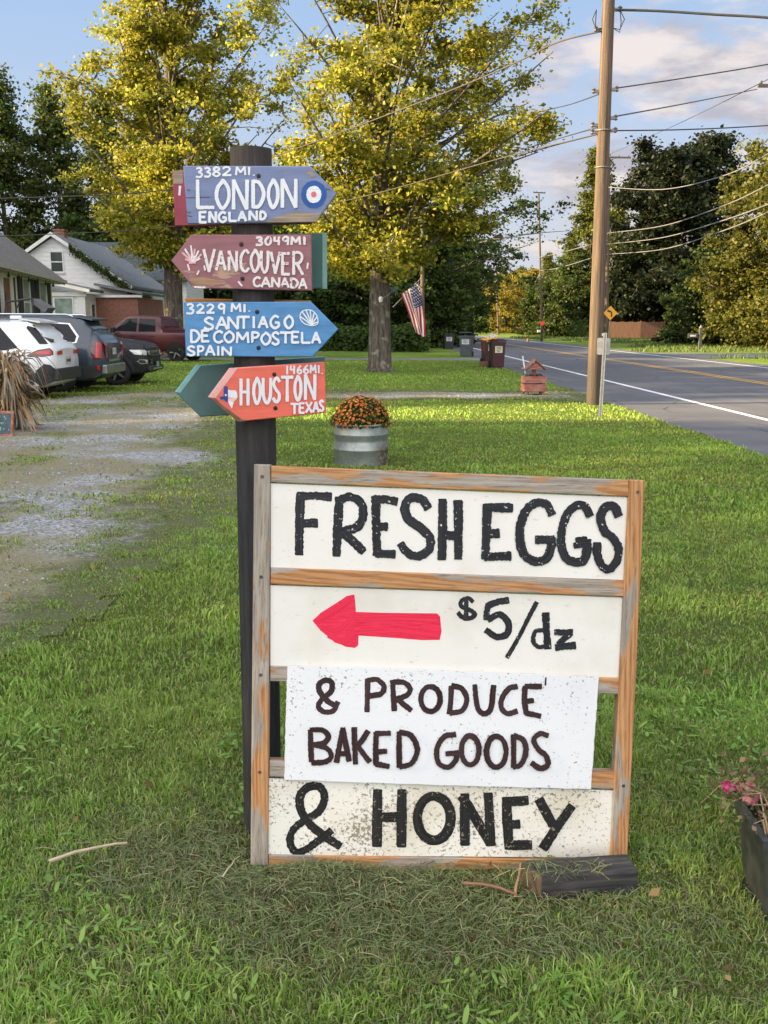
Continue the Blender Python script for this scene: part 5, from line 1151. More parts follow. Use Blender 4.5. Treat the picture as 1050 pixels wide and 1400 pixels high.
# ------------------------------------------------------------------ bins
def bin_(name, label, x, y, rz, W, H, D, body, lid, lid_ang, sticker, tilt=None):
    o = empty(name, (x, y, 0), label, 'trash bin', 'wheeled bins at the roadside', rz)
    mb = MB(); r0, r1 = .82, 1.0; vs = []
    for z, s in ((.03, r0), (.06, r0 + .01), (H * .86, r1 * .98), (H * .86, r1 * 1.05), (H * .93, r1 * 1.06), (H * .93, r1)):
        vs += [(-W / 2 * s, -D / 2 * s, z), (W / 2 * s, -D / 2 * s, z), (W / 2 * s, D / 2 * s, z), (-W / 2 * s, D / 2 * s, z)]
    n = 6; fs = [(4 * i + k, 4 * i + (k + 1) % 4, 4 * i + 4 + (k + 1) % 4, 4 * i + 4 + k) for i in range(n - 1) for k in range(4)] + [(3, 2, 1, 0), (20, 21, 22, 23)]; mb.add(vs, fs); mb.box((-W * .30, -D / 2 * .90 - .02, H * .42), (W * .30, -D / 2 * .9 - .002, H * .46)); mb.build('bin_body', body, o)
    mb = MB(); Lm = Matrix.Translation((0, D / 2 * 1.02, H * .95)) @ Matrix.Rotation(-lid_ang, 4, 'X')
    if tilt: Lm = Matrix.Translation((W * .06, D * .5, H * 1.02)) @ Matrix.Rotation(R(-tilt), 4, 'Y') @ Matrix.Rotation(R(9), 4, 'X')
    mb.box((-W / 2 * 1.08, -D * 1.10, 0), (W / 2 * 1.08, 0, .045), 0, Lm, .012); mb.box((-W * .36, -D * .95, .045), (W * .36, -D * .12, .07), 0, Lm, .01); mb.build('lid', lid, o)
    mb = MB(); mb.tube([(-W * .4, D / 2 * 1.12, H * .88), (W * .4, D / 2 * 1.12, H * .88)], .016, 8); mb.build('handle', body, o)
    for s in (-1, 1):
        mb = MB(); Mx = Matrix.Translation((s * W * .44, D / 2 * .86, .13)) @ Matrix.Rotation(math.pi / 2, 4, 'Y'); mb.lathe([(.001, -.03), (.09, -.03), (.13, -.024), (.13, .024), (.09, .03), (.001, .03)], 18, 0, Mx); mb.build('wheel', M('rubber_black', (.018, .018, .018), .8), o)
    if sticker:
        mb = MB(); w, h, col = sticker; zc = H * .66; yy = lambda z: -D / 2 * (r0 + (r1 * .98 - r0) * (z - .06) / (H * .8)) - .004
        mb.poly([(-w / 2, yy(zc - h / 2), zc - h / 2), (w / 2, yy(zc - h / 2), zc - h / 2), (w / 2, yy(zc + h / 2), zc + h / 2), (-w / 2, yy(zc + h / 2), zc + h / 2)], 0)
        for i, (a, b, c) in enumerate(((-.40, .40, .30), (-.34, .30, .08), (-.38, .36, -.14), (-.25, .2, -.32))):
            z0 = zc + h * c; mb.poly([(a * w, yy(z0) - .003, z0), (b * w, yy(z0) - .003, z0), (b * w, yy(z0 + h * .1) - .003, z0 + h * .1), (a * w, yy(z0 + h * .1) - .003, z0 + h * .1)], 1)
        mb.build('sticker', [M('sticker_' + str(col), col, .5), M('sticker_ink', (.16, .17, .12), .6)], o)
    EXC.append((x, y, .3)); return o
def bins():
    mar = M('maroon_plastic', (.060, .012, .022), .45, sc=8); mar2 = M('maroon_lid', (.035, .012, .017), .5); yel = M('yellow_lid', (.62, .33, .03), .45, sc=6); gry = M('grey_plastic', (.075, .088, .105), .5, sc=7); gl = M('green_lid', (.02, .045, .035), .5); bk = M('black_bin_plastic', (.016, .020, .024), .5)
    pg = (.74, .72, .45); wg = (.62, .66, .72)
    p = G(679, 503); bin_('wheeled_bin', 'maroon wheeled bin with a closed dark lid, nearer one of the maroon pair', p.x, p.y, R(8), .50, 1.02, .56, mar, mar2, R(1), (.27, .24, pg))
    p = G(669, 498.5); bin_('wheeled_bin', 'maroon wheeled bin with a raised yellow lid, behind the other maroon one', p.x - .02, p.y + .1, R(12), .50, 1.02, .56, mar, yel, R(16), (.20, .26, (.70, .70, .62)), 17)
    bag = at(682, 472, p.y + .15); mb = MB()
    bm = bmesh.new(); bmesh.ops.create_icosphere(bm, subdivisions=3, radius=.2)
    for v in bm.verts: v.co *= 1 + .25 * math.sin(v.co.x * 31 + v.co.z * 17) * math.cos(v.co.y * 23)
    bm.verts.index_update(); mb.add([v.co + Vector((p.x + .12, p.y + .12, 1.0)) for v in bm.verts], [[v.index for v in f.verts] for f in bm.faces]); bm.free(); o = mb.build('rubbish_bag', M('white_bag', (.62, .64, .66), .4), None, True); tag(o, 'crumpled white rubbish bag bulging out under the yellow bin lid', 'rubbish bag')
    q = G(664.5, 501.5); mb = MB(); mb.box((q.x - .22, q.y - .1, 0), (q.x + .22, q.y + .22, .19), 0, None, .006); o = mb.build('brown_block', M('brick_brown', (.25, .13, .08), .9, sc=9, var=.4)); tag(o, 'low brown block on the ground beside the maroon bins', 'block')
    p = G(637.5, 487.5); bin_('wheeled_bin', 'grey wheeled bin with an ajar dark green lid, beside the black bin', p.x, p.y, R(-14), .62, 1.10, .70, gry, gl, R(7), (.36, .24, wg))
    p = G(613, 477.5); bin_('wheeled_bin', 'small black wheeled bin with a closed lid, farthest along the roadside', p.x, p.y, R(6), .62, .98, .62, bk, bk, R(0), (.36, .26, (.5, .53, .56)))
bins()
# ------------------------------------------------------------------ poles and wires
def pole_mat():
    m, nt, N, L, P = nodes_of('utility_pole_wood'); g = noise(nt, coords(nt, 'Object', (8, 8, .3)), 2.2, 7, .75); f = noise(nt, coords(nt, 'Object', (17, 17, .45)), 2.0, 5, .75); sp = add(nt, 'ShaderNodeSeparateXYZ'); L(coords(nt), sp.inputs[0])
    c = mixc(nt, ramp(nt, g, .38, .6), (.15, .102, .068), (.07, .049, .035)); c = mixc(nt, mth(nt, 'MULTIPLY', ramp(nt, f, .5, .62), .8), c, (.07, .045, .03))
    foot_shade = mth(nt, 'ADD', sp.outputs[2], mth(nt, 'MULTIPLY', g, 1.2)); c = mixc(nt, mth(nt, 'MULTIPLY', ramp(nt, foot_shade, 1.9, 1.2), .75), c, (.045, .036, .03))  # shade around the pole foot is painted into the colour
    L(c, P.inputs['Base Color']); P.inputs['Roughness'].default_value = .85; bump(nt, f, .8, .02); _mc['utility_pole_wood'] = m; return m
PW = pole_mat()
def lin(a, b, n): return [Vector(a).lerp(Vector(b), i / n) for i in range(n + 1)]
def pole(label, base, top, r0, r1, arms=(), name='utility_pole', group='utility poles', mat=None):
    o = empty(name, (base.x, base.y, 0), label, 'utility pole', group); mb = MB(); d = top - base; n = 16
    path = [Vector((d.x * t, d.y * t, -.1 + (d.z + .1) * t)) for t in np.linspace(0, 1, n + 1)]
    mb.tube(path, [r0 + (r1 - r0) * i / n for i in range(n + 1)], 18); mb.build('pole_shaft', mat or PW, o, smooth=True)
    for z, half, ang in arms:
        t = z / d.z; c = Vector((d.x * t, d.y * t, z)); mb = MB(); mb.box((-half, -r1 - .1, -.055), (half, -r1 + .01, .055), 0, Matrix.Translation(c) @ Matrix.Rotation(ang, 4, 'Z'))
        for s in (-.9, -.45, .45, .9): mb.lathe([(.02, .056), (.045, .08), (.03, .11), (.05, .14), (.01, .18)], 8, 0, Matrix.Translation(c) @ Matrix.Rotation(ang, 4, 'Z') @ Matrix.Translation((s * half, -r1 - .045, 0)))
        mb.build('crossarm', M('crossarm_wood', (.12, .10, .085), .9), o)
    return o
def wires():
    b = G(811.5, 553); t = at(832.5, -10, b.y + .1); b.z = 0; t = b + (t - b) * (9.6 / t.z)
    po = pole('tall brown wooden utility pole at the near roadside, with shade painted on its foot', b, t, .145, .105)
    def pp(py):
        best = min((abs(CYP - FPX * ((p - CAMP).dot(UP) / (p - CAMP).dot(FWD)) - py), s) for s in np.linspace(0, 1, 300) for p in [b + (t - b) * float(s)]); return b + (t - b) * float(best[1])
    hw = M('pole_hardware', (.22, .20, .18), .5, .5); mb = MB()
    for py, side in ((14, 1), (40, -1), (122, 1), (126, -1), (161, 1), (172, -1), (178, 1), (181, -1)):
        c = pp(py) - Vector((b.x, b.y, 0)); mb.box((c.x + (.08 if side > 0 else -.2), c.y - .03, c.z - .025), (c.x + (.2 if side > 0 else -.08), c.y + .03, c.z + .03)); mb.lathe([(.01, -.05), (.04, -.03), (.025, 0), (.045, .03), (.01, .06)], 10, 0, Matrix.Translation(c + Vector((side * .22, 0, .01))))
    for py in (178.5, 230): c = pp(py) - Vector((b.x, b.y, 0)); mb.lathe([(.142, -.012), (.146, 0), (.142, .012)], 20, 0, Matrix.Translation(c))
    mb.split('bracket', hw, po)
    mb = MB(); c = pp(14) - Vector((b.x, b.y, 0))
    for s in (-1, 1):
        for k in range(2): mb.tube([c + Vector((s * .22, 0, 0)), c + Vector((s * (.30 - .06 * k), -.05, -.18 - .06 * k)), c + Vector((s * .22, -.05, -.36 - .05 * k)), c + Vector((s * .1, -.03, -.33))], .009, 5)
    mb.split('cable_loop', M('cable_black', (.03, .03, .033), .6), po)
    EXC.append((b.x, b.y, .17)); P0 = lambda py: tuple(pp(py))
    far = pole('slim grey brown pole on the left verge behind the flag', at(578, 475, 63) * 1, at(577, 236, 63), .14, .10); fp = lambda py: tuple(at(577, py, 63))
    q = at(829, 465, 75); pole('second utility pole with a crossarm, standing close behind the tall near one', q, at(832, 212, 75), .17, .14, ((13.4, 1.6, R(4)),))
    pole('distant pale utility pole left of the golden tree', at(651, 455, 172), at(646, 352, 172), .17, .12); pole('distant grey pole in front of the golden tree', at(681.5, 456, 152), at(677, 318, 152), .17, .12); pole('distant grey pole with a crossarm above the trees left of the tall near pole', at(741, 460, 112), at(736.5, 262, 112), .14, .10, ((15.6, .75, R(20)),))
    rp = pole('utility pole with a crossarm just beyond the right edge of the picture', Vector((15.6, 38, 0)), at(1078, 108, 38), .15, .11, ((at(1060, 119, 38).z, 1.2, R(3)),))
    def wire(label, pts, r, mat, sag=0):
        V_ = []
        for p in pts:
            V_.append(np.array(p if (len(p) == 3 and isinstance(p[0], float) and abs(p[0]) < 60 and p[2] < 30) else tuple(at(*p))))
        V_ = np.array(V_); Q = np.vstack([2 * V_[0] - V_[1], V_, 2 * V_[-1] - V_[-2]]); out = []
        for i in range(1, len(Q) - 2):
            for t_ in np.linspace(0, 1, 14, endpoint=False): out.append(0.5 * (2 * Q[i] + (Q[i + 1] - Q[i - 1]) * t_ + (2 * Q[i - 1] - 5 * Q[i] + 4 * Q[i + 1] - Q[i + 2]) * t_ ** 2 + (3 * Q[i] - Q[i - 1] - 3 * Q[i + 1] + Q[i + 2]) * t_ ** 3))
        out.append(Q[-2]); mb = MB(); o0 = Vector(out[0]); mb.tube([Vector(v) - o0 for v in out], r, 6); o = mb.build('overhead_cable', mat, None, True); o.location = o0; tag(o, label, 'cable', 'overhead cables')
    tan = M('cable_tan', (.07, .06, .048), .7); blk = M('cable_dark', (.05, .05, .055), .6); pale = M('cable_pale', (.22, .215, .22), .5)
    wire('twisted cable from the pole top across both maples towards the grey roofed house', [P0(40), (762, 58, 20.5), (700, 88, 21.5), (600, 130, 23), (400, 205, 26), (240, 258, 27.5), (0, 271.5, 28), (-160, 276, 28)], .015, tan)
    wire('lower cable running left past the LONDON board towards the grey roofed house', [P0(180), (690, 215, 22), (500, 268, 25), (370, 292, 26), (200, 313, 27.5), (0, 323, 28.5), (-120, 326, 28.5)], .011, tan)
    wire('thick cable leaving the pole top to the right', [P0(14), (900, 15, 19.8), (980, 20, 19.6), (1060, 25, 19.4), (1250, 44, 19)], .023, blk)
    wire('cable rising right from the pole, second from the top', [P0(122), (940, 106, 20.4), (1060, 86, 21), (1300, 40, 22)], .012, blk)
    wire('cable from the pole to the crossarm beyond the right edge', [P0(161), (940, 141, 26), (1035, 122, 36.5)], .014, blk)
    wire('nearly level cable leaving the pole to the right', [P0(178), (940, 177, 21.5), (1060, 171, 23), (1300, 155, 25)], .013, blk)
    wire('uppermost cable running from the pole back to the left', [P0(126), (785, 141, 28), (690, 172, 43), fp(238)], .014, blk)
    wire('middle cable of the three running from the pole back to the left', [P0(172), (735, 198, 34), (650, 224, 48), fp(246)], .014, blk)
    wire('lowest cable of the three running from the pole back to the left', [P0(181), (740, 204, 34), (650, 230, 48), fp(252)], .014, blk)
    for i, (lb, pts) in enumerate((('uppermost pale sagging cable before the dark maple', [(829, 256, 74.8), (905, 259, 60), (990, 240, 46), (1062, 204, 38)]), ('second pale sagging cable before the dark maple', [(829, 319, 74.8), (905, 309, 60), (990, 281, 46), (1062, 247, 38)]),
                                   ('third pale sagging cable before the dark maple', [(829, 334, 74.8), (905, 325, 60), (990, 301, 46), (1062, 275, 38)]), ('lowest pale sagging cable before the dark maple', [(829, 348, 74.8), (905, 341, 60), (990, 315, 46), (1062, 285, 38)]))): wire(lb, pts, .024, pale)
    wire('thin cable slanting from the second pole up to the right', [(829, 213, 75), (930, 168, 50), (1055, 106, 30), (1200, 34, 22)], .012, blk)
    wire('pale cable sagging from the second pole to the distant poles, upper', [(824, 330, 75), (765, 346, 100), (737, 352, 112)], .03, pale); wire('pale cable sagging from the second pole to the distant poles, lower', [(824, 348, 75), (765, 366, 100), (739, 370, 112)], .03, pale)
wires()
# ------------------------------------------------------------------ roadside signs, mailboxes, fence
def roadside():
    b = G(820.5, 571); o = empty('road_sign', (b.x, b.y, 0), 'back of a small road sign on a pale steel channel post by the utility pole', 'road sign'); g = M('galvanised_post', (.50, .48, .44), .45, .6, sc=20); zt = at(823, 455, b.y).z
    mb = MB(); mb.prism([(-.03, .0, 0), (-.012, .0, 0), (-.012, .022, 0), (.012, .022, 0), (.012, .0, 0), (.03, 0, 0), (.03, .005, 0), (.017, .005, 0), (.017, .028, 0), (-.017, .028, 0), (-.017, .005, 0), (-.03, .005, 0)], (.03, 0, zt)); mb.build('post', g, o)
    z0, z1 = at(825, 485, b.y).z, at(825, 462, b.y).z; cx = at(826, 470, b.y).x - b.x; w = .112; pts = []
    for sx, sz, a0 in ((1, 1, 0), (-1, 1, 90), (-1, -1, 180), (1, -1, 270)):
        for k in range(5): a = R(a0 + 22.5 * k); pts.append((cx + sx * (w - .03) + .03 * math.cos(a), .034, (z0 + z1) / 2 + sz * ((z1 - z0) / 2 - .03) + .03 * math.sin(a)))
    mb = MB(); mb.prism(pts, (0, .004, 0)); mb.build('sign_plate', M('sign_back', (.42, .41, .39), .5, .3, sc=9), o); mb = MB(); mb.box((cx - .035, .03, z1 + .03), (cx + .045, .04, z1 + .075)); mb.build('small_tag', M('tag_pale', (.45, .58, .60), .5), o); EXC.append((b.x, b.y, .05))
    # curve warning
    Y = 68; c = at(834.5, 428, Y); o = empty('curve_warning_sign', (c.x, c.y, 0), 'yellow diamond warning sign with a black left curve arrow beyond the utility pole', 'road sign'); s = .48
    mb = MB(); mb.prism([(0, -.03, c.z - s), (s, -.03, c.z), (0, -.03, c.z + s), (-s, -.03, c.z)], (0, .004, 0)); mb.build('sign_face', M('sign_yellow', (.72, .33, .01), .45, var=.08), o)
    mb = MB(); f = [(.086, -.257), (.086, -.07), (.06, .034), (-.026, .094), (-.086, .11)]; w = .047; L_ = [(x - w, z) for x, z in f[:2]] + [(f[2][0] - w, f[2][1] - .02), (-.05, .055), (-.10, .075)]; R_ = [(x + w, z) for x, z in f[:2]] + [(f[2][0] + w, f[2][1] + .04), (-.0, .165), (-.10, .185)]
    for i in range(4): mb.poly([(L_[i][0], -.034, c.z + L_[i][1]), (R_[i][0], -.034, c.z + R_[i][1]), (R_[i + 1][0], -.034, c.z + R_[i + 1][1]), (L_[i + 1][0], -.034, c.z + L_[i + 1][1])])
    mb.poly([(-.10, -.034, c.z + .03), (-.10, -.034, c.z + .24), (-.27, -.034, c.z + .13)]); mb.build('arrow_symbol', M('sign_black', (.015, .015, .015), .5), o); mb = MB(); mb.box((-.035, -.025, 0), (.035, .02, c.z + .3)); mb.build('post', M('steel_dark', (.12, .12, .12), .5, .5), o)
    # fence
    Y = 104; a = at(833, 462, Y); b = at(908, 462, Y); zf = at(870, 440, Y).z; o = empty('board_fence', (a.x, a.y, 0), 'tall brown board fence below the dark maple across the road', 'fence'); L_ = b.x - a.x; x1 = L_ * .56
    for i, (xa, xb, y, mt) in enumerate(((0, x1, 0, M('fence_light', (.30, .155, .085), .85, sc=3, var=.3, stretch=(6, 1, .4))), (x1 + .06, L_, .0, M('fence_dark', (.16, .075, .05), .85, sc=3, var=.35, stretch=(6, 1, .4))))):
        mb = MB(); n = int((xb - xa) / .15)
        for k in range(n): u = xa + (xb - xa) * k / n; mb.box((u + .006, y, 0), (u + (xb - xa) / n - .006, y + .025, zf + .03 * math.sin(k * 7.3)))
        p = mb.build('fence_panel', mt, o); p['label'] = ('lighter brown fence panel', 'darker brown fence panel')[i]
    mb = MB()
    for u in (0, x1 + .03, L_): mb.box((u - .05, .03, 0), (u + .05, .13, zf + .1))
    mb.split('fence_post', M('fence_post', (.25, .14, .09), .85), o)
    # mailbox at the right
    Y = 61; c = at(956.5, 478, Y); o = empty('mailbox', (c.x, c.y, 0), 'dark mailbox with a white plate on a thick grey post across the road', 'mailbox'); z = at(956, 448, Y).z
    mb = MB(); mb.box((-.09, -.09, 0), (.09, .09, z), 0, None, .01); mb.build('post', M('post_grey', (.075, .075, .072), .85), o); mb = MB(); mb.lathe([(.10, z + .0), (.10, z + .05), (.05, z + .08), (.02, z + .16), (.001, z + .17)], 10); mb.build('finial', M('finial_pale', (.22, .22, .21), .6), o)
    zb = at(948, 459, Y).z; mb = MB(); pts = [(-.75, -.09, zb - .08), (-.75, .09, zb - .08), (-.75, .09, zb + .05)] + [(-.75, .09 * math.cos(a), zb + .05 + .09 * math.sin(a)) for a in np.linspace(.3, 2.8, 6)] + [(-.75, -.09, zb + .05)]; mb.prism(pts, (.55, 0, 0)); mb.build('mailbox_shell', M('mailbox_dark', (.05, .045, .045), .5), o); mb = MB(); mb.box((-.66, -.096, zb - .05), (-.3, -.092, zb + .05)); mb.build('number_plate', M('plate_pale', (.55, .52, .48), .6), o); mb = MB(); mb.box((-.75, -.05, zb - .14), (-.091, .05, zb - .082)); mb.build('bracket_arm', M('post_grey', (.075, .075, .072), .85), o)
    # far mailbox with red reflector
    Y = 92; c = at(740.5, 462, Y); o = empty('mailbox', (c.x, c.y, 0), 'far mailbox on a black post topped by a red heart shaped marker', 'mailbox'); z = at(740, 446, Y).z
    mb = MB(); mb.box((-.11, -.08, 0), (.11, .08, z + .1)); mb.build('post', M('post_black', (.02, .02, .02), .8), o); mb = MB(); q = [(0, -.10, z + .0), (.20, -.10, z + .25), (.2, -.10, z + .38), (.1, -.10, z + .44), (0, -.10, z + .36), (-.1, -.10, z + .44), (-.2, -.10, z + .38), (-.2, -.10, z + .25)]; mb.prism(q, (0, .03, 0)); mb.build('red_marker', M('marker_red', (.62, .03, .03), .5), o)
    zb = at(735, 453, Y).z; mb = MB(); mb.box((-.42, -.12, zb - .1), (-.112, .12, zb + .12), 0, None, .03); mb.build('mailbox_shell', M('mailbox_white', (.55, .56, .58), .5), o)
    c = at(722, 461, 92); o = empty('stump_post', (c.x, c.y, 0), 'short reddish stub post left of the far mailbox', 'post'); mb = MB(); mb.tube([(0, 0, 0), (.01, 0, .25), (0, 0, .55)], [.13, .11, .10], 10); mb.build('stub', M('stub_brown', (.2, .10, .07), .9), o)
roadside()
def weeds():
    # tall rough grass on the far verge and at the foot of fence, posts and trees
    n = 60000; x = rng.uniform(14.6, 45, n); y = rng.uniform(45, 118, n); k = (fbm(x, y, 5, 77) + (x - 15.5 - 0.03 * (y - 45)) * .02 > .52) & ~((y > 46.5) & (y < 56.5)); x, y = x[k], y[k]; n = len(x)
    V, T, K = blades(x, y, rng.uniform(.10, .36, n), rng.uniform(.03, .06, n), rng.uniform(.2, .9, n), palette(n, (.07, .12, .025), (.14, .18, .045), rng)); o = np_mesh('tall_grass', V, T, attr_mat('grass_blade', .55, .25, .35), cols=K); tag(o, 'tall rough grass on the far verge of the road', 'grass', kind='stuff')
    n = 26000; x = rng.uniform(-8, 2.6, n); y = 62 - .5 * (x + 3) + rng.normal(0, 1.4, n); h = (.6 + 1.6 * fbm(x, y, 2.5, 12)) * rng.random(n); V, T, K = leaf_cloud(np.stack([x, y, h], -1), .22, palette(n, (.035, .07, .012), (.08, .12, .02), rng)); o = np_mesh('undergrowth', V, T, LEAFM(), cols=K); tag(o, 'low dark undergrowth below the trees behind the lawn', 'undergrowth', kind='stuff')
    n = 30000; x = rng.uniform(21, 52, n); y = 82 + (x - 21) * .2 + rng.normal(0, 2.0, n); y = np.where(x > 31, y, y + 28); h = (.5 + 2.2 * fbm(x, y, 3.0, 18)) * rng.random(n); k = ~((y < 104.6) & (y > 100) & (x < 31)); x, y, h = x[k], y[k], h[k]; n = len(x); V, T, K = leaf_cloud(np.stack([x, y, h], -1), .26, palette(n, (.03, .06, .012), (.08, .11, .02), rng)); o = np_mesh('undergrowth', V, T, LEAFM(), cols=K); tag(o, 'dark undergrowth beneath the trees across the road', 'undergrowth', kind='stuff')
# ------------------------------------------------------------------ flag and lamp on the maple
def flag():
    Y = 32.6; tip = at(575, 381, Y); foot = at(537, 420, Y + .35)
    o = empty('flag', foot, 'stars and stripes flag hanging from a slanting staff on the maple trunk', 'flag'); mb = MB(); mb.tube([Vector((0, 0, 0)), tip - foot], [.016, .013], 8); mb.lathe([(.001, -.02), (.03, 0), (.02, .025), (.001, .03)], 10, 0, Matrix.Translation(tip - foot)); mb.build('staff', M('staff_pale', (.45, .40, .33), .5), o)
    A, B_, Cc, D = at(573, 384, Y), at(548.5, 403, Y + .2), at(569.5, 453, Y + .1), at(581, 460, Y - .05); ns, nt_ = 39, 44; vs = []
    for i in range(ns + 1):
        s = i / ns
        for j in range(nt_ + 1):
            t = j / nt_; p = (A.lerp(D, t)).lerp(B_.lerp(Cc, t), s)
            p = p + Vector((.05 * math.sin(s * 9 + t * 3) * t + .07 * t * (1 - t) * (1 - s) * 1.2, .14 * math.sin(s * 11 - t * 2.5) * (.25 + t), -.06 * math.sin(math.pi * s) * t)); vs.append(p - foot)
    mb = MB(); W1 = nt_ + 1
    for i in range(ns):
        for j in range(nt_):
            st = i // 3; m_ = 0 if st % 2 == 0 else 1
            if st < 7 and j < nt_ * .42: m_ = 2
            mb.f.append((i * W1 + j, i * W1 + j + 1, (i + 1) * W1 + j + 1, (i + 1) * W1 + j)); mb.m.append(m_)
    mb.v = [tuple(v) for v in vs]; fr, fw, fb = M('flag_red', (.42, .025, .045), .8, var=.15), M('flag_white', (.78, .74, .72), .8, var=.08), M('flag_blue', (.022, .035, .13), .8, var=.2)
    for i in range(9):
        for j in range(11):
            if (i + j) % 2: continue
            si, tj = 1.2 + i * 2.2, 1 + j * 1.65; ii, jj = int(si), int(tj); p = vs[ii * W1 + jj].lerp(vs[(ii + 1) * W1 + jj + 1], .5); n_ = (vs[ii * W1 + jj + 1] - vs[ii * W1 + jj]).cross(vs[(ii + 1) * W1 + jj] - vs[ii * W1 + jj]).normalized(); t1 = n_.orthogonal().normalized(); t2 = n_.cross(t1)
            for sg in (-1, 1):
                cc = p + n_ * .012 * sg; mb.poly([cc + (t1 * math.cos(a) + t2 * math.sin(a)) * (.028 if k % 2 == 0 else .012) for k, a in enumerate(np.linspace(0, 2 * math.pi, 11)[:-1])], 1)
    mb.build('flag_cloth', [fr, fw, fb], o, smooth='all', fix=False)
    p = at(531, 402, 33.05); o = empty('solar_spotlight', p, 'small solar panel and white spotlight fixed to the maple trunk above the flag staff', 'lamp'); mb = MB(); e = at(538, 396, 32.7) - p; mb.box((-.11, -.012, -.09), (.11, .012, .09), 0, Matrix.Translation(e) @ Matrix.Rotation(R(40), 4, 'Z') @ Matrix.Rotation(R(-35), 4, 'X')); mb.build('solar_panel', M('solar_dark', (.10, .12, .15), .25), o); w = at(520.5, 409, 32.75) - p; mb = MB(); mb.tube([w, e.lerp(w, .4) + Vector((0, 0, -.05)), e], .012, 6); mb.build('bracket', M('bracket_grey', (.25, .25, .25), .6), o); mb = MB(); mb.lathe([(.001, -.10), (.05, -.09), (.07, 0), (.055, .07), (.001, .10)], 12, 0, Matrix.Translation(w)); mb.build('lamp_head', M('lamp_white', (.65, .65, .62), .5), o)
flag()
# ------------------------------------------------------------------ houses
def siding_mat(name, col, pitch=.115):
    m, nt, N, L, P = nodes_of(name); sp = add(nt, 'ShaderNodeSeparateXYZ'); L(coords(nt), sp.inputs[0]); fr = mth(nt, 'FRACT', mth(nt, 'DIVIDE', sp.outputs[2], pitch), 0.0); n = noise(nt, coords(nt, 'Object', (1, 1, 4)), 2.5, 4)
    c = mixc(nt, ramp(nt, n, .35, .7), col, tuple(x * .86 for x in col)); c = mixc(nt, mth(nt, 'MULTIPLY', ramp(nt, fr, .12, .02), .45), c, tuple(x * .4 for x in col)); L(c, P.inputs['Base Color']); P.inputs['Roughness'].default_value = .6; bump(nt, fr, .5, .02); return m
def shingle_mat(name, a, b):
    m, nt, N, L, P = nodes_of(name); br = add(nt, 'ShaderNodeTexBrick'); L(coords(nt, 'Object', (1, 1, 1)), br.inputs['Vector']); br.inputs['Scale'].default_value = 3.2; br.inputs['Color1'].default_value = rgba(a); br.inputs['Color2'].default_value = rgba(b); br.inputs['Mortar'].default_value = rgba(tuple(x * .6 for x in a)); br.inputs['Mortar Size'].default_value = .012
    n = noise(nt, coords(nt), 30, 4, .7); n2 = noise(nt, coords(nt), .8, 4); c = mixc(nt, mth(nt, 'MULTIPLY', ramp(nt, n, .45, .7), .4), br.outputs[0], tuple(x * 1.5 for x in b)); c = mixc(nt, mth(nt, 'MULTIPLY', ramp(nt, n2, .5, .7), .3), c, tuple(x * .6 for x in a)); L(c, P.inputs['Base Color']); P.inputs['Roughness'].default_value = .95; bump(nt, n, .3, .02); return m
def brick_mat():
    m, nt, N, L, P = nodes_of('red_brick'); tc = add(nt, 'ShaderNodeTexCoord'); sp = add(nt, 'ShaderNodeSeparateXYZ'); L(tc.outputs['Object'], sp.inputs[0]); cb = add(nt, 'ShaderNodeCombineXYZ'); L(mth(nt, 'ADD', sp.outputs[0], sp.outputs[1]), cb.inputs[0]); L(sp.outputs[2], cb.inputs[1]); br = add(nt, 'ShaderNodeTexBrick'); L(cb.outputs[0], br.inputs['Vector']); br.inputs['Scale'].default_value = 4.2; br.inputs['Color1'].default_value = (.22, .065, .04, 1); br.inputs['Color2'].default_value = (.30, .11, .07, 1); br.inputs['Mortar'].default_value = (.28, .24, .21, 1); br.inputs['Mortar Size'].default_value = .02; L(br.outputs[0], P.inputs['Base Color']); P.inputs['Roughness'].default_value = .9; return m
def window(par, M4, w, h, glass, frame, rows=2, cols=1, name='window'):
    mb = MB(); t = .06; mb.box((-w / 2 - t, -.05, -t), (-w / 2, .02, h + t), 0, M4); mb.box((w / 2, -.05, -t), (w / 2 + t, .02, h + t), 0, M4); mb.box((-w / 2, -.05, h), (w / 2, .02, h + t), 0, M4); mb.box((-w / 2 - t - .03, -.07, -t - .04), (w / 2 + t + .03, .02, -t - .001), 0, M4); mb.box((-w / 2, -.05, -t + .0005), (w / 2, .02, 0), 0, M4)
    for r in range(1, rows): mb.box((-w / 2, -.035, h * r / rows - .025), (w / 2, .0, h * r / rows + .025), 0, M4)
    for c in range(1, cols): mb.box((-w / 2 + w * c / cols - .02, -.033, 0), (-w / 2 + w * c / cols + .02, .0, h), 0, M4)
    f = mb.build(name, frame, par); mb = MB(); mb.box((-w / 2, -.014, 0), (w / 2, -.004, h), 0, M4); mb.build('pane', glass, f); return f
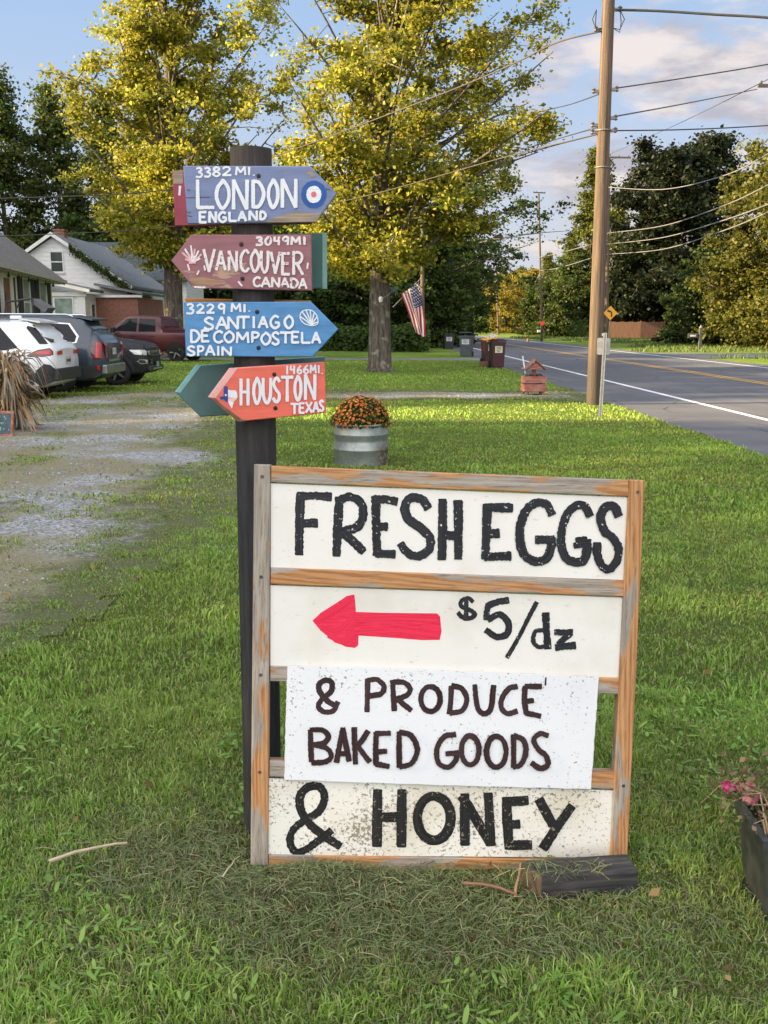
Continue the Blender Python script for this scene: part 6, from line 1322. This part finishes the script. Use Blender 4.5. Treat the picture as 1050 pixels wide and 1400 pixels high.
def houses():
    wht = M('trim_white', (.74, .74, .73), .55, var=.1, sc=3); gl = glass_mat('window_glass', (.05, .065, .055), .08); cur = M('curtain_glass', (.30, .36, .33), .3, sc=3, col2=(.16, .22, .19)); blk = M('shutter_black', (.018, .02, .024), .6)
    rz = math.atan2(.988, -.152); o = empty('grey_roof_house', (-11.05, 28, 0), 'white house with a grey shingle roof and black shutters at the left edge', 'house', rz=rz)
    sd = siding_mat('siding_white', (.86, .83, .78)); U0, U1, D_, ZE, ZR, YR = -2.45, 10.75, 9.2, 3.46, 7.0, 4.6
    mb = MB(); mb.prism([(U0, 0, 0), (U0, D_, 0), (U0, D_, ZE), (U0, YR, ZR - .15), (U0, 0, ZE)], (U1 - U0, 0, 0)); mb.build('wall', sd, o)
    rf = shingle_mat('shingles_grey', (.115, .105, .10), (.16, .15, .145)); s = (ZR - ZE) / YR; mb = MB(); ov = .42
    mb.prism([(U0 - .3, -ov, ZE - ov * s), (U0 - .3, YR, ZR), (U0 - .3, D_ + ov, ZE - ov * s), (U0 - .3, D_ + ov, ZE - ov * s + .12), (U0 - .3, YR, ZR + .13), (U0 - .3, -ov, ZE - ov * s + .12)], (U1 - U0 + .75, 0, 0)); r_ = mb.build('roof', rf, o)
    mb = MB(); z = ZE - ov * s; mb.box((U0 - .3, -ov - .10, z - .02), (U1 + .45, -ov - .003, z + .10), 0); mb.box((U0 - .28, -ov, z - .06), (U1 + .42, -.003, z - .02), 0); mb.build('gutter', M('gutter_beige', (.45, .42, .39), .5), o)
    mb = MB(); x = U1 + .45
    for sg in (1, -1):
        ya, yb = (-ov, YR) if sg > 0 else (D_ + ov, YR); mb.prism([(x, ya, z - .10), (x, ya, z + .10), (x, yb, ZR + .11), (x, yb, ZR - .10)], (.03, 0, 0))
    mb.split('rake_trim', wht, o)
    def U(px): return (-6.59 / ((px - 525) / 1350 + .154) - 28) / .988 * 1.0
    def T4(u, z): return Matrix.Translation((u, -.0, z))
    for a, b in ((-14, 9.5), (47.5, 57), (69, 78.5)):
        ua, ub = U(a), U(b); u = (ua + ub) / 2; window(o, T4(u, 1.55), ub - ua - .1, 1.48, cur, wht)
    for a, b in ((10.5, 16.5), (41.5, 47), (57.5, 62), (64, 68.5), (79, 83.5)):
        mb = MB(); ua, ub = U(a), U(b); mb.box((ua + .02, -.06, 1.45), (ub - .02, -.003, 3.13), 0, None, .01)
        for k in range(12): mb.box((ua + .08, -.068, 1.55 + k * .125), (ub - .08, -.058, 1.62 + k * .125))
        mb.build('shutter', blk, o)
    ua, ub = U(22), U(31); mb = MB(); mb.box((ua - .15, -.05, .6), (ua, -.002, 2.95)); mb.box((ub, -.05, .6), (ub + .15, -.002, 2.95)); mb.box((ua - .15, -.05, 2.95), (ub + .15, -.002, 3.1)); mb.build('door_frame', wht, o); mb = MB(); mb.box((ua + .001, -.03, .6), (ub - .001, -.002, 2.949)); d = mb.build('door', M('door_brown', (.24, .10, .05), .5, sc=4), o); mb = MB(); mb.lathe([(.001, -.03), (.035, -.02), (.035, .02), (.001, .03)], 10, 0, Matrix.Translation((ub - .12, -.07, 1.6))); mb.build('handle', M('brass', (.5, .36, .12), .3, .8), d)
    mb = MB(); mb.box((ua - .4, -1.2, 0), (ub + .4, -.07, .58)); mb.box((ua - .4, -1.55, 0), (ub + .4, -1.203, .3)); mb.build('steps', M('concrete', (.35, .34, .32), .9), o)
    mb = MB()
    for k in range(8): u = U0 + 1 + k * 1.5; mb.lathe([(.001, -.09), (.035, -.07), (.045, -.02), (.02, .03), (.012, .08)], 8, 0, Matrix.Translation((u, -.34, z - .14)))
    mb.split('string_light', M('bulb_dark', (.03, .03, .03), .3), o)
    mb = MB(); mb.tube([(ub + .34, -.10, 3.0), (ub + .34, -.10, .65)], .03, 8); mb.lathe([(.05, .95), (.10, 1.05), (.10, 1.1), (.04, 1.5), (.02, 1.9), (.001, 1.95)], 10, 0, Matrix.Translation((ua - .3, -.14, .55))); mb.build('door_ornament', M('ornament_dark', (.05, .045, .045), .7), o)
    # white gabled house
    cx, Y = -16.2, 50.0; o = empty('gabled_house', (cx, Y, 0), 'white gabled house with a chimney, a glazed porch and a brick wing', 'house'); hw, zp, ze, dp = 3.55, 5.86, 3.5, 9.0; sl = (zp - ze) / hw
    sw = siding_mat('siding_white_wide', (.82, .82, .82), .21); mb = MB(); mb.prism([(-hw, 0, 0), (hw, 0, 0), (hw, 0, ze), (0, 0, zp - .08), (-hw, 0, ze)], (0, dp, 0)); mb.build('wall', sw, o)
    rb = shingle_mat('shingles_bluegrey', (.15, .16, .175), (.20, .21, .225)); e = .3; mb = MB(); mb.prism([(-hw - e, -.35, ze - e * sl), (0, -.35, zp), (hw + e, -.35, ze - e * sl), (hw + e, -.35, ze - e * sl + .12), (0, -.35, zp + .13), (-hw - e, -.35, ze - e * sl + .12)], (0, dp + .7, 0)); r_ = mb.build('roof', rb, o)
    mb = MB()
    for s_ in (-1, 1): mb.prism([(s_ * (hw + e), -.38, ze - e * sl - .06), (0, -.38, zp - .07), (0, -.38, zp + .12), (s_ * (hw + e), -.38, ze - e * sl + .11)], (0, .027, 0))
    mb.split('rake_trim', wht, o); mb = MB(); mb.box((-.28, 1.0, 5.6), (.24, 1.5, 6.16)); mb.box((-.31, .96, 6.161), (.27, 1.54, 6.23)); mb.build('chimney', brick_mat(), r_)
    window(o, Matrix.Translation((.12, -.003, 4.12)), .56, .92, gl, wht)
    # porch
    mb = MB(); mb.box((-2.6, -2.4, 0), (2.1, -.003, 3.0)); mb.build('porch_wall', sw, o); mb = MB(); mb.prism([(-2.9, -2.75, 3.80), (-.3, -2.75, 3.66), (2.45, -2.75, 3.06), (2.45, -2.75, 3.19), (-.3, -2.75, 3.80), (-2.9, -2.75, 3.93)], (0, 2.35, 0)); mb.build('porch_roof', rb, o); mb = MB(); mb.prism([(-2.9, -2.80, 3.75), (-.3, -2.80, 3.62), (2.45, -2.80, 3.02), (2.45, -2.80, 3.17), (-.3, -2.80, 3.77), (-2.9, -2.80, 3.90)], (0, .047, 0)); mb.box((-2.7, -2.5, 2.86), (2.2, -2.404, 3.04)); mb.build('porch_trim', wht, o)
    for k in range(3): window(o, Matrix.Translation((-.95 + k * 1.02, -2.402, 1.0)), .82, 1.76, cur, wht, 2, 1, 'porch_window')
    mb = MB(); mb.box((1.75, -2.46, 0), (2.12, -2.403, 2.85)); mb.build('corner_board', wht, o); window(o, Matrix.Translation((2.102, -1.2, 1.0)) @ Matrix.Rotation(R(90), 4, 'Z'), .6, 1.5, gl, wht, 2, 1, 'porch_window')
    mb = MB(); mb.box((2.104, -.6, 0), (4.15, 5.0, 2.85)); mb.build('brick_wing', brick_mat(), o); mb = MB(); mb.prism([(2.104, -.85, 3.42), (2.104, -.85, 3.54), (4.45, -.85, 3.1), (4.45, -.85, 2.98)], (0, 6, 0)); mb.build('wing_roof', rb, o); mb = MB(); mb.box((2.106, -.8, 2.852), (4.40, -.603, 2.97)); mb.build('wing_fascia', wht, o)
    mb = MB(); mb.box((-1.5, 9.4, 0), (4.6, 15, 4.1)); mb.build('rear_wing_wall', sw, o); mb = MB(); mb.prism([(-1.8, 9.1, 4.0), (-1.8, 12.2, 6.35), (-1.8, 15.3, 4.0), (-1.8, 15.3, 4.12), (-1.8, 12.2, 6.48), (-1.8, 9.1, 4.12)], (6.7, 0, 0)); mb.build('rear_wing_roof', shingle_mat('shingles_dark', (.055, .07, .08), (.08, .095, .105)), o)
    n = 1300; t = rng.random(n) ** 1.2; x = cx + .9 + t * 3.1; z = zp - sl * (x - cx) - .05 + rng.normal(0, .12, n) - .25 * t * rng.random(n); V, T, K = leaf_cloud(np.stack([x, 49.55 + rng.normal(0, .05, n), z], -1), .12, palette(n, (.05, .09, .02), (.13, .17, .05), rng)); o = np_mesh('climbing_vine', V, T, LEAFM(), cols=K); tag(o, 'green vine climbing along the roof edge of the white gabled house', 'vine')
houses()
# ------------------------------------------------------------------ parked cars
class Car:
    def __init__(s, name, label, pos, rz, st, body):
        s.o = empty(name, pos, label, 'car' if 'pickup' not in name else 'pickup truck', 'cars parked by the house', rz); A = np.array(st, float); s.L = A[-1, 0]
        xs = np.unique(np.concatenate([np.linspace(0, s.L, 70), A[:, 0]])); B = np.stack([np.interp(xs, A[:, 0], A[:, k]) for k in range(1, 6)], 1)
        for _ in range(2): B[1:-1] = .25 * B[:-2] + .5 * B[1:-1] + .25 * B[2:]
        s.xs, s.B = xs, B; rows = [s.ring(b) for b in B]; n = len(rows[0]); mb = MB(); vs = []
        for x, r in zip(xs, rows): vs += [(x, y, z) for y, z in r] + [(x, -y, z) for y, z in r[-2:0:-1]]
        m_ = 2 * n - 2; fs = [(i * m_ + k, i * m_ + (k + 1) % m_, (i + 1) * m_ + (k + 1) % m_, (i + 1) * m_ + k) for i in range(len(xs) - 1) for k in range(m_)]; fs += [tuple(range(m_ - 1, -1, -1)), tuple((len(xs) - 1) * m_ + k for k in range(m_))]
        mb.add(vs, fs); s.body = mb.build('body', body, s.o, smooth=True)
        s.Li = Matrix.Identity(4)
    def ring(s, b):
        zb, zs, zt, hw, rw = b; d = zs - zb; g = zt - zs; L = lambda a, c, t: a + (c - a) * t; e = min(1, g / .25)
        return [(0, zb), (.80 * hw, zb), (.93 * hw, zb + .05), (.98 * hw, zb + .35 * d), (hw, zb + .68 * d), (.985 * hw, zb + .9 * d), (.955 * hw, zs), (L(.94 * hw, rw, .18), zs + .10 * g), (L(.94 * hw, rw, .55), zs + .5 * g), (rw, zs + .85 * g), (rw * .93, zs + .96 * g), (rw * .6, zt), (0, zt + .015)]
    def w(s, x, z):
        b = [np.interp(x, s.xs, s.B[:, k]) for k in range(5)]; r = s.ring(b)[2:10]; return float(np.interp(z, [p[1] for p in r], [p[0] for p in r]))
    def xr(s, z):        # rear surface
        k = int(np.argmax(s.B[:, 2] > z)) if z > s.B[0, 2] else 0; return float(s.xs[k]) if k else 0.0
    def side(s, name, pts, mat, out=.006, both=True, par=None):
        for sg in ((1, -1) if both else (1,)):
            bm = bmesh.new(); f = bm.faces.new([bm.verts.new((x, 0, z)) for x, z in pts]); bmesh.ops.triangulate(bm, faces=[f]); bmesh.ops.subdivide_edges(bm, edges=bm.edges[:], cuts=4, use_grid_fill=True); bmesh.ops.triangulate(bm, faces=bm.faces[:])
            bm.verts.index_update(); mb = MB(); mb.add([(v.co.x, sg * (s.w(v.co.x, v.co.z) + out), v.co.z) for v in bm.verts], [[v.index for v in f.verts] for f in bm.faces]); bm.free(); mb.build(name, mat, par or s.o, smooth='all')
    def rear(s, name, pts, mat, out=.008, par=None, x0=None, front=False):
        bm = bmesh.new(); f = bm.faces.new([bm.verts.new((0, y, z)) for y, z in pts]); bmesh.ops.triangulate(bm, faces=[f]); bmesh.ops.subdivide_edges(bm, edges=bm.edges[:], cuts=5, use_grid_fill=True); bmesh.ops.triangulate(bm, faces=bm.faces[:]); bm.verts.index_update(); mb = MB(); vs = []
        for v in bm.verts:
            y, z = v.co.y, v.co.z
            if front: x = s.L - (s.xf(z)) + out
            else: x = s.xr(z) - out
            vs.append((x, y, z))
        mb.add(vs, [[v.index for v in f.verts] for f in bm.faces]); bm.free(); mb.build(name, mat, par or s.o)
    def wheel(s, x, r, hwid, rimcol='rim_silver', spokes=5, arch=None):
        rub = M('tyre_rubber', (.02, .02, .021), .85); rim = M(rimcol, (.5, .5, .52) if 'silver' in rimcol else (.05, .05, .055), .3, .8); dark = M('wheel_well', (.008, .008, .009), .9)
        for sg in (1, -1):
            y = s.w(x, r + .15); Mx = Matrix.Translation((x, sg * (y - .10), r)) @ Matrix.Rotation(-sg * math.pi / 2, 4, 'X')
            if arch:
                pts = []; R1 = r + .13
                for a in np.linspace(0, math.pi, 17): pts.append((x + R1 * math.cos(a), r + .02 + (R1 - .02) * math.sin(a)))
                Q = pts + [(x + (r + .05) * math.cos(a), r + .02 + (r + .03) * math.sin(a)) for a in np.linspace(math.pi, 0, 17)]; mb = MB(); n = 17
                mb.add([(px, sg * (s.w(px, max(pz, .36)) + .016), pz) for px, pz in Q], [(i, i + 1, 2 * n - 2 - i, 2 * n - 1 - i) for i in range(n - 1)]); mb.build('wheel_arch_trim', arch, s.o)
            mb = MB(); mb.add([(x + (r + .06) * math.cos(a), sg * (s.w(x + (r + .06) * math.cos(a), max(.36, r + (r + .05) * math.sin(a))) + .010), r - .04 + (r + .09) * max(0, math.sin(a))) for a in np.linspace(0, math.pi, 15)] + [(x, sg * (y + .010), r - .04)], [(i, i + 1, 15) for i in range(14)]); mb.build('wheel_well', dark, s.o)
            wo = bpy.data.objects.new('wheel', None); C.objects.link(wo); wo.parent = s.o; wo.matrix_local = Mx
            mb = MB(); mb.lathe([(r * .66, -.09), (r * .9, -.10), (r, -.07), (r, .09), (r * .93, .125), (r * .68, .12)], 32); mb.build('tyre', rub, wo, smooth='all')
            mb = MB(); mb.lathe([(r * .69, .115), (r * .64, .12), (r * .62, .06), (.001, .03)], 32, 1); mb.lathe([(.001, .115), (r * .16, .11), (r * .18, .06)], 16)
            for k in range(spokes):
                a = 2 * math.pi * k / spokes; mb.prism([(r * .12 * math.cos(a) - .03 * math.sin(a), r * .12 * math.sin(a) + .03 * math.cos(a), .085), (r * .65 * math.cos(a) - .022 * math.sin(a), r * .65 * math.sin(a) + .022 * math.cos(a), .105), (r * .65 * math.cos(a) + .022 * math.sin(a), r * .65 * math.sin(a) - .022 * math.cos(a), .105), (r * .12 * math.cos(a) + .03 * math.sin(a), r * .12 * math.sin(a) - .03 * math.cos(a), .085)], (0, 0, .022))
            mb.build('rim', [rim, dark], wo)
    def boxp(s, name, lo, hi, mat, bev=.01):
        mb = MB(); mb.box(lo, hi, 0, None, bev); return mb.build(name, mat, s.o)
def cars():
    wp = M('paint_white', (.72, .73, .75), .25, var=.04, coat=.4); bp = M('paint_blue_grey', (.030, .045, .068), .3, .0, var=.1, coat=.35); kp = M('paint_black', (.007, .007, .008), .25, var=.1, coat=.3); rp = M('paint_maroon', (.06, .006, .013), .42, .0, var=.1, coat=.06)
    gl = glass_mat('car_glass', (.012, .014, .018), .05); gl.node_tree.nodes['Principled BSDF'].inputs['Specular IOR Level'].default_value = .22; clad = M('black_cladding', (.028, .029, .032), .6); trim = M('chrome', (.55, .55, .57), .25, .9, var=.05); lampr = glass_mat('lamp_red', (.42, .008, .012), .12); lampd = glass_mat('lamp_dark', (.05, .006, .008), .1); lampw = M('lamp_clear', (.55, .55, .52), .15, .3); plate = M('plate_pale', (.55, .52, .48), .6); ink = M('plate_ink', (.06, .07, .1), .6)
    # white small SUV, rear towards the driveway
    st = [(0, .46, .86, 1.06, .74, .66), (.04, .40, .95, 1.10, .84, .72), (.10, .34, 1.0, 1.17, .885, .74), (.30, .26, 1.02, 1.36, .91, .70), (.52, .24, 1.02, 1.60, .92, .66), (.62, .24, 1.02, 1.655, .92, .655), (1.0, .24, 1.01, 1.65, .925, .65), (2.0, .22, .98, 1.665, .925, .66), (2.5, .22, .97, 1.64, .925, .65), (3.0, .22, .96, 1.50, .92, .66), (3.5, .22, .95, 1.13, .92, .72), (3.75, .22, .93, 1.05, .92, .74), (4.3, .26, .88, .98, .90, .74), (4.55, .32, .76, .86, .80, .7), (4.62, .42, .62, .72, .62, .55)]
    c = Car('white_suv', 'white compact SUV with black lower cladding, rear end towards the driveway', (-6.88, 21.75, 0), math.pi, st, wp)
    c.side('side_window', [(1.00, 1.04), (.78, 1.10), (1.18, 1.52), (1.86, 1.555), (1.86, 1.03)], gl); c.side('side_window', [(1.92, 1.03), (1.92, 1.555), (2.55, 1.52), (2.95, 1.05)], gl)
    c.rear('rear_window', [(-.70, 1.20), (.70, 1.20), (.62, 1.56), (-.62, 1.56)], gl, .014)
    mb = MB(); mb.prism([(.36, -.60, 1.60), (.36, .60, 1.60), (.80, .62, 1.675), (.80, -.62, 1.675)], (0, 0, .035)); mb.build('spoiler', wp, c.o)
    c.side('quarter_glass', [(.16, 1.17), (.42, 1.50), (.60, 1.545), (.62, 1.50), (.33, 1.17)], gl, .010)
    c.side('tail_lamp', [(.06, 1.02), (.05, .93), (.30, .91), (.60, .93), (.36, 1.05), (.12, 1.09)], lampd, .008); c.side('tail_lamp_lens', [(.07, 1.01), (.065, .955), (.32, .96), (.47, .975), (.32, 1.02), (.12, 1.04)], lampr, .013)
    c.rear('tailgate_lamp', [(.38, .95), (.72, .94), (.72, 1.02), (.40, 1.03)], lampr, .012); c.rear('tailgate_lamp', [(-.38, .95), (-.72, .94), (-.72, 1.02), (-.40, 1.03)], lampr, .012)
    c.rear('number_plate', [(-.17, .73), (.17, .73), (.17, .89), (-.17, .89)], plate, .014); c.rear('plate_text', [(-.13, .78), (.13, .78), (.13, .84), (-.13, .84)], ink, .018)
    mb = MB(); mb.box((-.035, -.80, .40), (.10, .80, .66), 0, None, .03); mb.build('bumper', clad, c.o); c.side('bumper_corner', [(.0, .42), (.0, .62), (.10, .74), (.22, .76), (.40, .62), (.46, .40), (.34, .28), (.12, .36)], clad, .012)
    c.side('sill_trim', [(1.25, .245), (3.2, .225), (3.2, .36), (1.25, .38)], clad, .012); c.wheel(.87, .36, .9, 'rim_silver', 5, clad); c.wheel(3.60, .36, .9, 'rim_silver', 5, clad)
    c.boxp('roof_antenna', (.95, -.035, 1.685), (1.2, .035, 1.76), wp, .02)
    for sg in (1, -1):
        mb = MB(); mb.tube([(1.2, sg * .56, 1.69), (1.3, sg * .57, 1.735), (2.4, sg * .57, 1.745), (2.5, sg * .56, 1.70)], .016, 8); mb.build('roof_rail', M('rail_black', (.03, .03, .03), .4), c.o)
    for x in (1.02, 1.89, 2.98): c.side('door_seam', [(x, .4), (x + .012, .4), (x + .012, 1.0), (x, 1.0)], clad, .004)
    c.side('door_handle', [(1.62, .90), (1.82, .90), (1.82, .93), (1.62, .93)], clad, .02); c.side('fuel_flap', [(.62, .80), (.625, .80), (.625, .93), (.62, .93)], clad, .004)
    # roof mounted bike rack / cargo carrier seen above the white SUV belongs to the vehicle ahead; here a dark roof carrier
    # dark blue large SUV
    st = [(0, .50, .86, 1.12, .80, .72), (.04, .44, .98, 1.18, .90, .78), (.12, .36, 1.06, 1.26, .955, .80), (.30, .28, 1.08, 1.46, .98, .76), (.46, .25, 1.08, 1.66, .99, .72), (.56, .25, 1.08, 1.72, .99, .71), (1.0, .25, 1.08, 1.755, .995, .71), (2.4, .24, 1.06, 1.775, .995, .72), (3.0, .24, 1.05, 1.72, .99, .71), (3.55, .24, 1.05, 1.42, .985, .73), (3.95, .24, 1.05, 1.18, .98, .80), (4.6, .28, 1.0, 1.10, .96, .80), (4.9, .34, .85, .98, .86, .75), (5.0, .45, .7, .8, .7, .6)]
    c = Car('blue_suv', 'dark blue grey large SUV with a chrome window line, behind the white car', (-6.55, 24.25, 0), math.pi, st, bp)
    c.side('window_trim', [(.62, 1.15), (.57, 1.30), (.80, 1.60), (1.75, 1.66), (1.75, 1.10), (.95, 1.10)], trim, .008); c.side('side_window', [(.66, 1.17), (.625, 1.30), (.83, 1.575), (1.75, 1.635), (1.75, 1.125), (.965, 1.125)], gl, .014); c.side('side_window', [(1.82, 1.12), (1.82, 1.63), (2.75, 1.62), (2.75, 1.12)], gl); c.side('side_window', [(2.82, 1.12), (2.82, 1.6), (3.05, 1.52), (3.5, 1.13)], gl)
    c.rear('rear_window', [(-.66, 1.26), (.66, 1.26), (.60, 1.62), (-.60, 1.62)], gl, .012); mb = MB(); mb.prism([(.30, -.66, 1.66), (.30, .66, 1.66), (.72, .68, 1.745), (.72, -.68, 1.745)], (0, 0, .035)); mb.build('spoiler', bp, c.o)
    c.side('tail_lamp', [(.035, .78), (.05, 1.14), (.12, 1.20), (.26, 1.20), (.30, 1.12), (.27, .80), (.2, .76)], lampd, .010); c.side('tail_lamp_lens', [(.05, .80), (.06, 1.13), (.13, 1.17), (.16, 1.15), (.14, .84), (.20, .80)], lampr, .016); c.rear('tail_lamp_rear', [(.62, .80), (.78, .80), (.80, 1.16), (.64, 1.14)], lampr, .014); c.rear('tail_lamp_rear', [(-.62, .80), (-.78, .80), (-.80, 1.16), (-.64, 1.14)], lampr, .014)
    mb = MB(); mb.box((-.05, -.86, .42), (.09, .86, .64), 0, None, .03); mb.build('bumper', M('bumper_silver', (.30, .30, .31), .35, .6), c.o); c.side('bumper_reflector', [(.10, .52), (.10, .64), (.15, .64), (.15, .52)], lampr, .02); c.side('lower_cladding', [(.05, .44), (.05, .60), (.5, .66), (.52, .34), (.2, .34)], clad, .012); c.side('sill_trim', [(1.55, .255), (3.6, .245), (3.6, .38), (1.55, .40)], clad, .012)
    c.rear('number_plate', [(-.17, .86), (.17, .86), (.17, 1.02), (-.17, 1.02)], plate, .014); c.rear('tailgate_trim', [(-.5, .70), (.5, .70), (.5, .76), (-.5, .76)], trim, .014); c.wheel(1.06, .39, .95, 'rim_silver', 6, clad); c.wheel(3.95, .39, .95, 'rim_silver', 6, clad)
    for sg in (1, -1):
        mb = MB(); mb.tube([(.75, sg * .63, 1.75), (.9, sg * .65, 1.80), (2.9, sg * .65, 1.815), (3.05, sg * .63, 1.75)], .022, 8); mb.build('roof_rail', trim, c.o)
    for x in (1.10, 1.77, 2.78): c.side('door_seam', [(x, .42), (x + .012, .42), (x + .012, 1.06), (x, 1.06)], clad, .004)
    # black small SUV, front towards the driveway (x = 0 is its front here)
    st = [(0, .42, .56, .78, .62, .56), (.05, .36, .70, .92, .80, .70), (.14, .30, .88, 1.06, .87, .72), (.40, .26, .97, 1.13, .90, .72), (1.0, .24, 1.02, 1.19, .905, .74), (1.2, .24, 1.02, 1.25, .905, .72), (1.75, .24, 1.0, 1.56, .91, .66), (2.1, .24, 1.0, 1.63, .91, .65), (3.4, .24, 1.02, 1.62, .91, .65), (3.9, .28, 1.02, 1.5, .90, .65), (4.15, .36, .9, 1.0, .85, .7), (4.2, .46, .7, .8, .7, .6)]
    c = Car('black_suv', 'black small SUV with a slotted chrome grille, front end towards the driveway', (-6.15, 26.9, 0), math.pi, st, kp)
    c.side('side_window', [(1.55, 1.05), (1.95, 1.50), (2.55, 1.54), (2.55, 1.05)], gl); c.side('side_window', [(2.62, 1.05), (2.62, 1.54), (3.5, 1.52), (3.75, 1.1)], gl); c.rear('windscreen', [(-.66, 1.16), (.66, 1.16), (.60, 1.52), (-.60, 1.52)], gl, .010)
    c.rear('grille', [(-.48, .74), (.48, .74), (.50, .91), (-.50, .91)], M('grille_black', (.01, .01, .01), .4), .020)
    for k in range(7): c.rear('grille_slot', [(-.44 + k * .127, .76), (-.44 + k * .127 + .085, .76), (-.44 + k * .127 + .085, .89), (-.44 + k * .127, .89)], trim, .030)
    c.side('headlamp', [(.06, .78), (.05, .88), (.12, .92), (.48, .92), (.34, .80)], lampw, .012); c.rear('headlamp_front', [(.52, .77), (.70, .78), (.72, .90), (.53, .90)], lampw, .024); c.rear('headlamp_front', [(-.52, .77), (-.70, .78), (-.72, .90), (-.53, .90)], lampw, .024)
    for s_ in (1, -1):
        c.rear('fog_lamp_trim', [(s_ * .50, .56), (s_ * .74, .57), (s_ * .70, .66), (s_ * .54, .67)], trim, .026); c.rear('fog_lamp', [(s_ * .53, .58), (s_ * .71, .59), (s_ * .68, .645), (s_ * .56, .65)], clad, .034)
    c.side('fog_side_trim', [(.03, .56), (.03, .66), (.22, .68), (.30, .62), (.2, .55)], trim, .014); c.side('fog_side', [(.05, .58), (.05, .645), (.20, .66), (.25, .62), (.18, .575)], clad, .02)
    c.rear('number_plate', [(-.16, .46), (.16, .46), (.16, .60), (-.16, .60)], M('plate_blue', (.25, .33, .45), .5), .055); mb = MB(); mb.box((-.045, -.74, .36), (.06, .74, .50), 0, None, .03); mb.build('bumper', clad, c.o); mb = MB(); mb.box((-.055, -.5, .40), (-.046, .5, .44)); mb.build('bumper_trim', trim, c.o)
    c.side('sill_trim', [(1.3, .245), (2.9, .245), (2.9, .40), (1.3, .40)], clad, .012); c.wheel(.84, .35, .9, 'rim_silver', 5, clad); c.wheel(3.36, .35, .9, 'rim_silver', 5, clad)
    # maroon pickup, side on (x = 0 rear)
    st = [(0, .55, 1.12, 1.32, .86, .84), (.05, .5, 1.2, 1.36, .96, .90), (1.75, .42, 1.2, 1.36, .98, .92), (1.82, .42, 1.2, 1.80, .98, .76), (1.95, .42, 1.2, 1.90, .98, .72), (3.3, .40, 1.2, 1.95, .98, .72), (3.6, .40, 1.2, 1.86, .98, .72), (4.25, .40, 1.2, 1.34, .98, .82), (4.5, .40, 1.16, 1.30, .97, .84), (5.5, .42, 1.1, 1.2, .95, .82), (5.75, .5, .9, 1.05, .85, .75), (5.8, .6, .8, .9, .75, .7)]
    c = Car('pickup_truck', 'maroon crew cab pickup truck parked behind the black car beside the maple', (-7.5, 43.0, 0), math.pi - R(14), st, rp)
    c.side('side_window', [(2.05, 1.26), (2.12, 1.78), (2.85, 1.81), (2.85, 1.26)], gl); c.side('side_window', [(2.95, 1.26), (2.95, 1.82), (3.45, 1.80), (4.0, 1.30)], gl); c.rear('rear_window', [(-.6, 1.42), (.6, 1.42), (.58, 1.78), (-.58, 1.78)], gl, .012)
    for x in (2.12, 3.02): c.side('door_handle', [(x, 1.06), (x + .2, 1.06), (x + .2, 1.10), (x, 1.10)], M('handle_black', (.02, .02, .02), .4), .03)
    c.side('door_seam', [(2.89, .5), (2.91, .5), (2.91, 1.2), (2.89, 1.2)], clad, .004)
    for sg in (1, -1): mb = MB(); mb.box((3.85, sg * 1.0 - .02, 1.22), (4.0, sg * 1.2 + .02, 1.45), 0, None, .03) if sg > 0 else mb.box((3.85, -1.22, 1.22), (4.0, -.98, 1.45), 0, None, .03); mb.build('mirror', M('mirror_black', (.02, .02, .022), .4), c.o)
    c.wheel(1.15, .40, .95, 'rim_silver', 5, None); c.wheel(4.75, .40, .95, 'rim_silver', 5, None); c.boxp('bumper', (-.1, -.9, .5), (.05, .9, .7), trim, .03)
    # bench grinder of a thing seen above the dark SUV: a dark canopy frame by the house door
    p = at(36, 408, 27.0); o = empty('awning_frame', (p.x, p.y, 0), 'small dark slanted canopy frame standing by the house above the white car', 'canopy'); d = M('canopy_dark', (.05, .05, .052), .6); a, b_, c_ = at(8, 413, 26.6) - Vector((p.x, p.y, 0)), at(44, 408, 26.6) - Vector((p.x, p.y, 0)), at(66, 421, 26.6) - Vector((p.x, p.y, 0))
    mb = MB(); mb.tube([a + Vector((0, 0, -.25)), a, b_], .03, 8); mb.tube([a + Vector((.25, 0, -.2)), a + Vector((.35, 0, -.02))], .02, 6); mb.tube([Vector((a.x, a.y, 0)), a], .03, 8); mb.tube([Vector((b_.x, b_.y, 0)), b_], .03, 8); mb.build('frame', d, o); mb = MB(); mb.prism([b_, c_, c_ + Vector((-.1, 0, -.12)), b_ + Vector((-.05, 0, -.1))], (0, .6, 0)); mb.build('canopy', M('canopy_grey', (.13, .13, .14), .5), o)
cars()
trees(); weeds(); lawn_blades(); leaf_ovals(); fallen_leaves(); clippings()
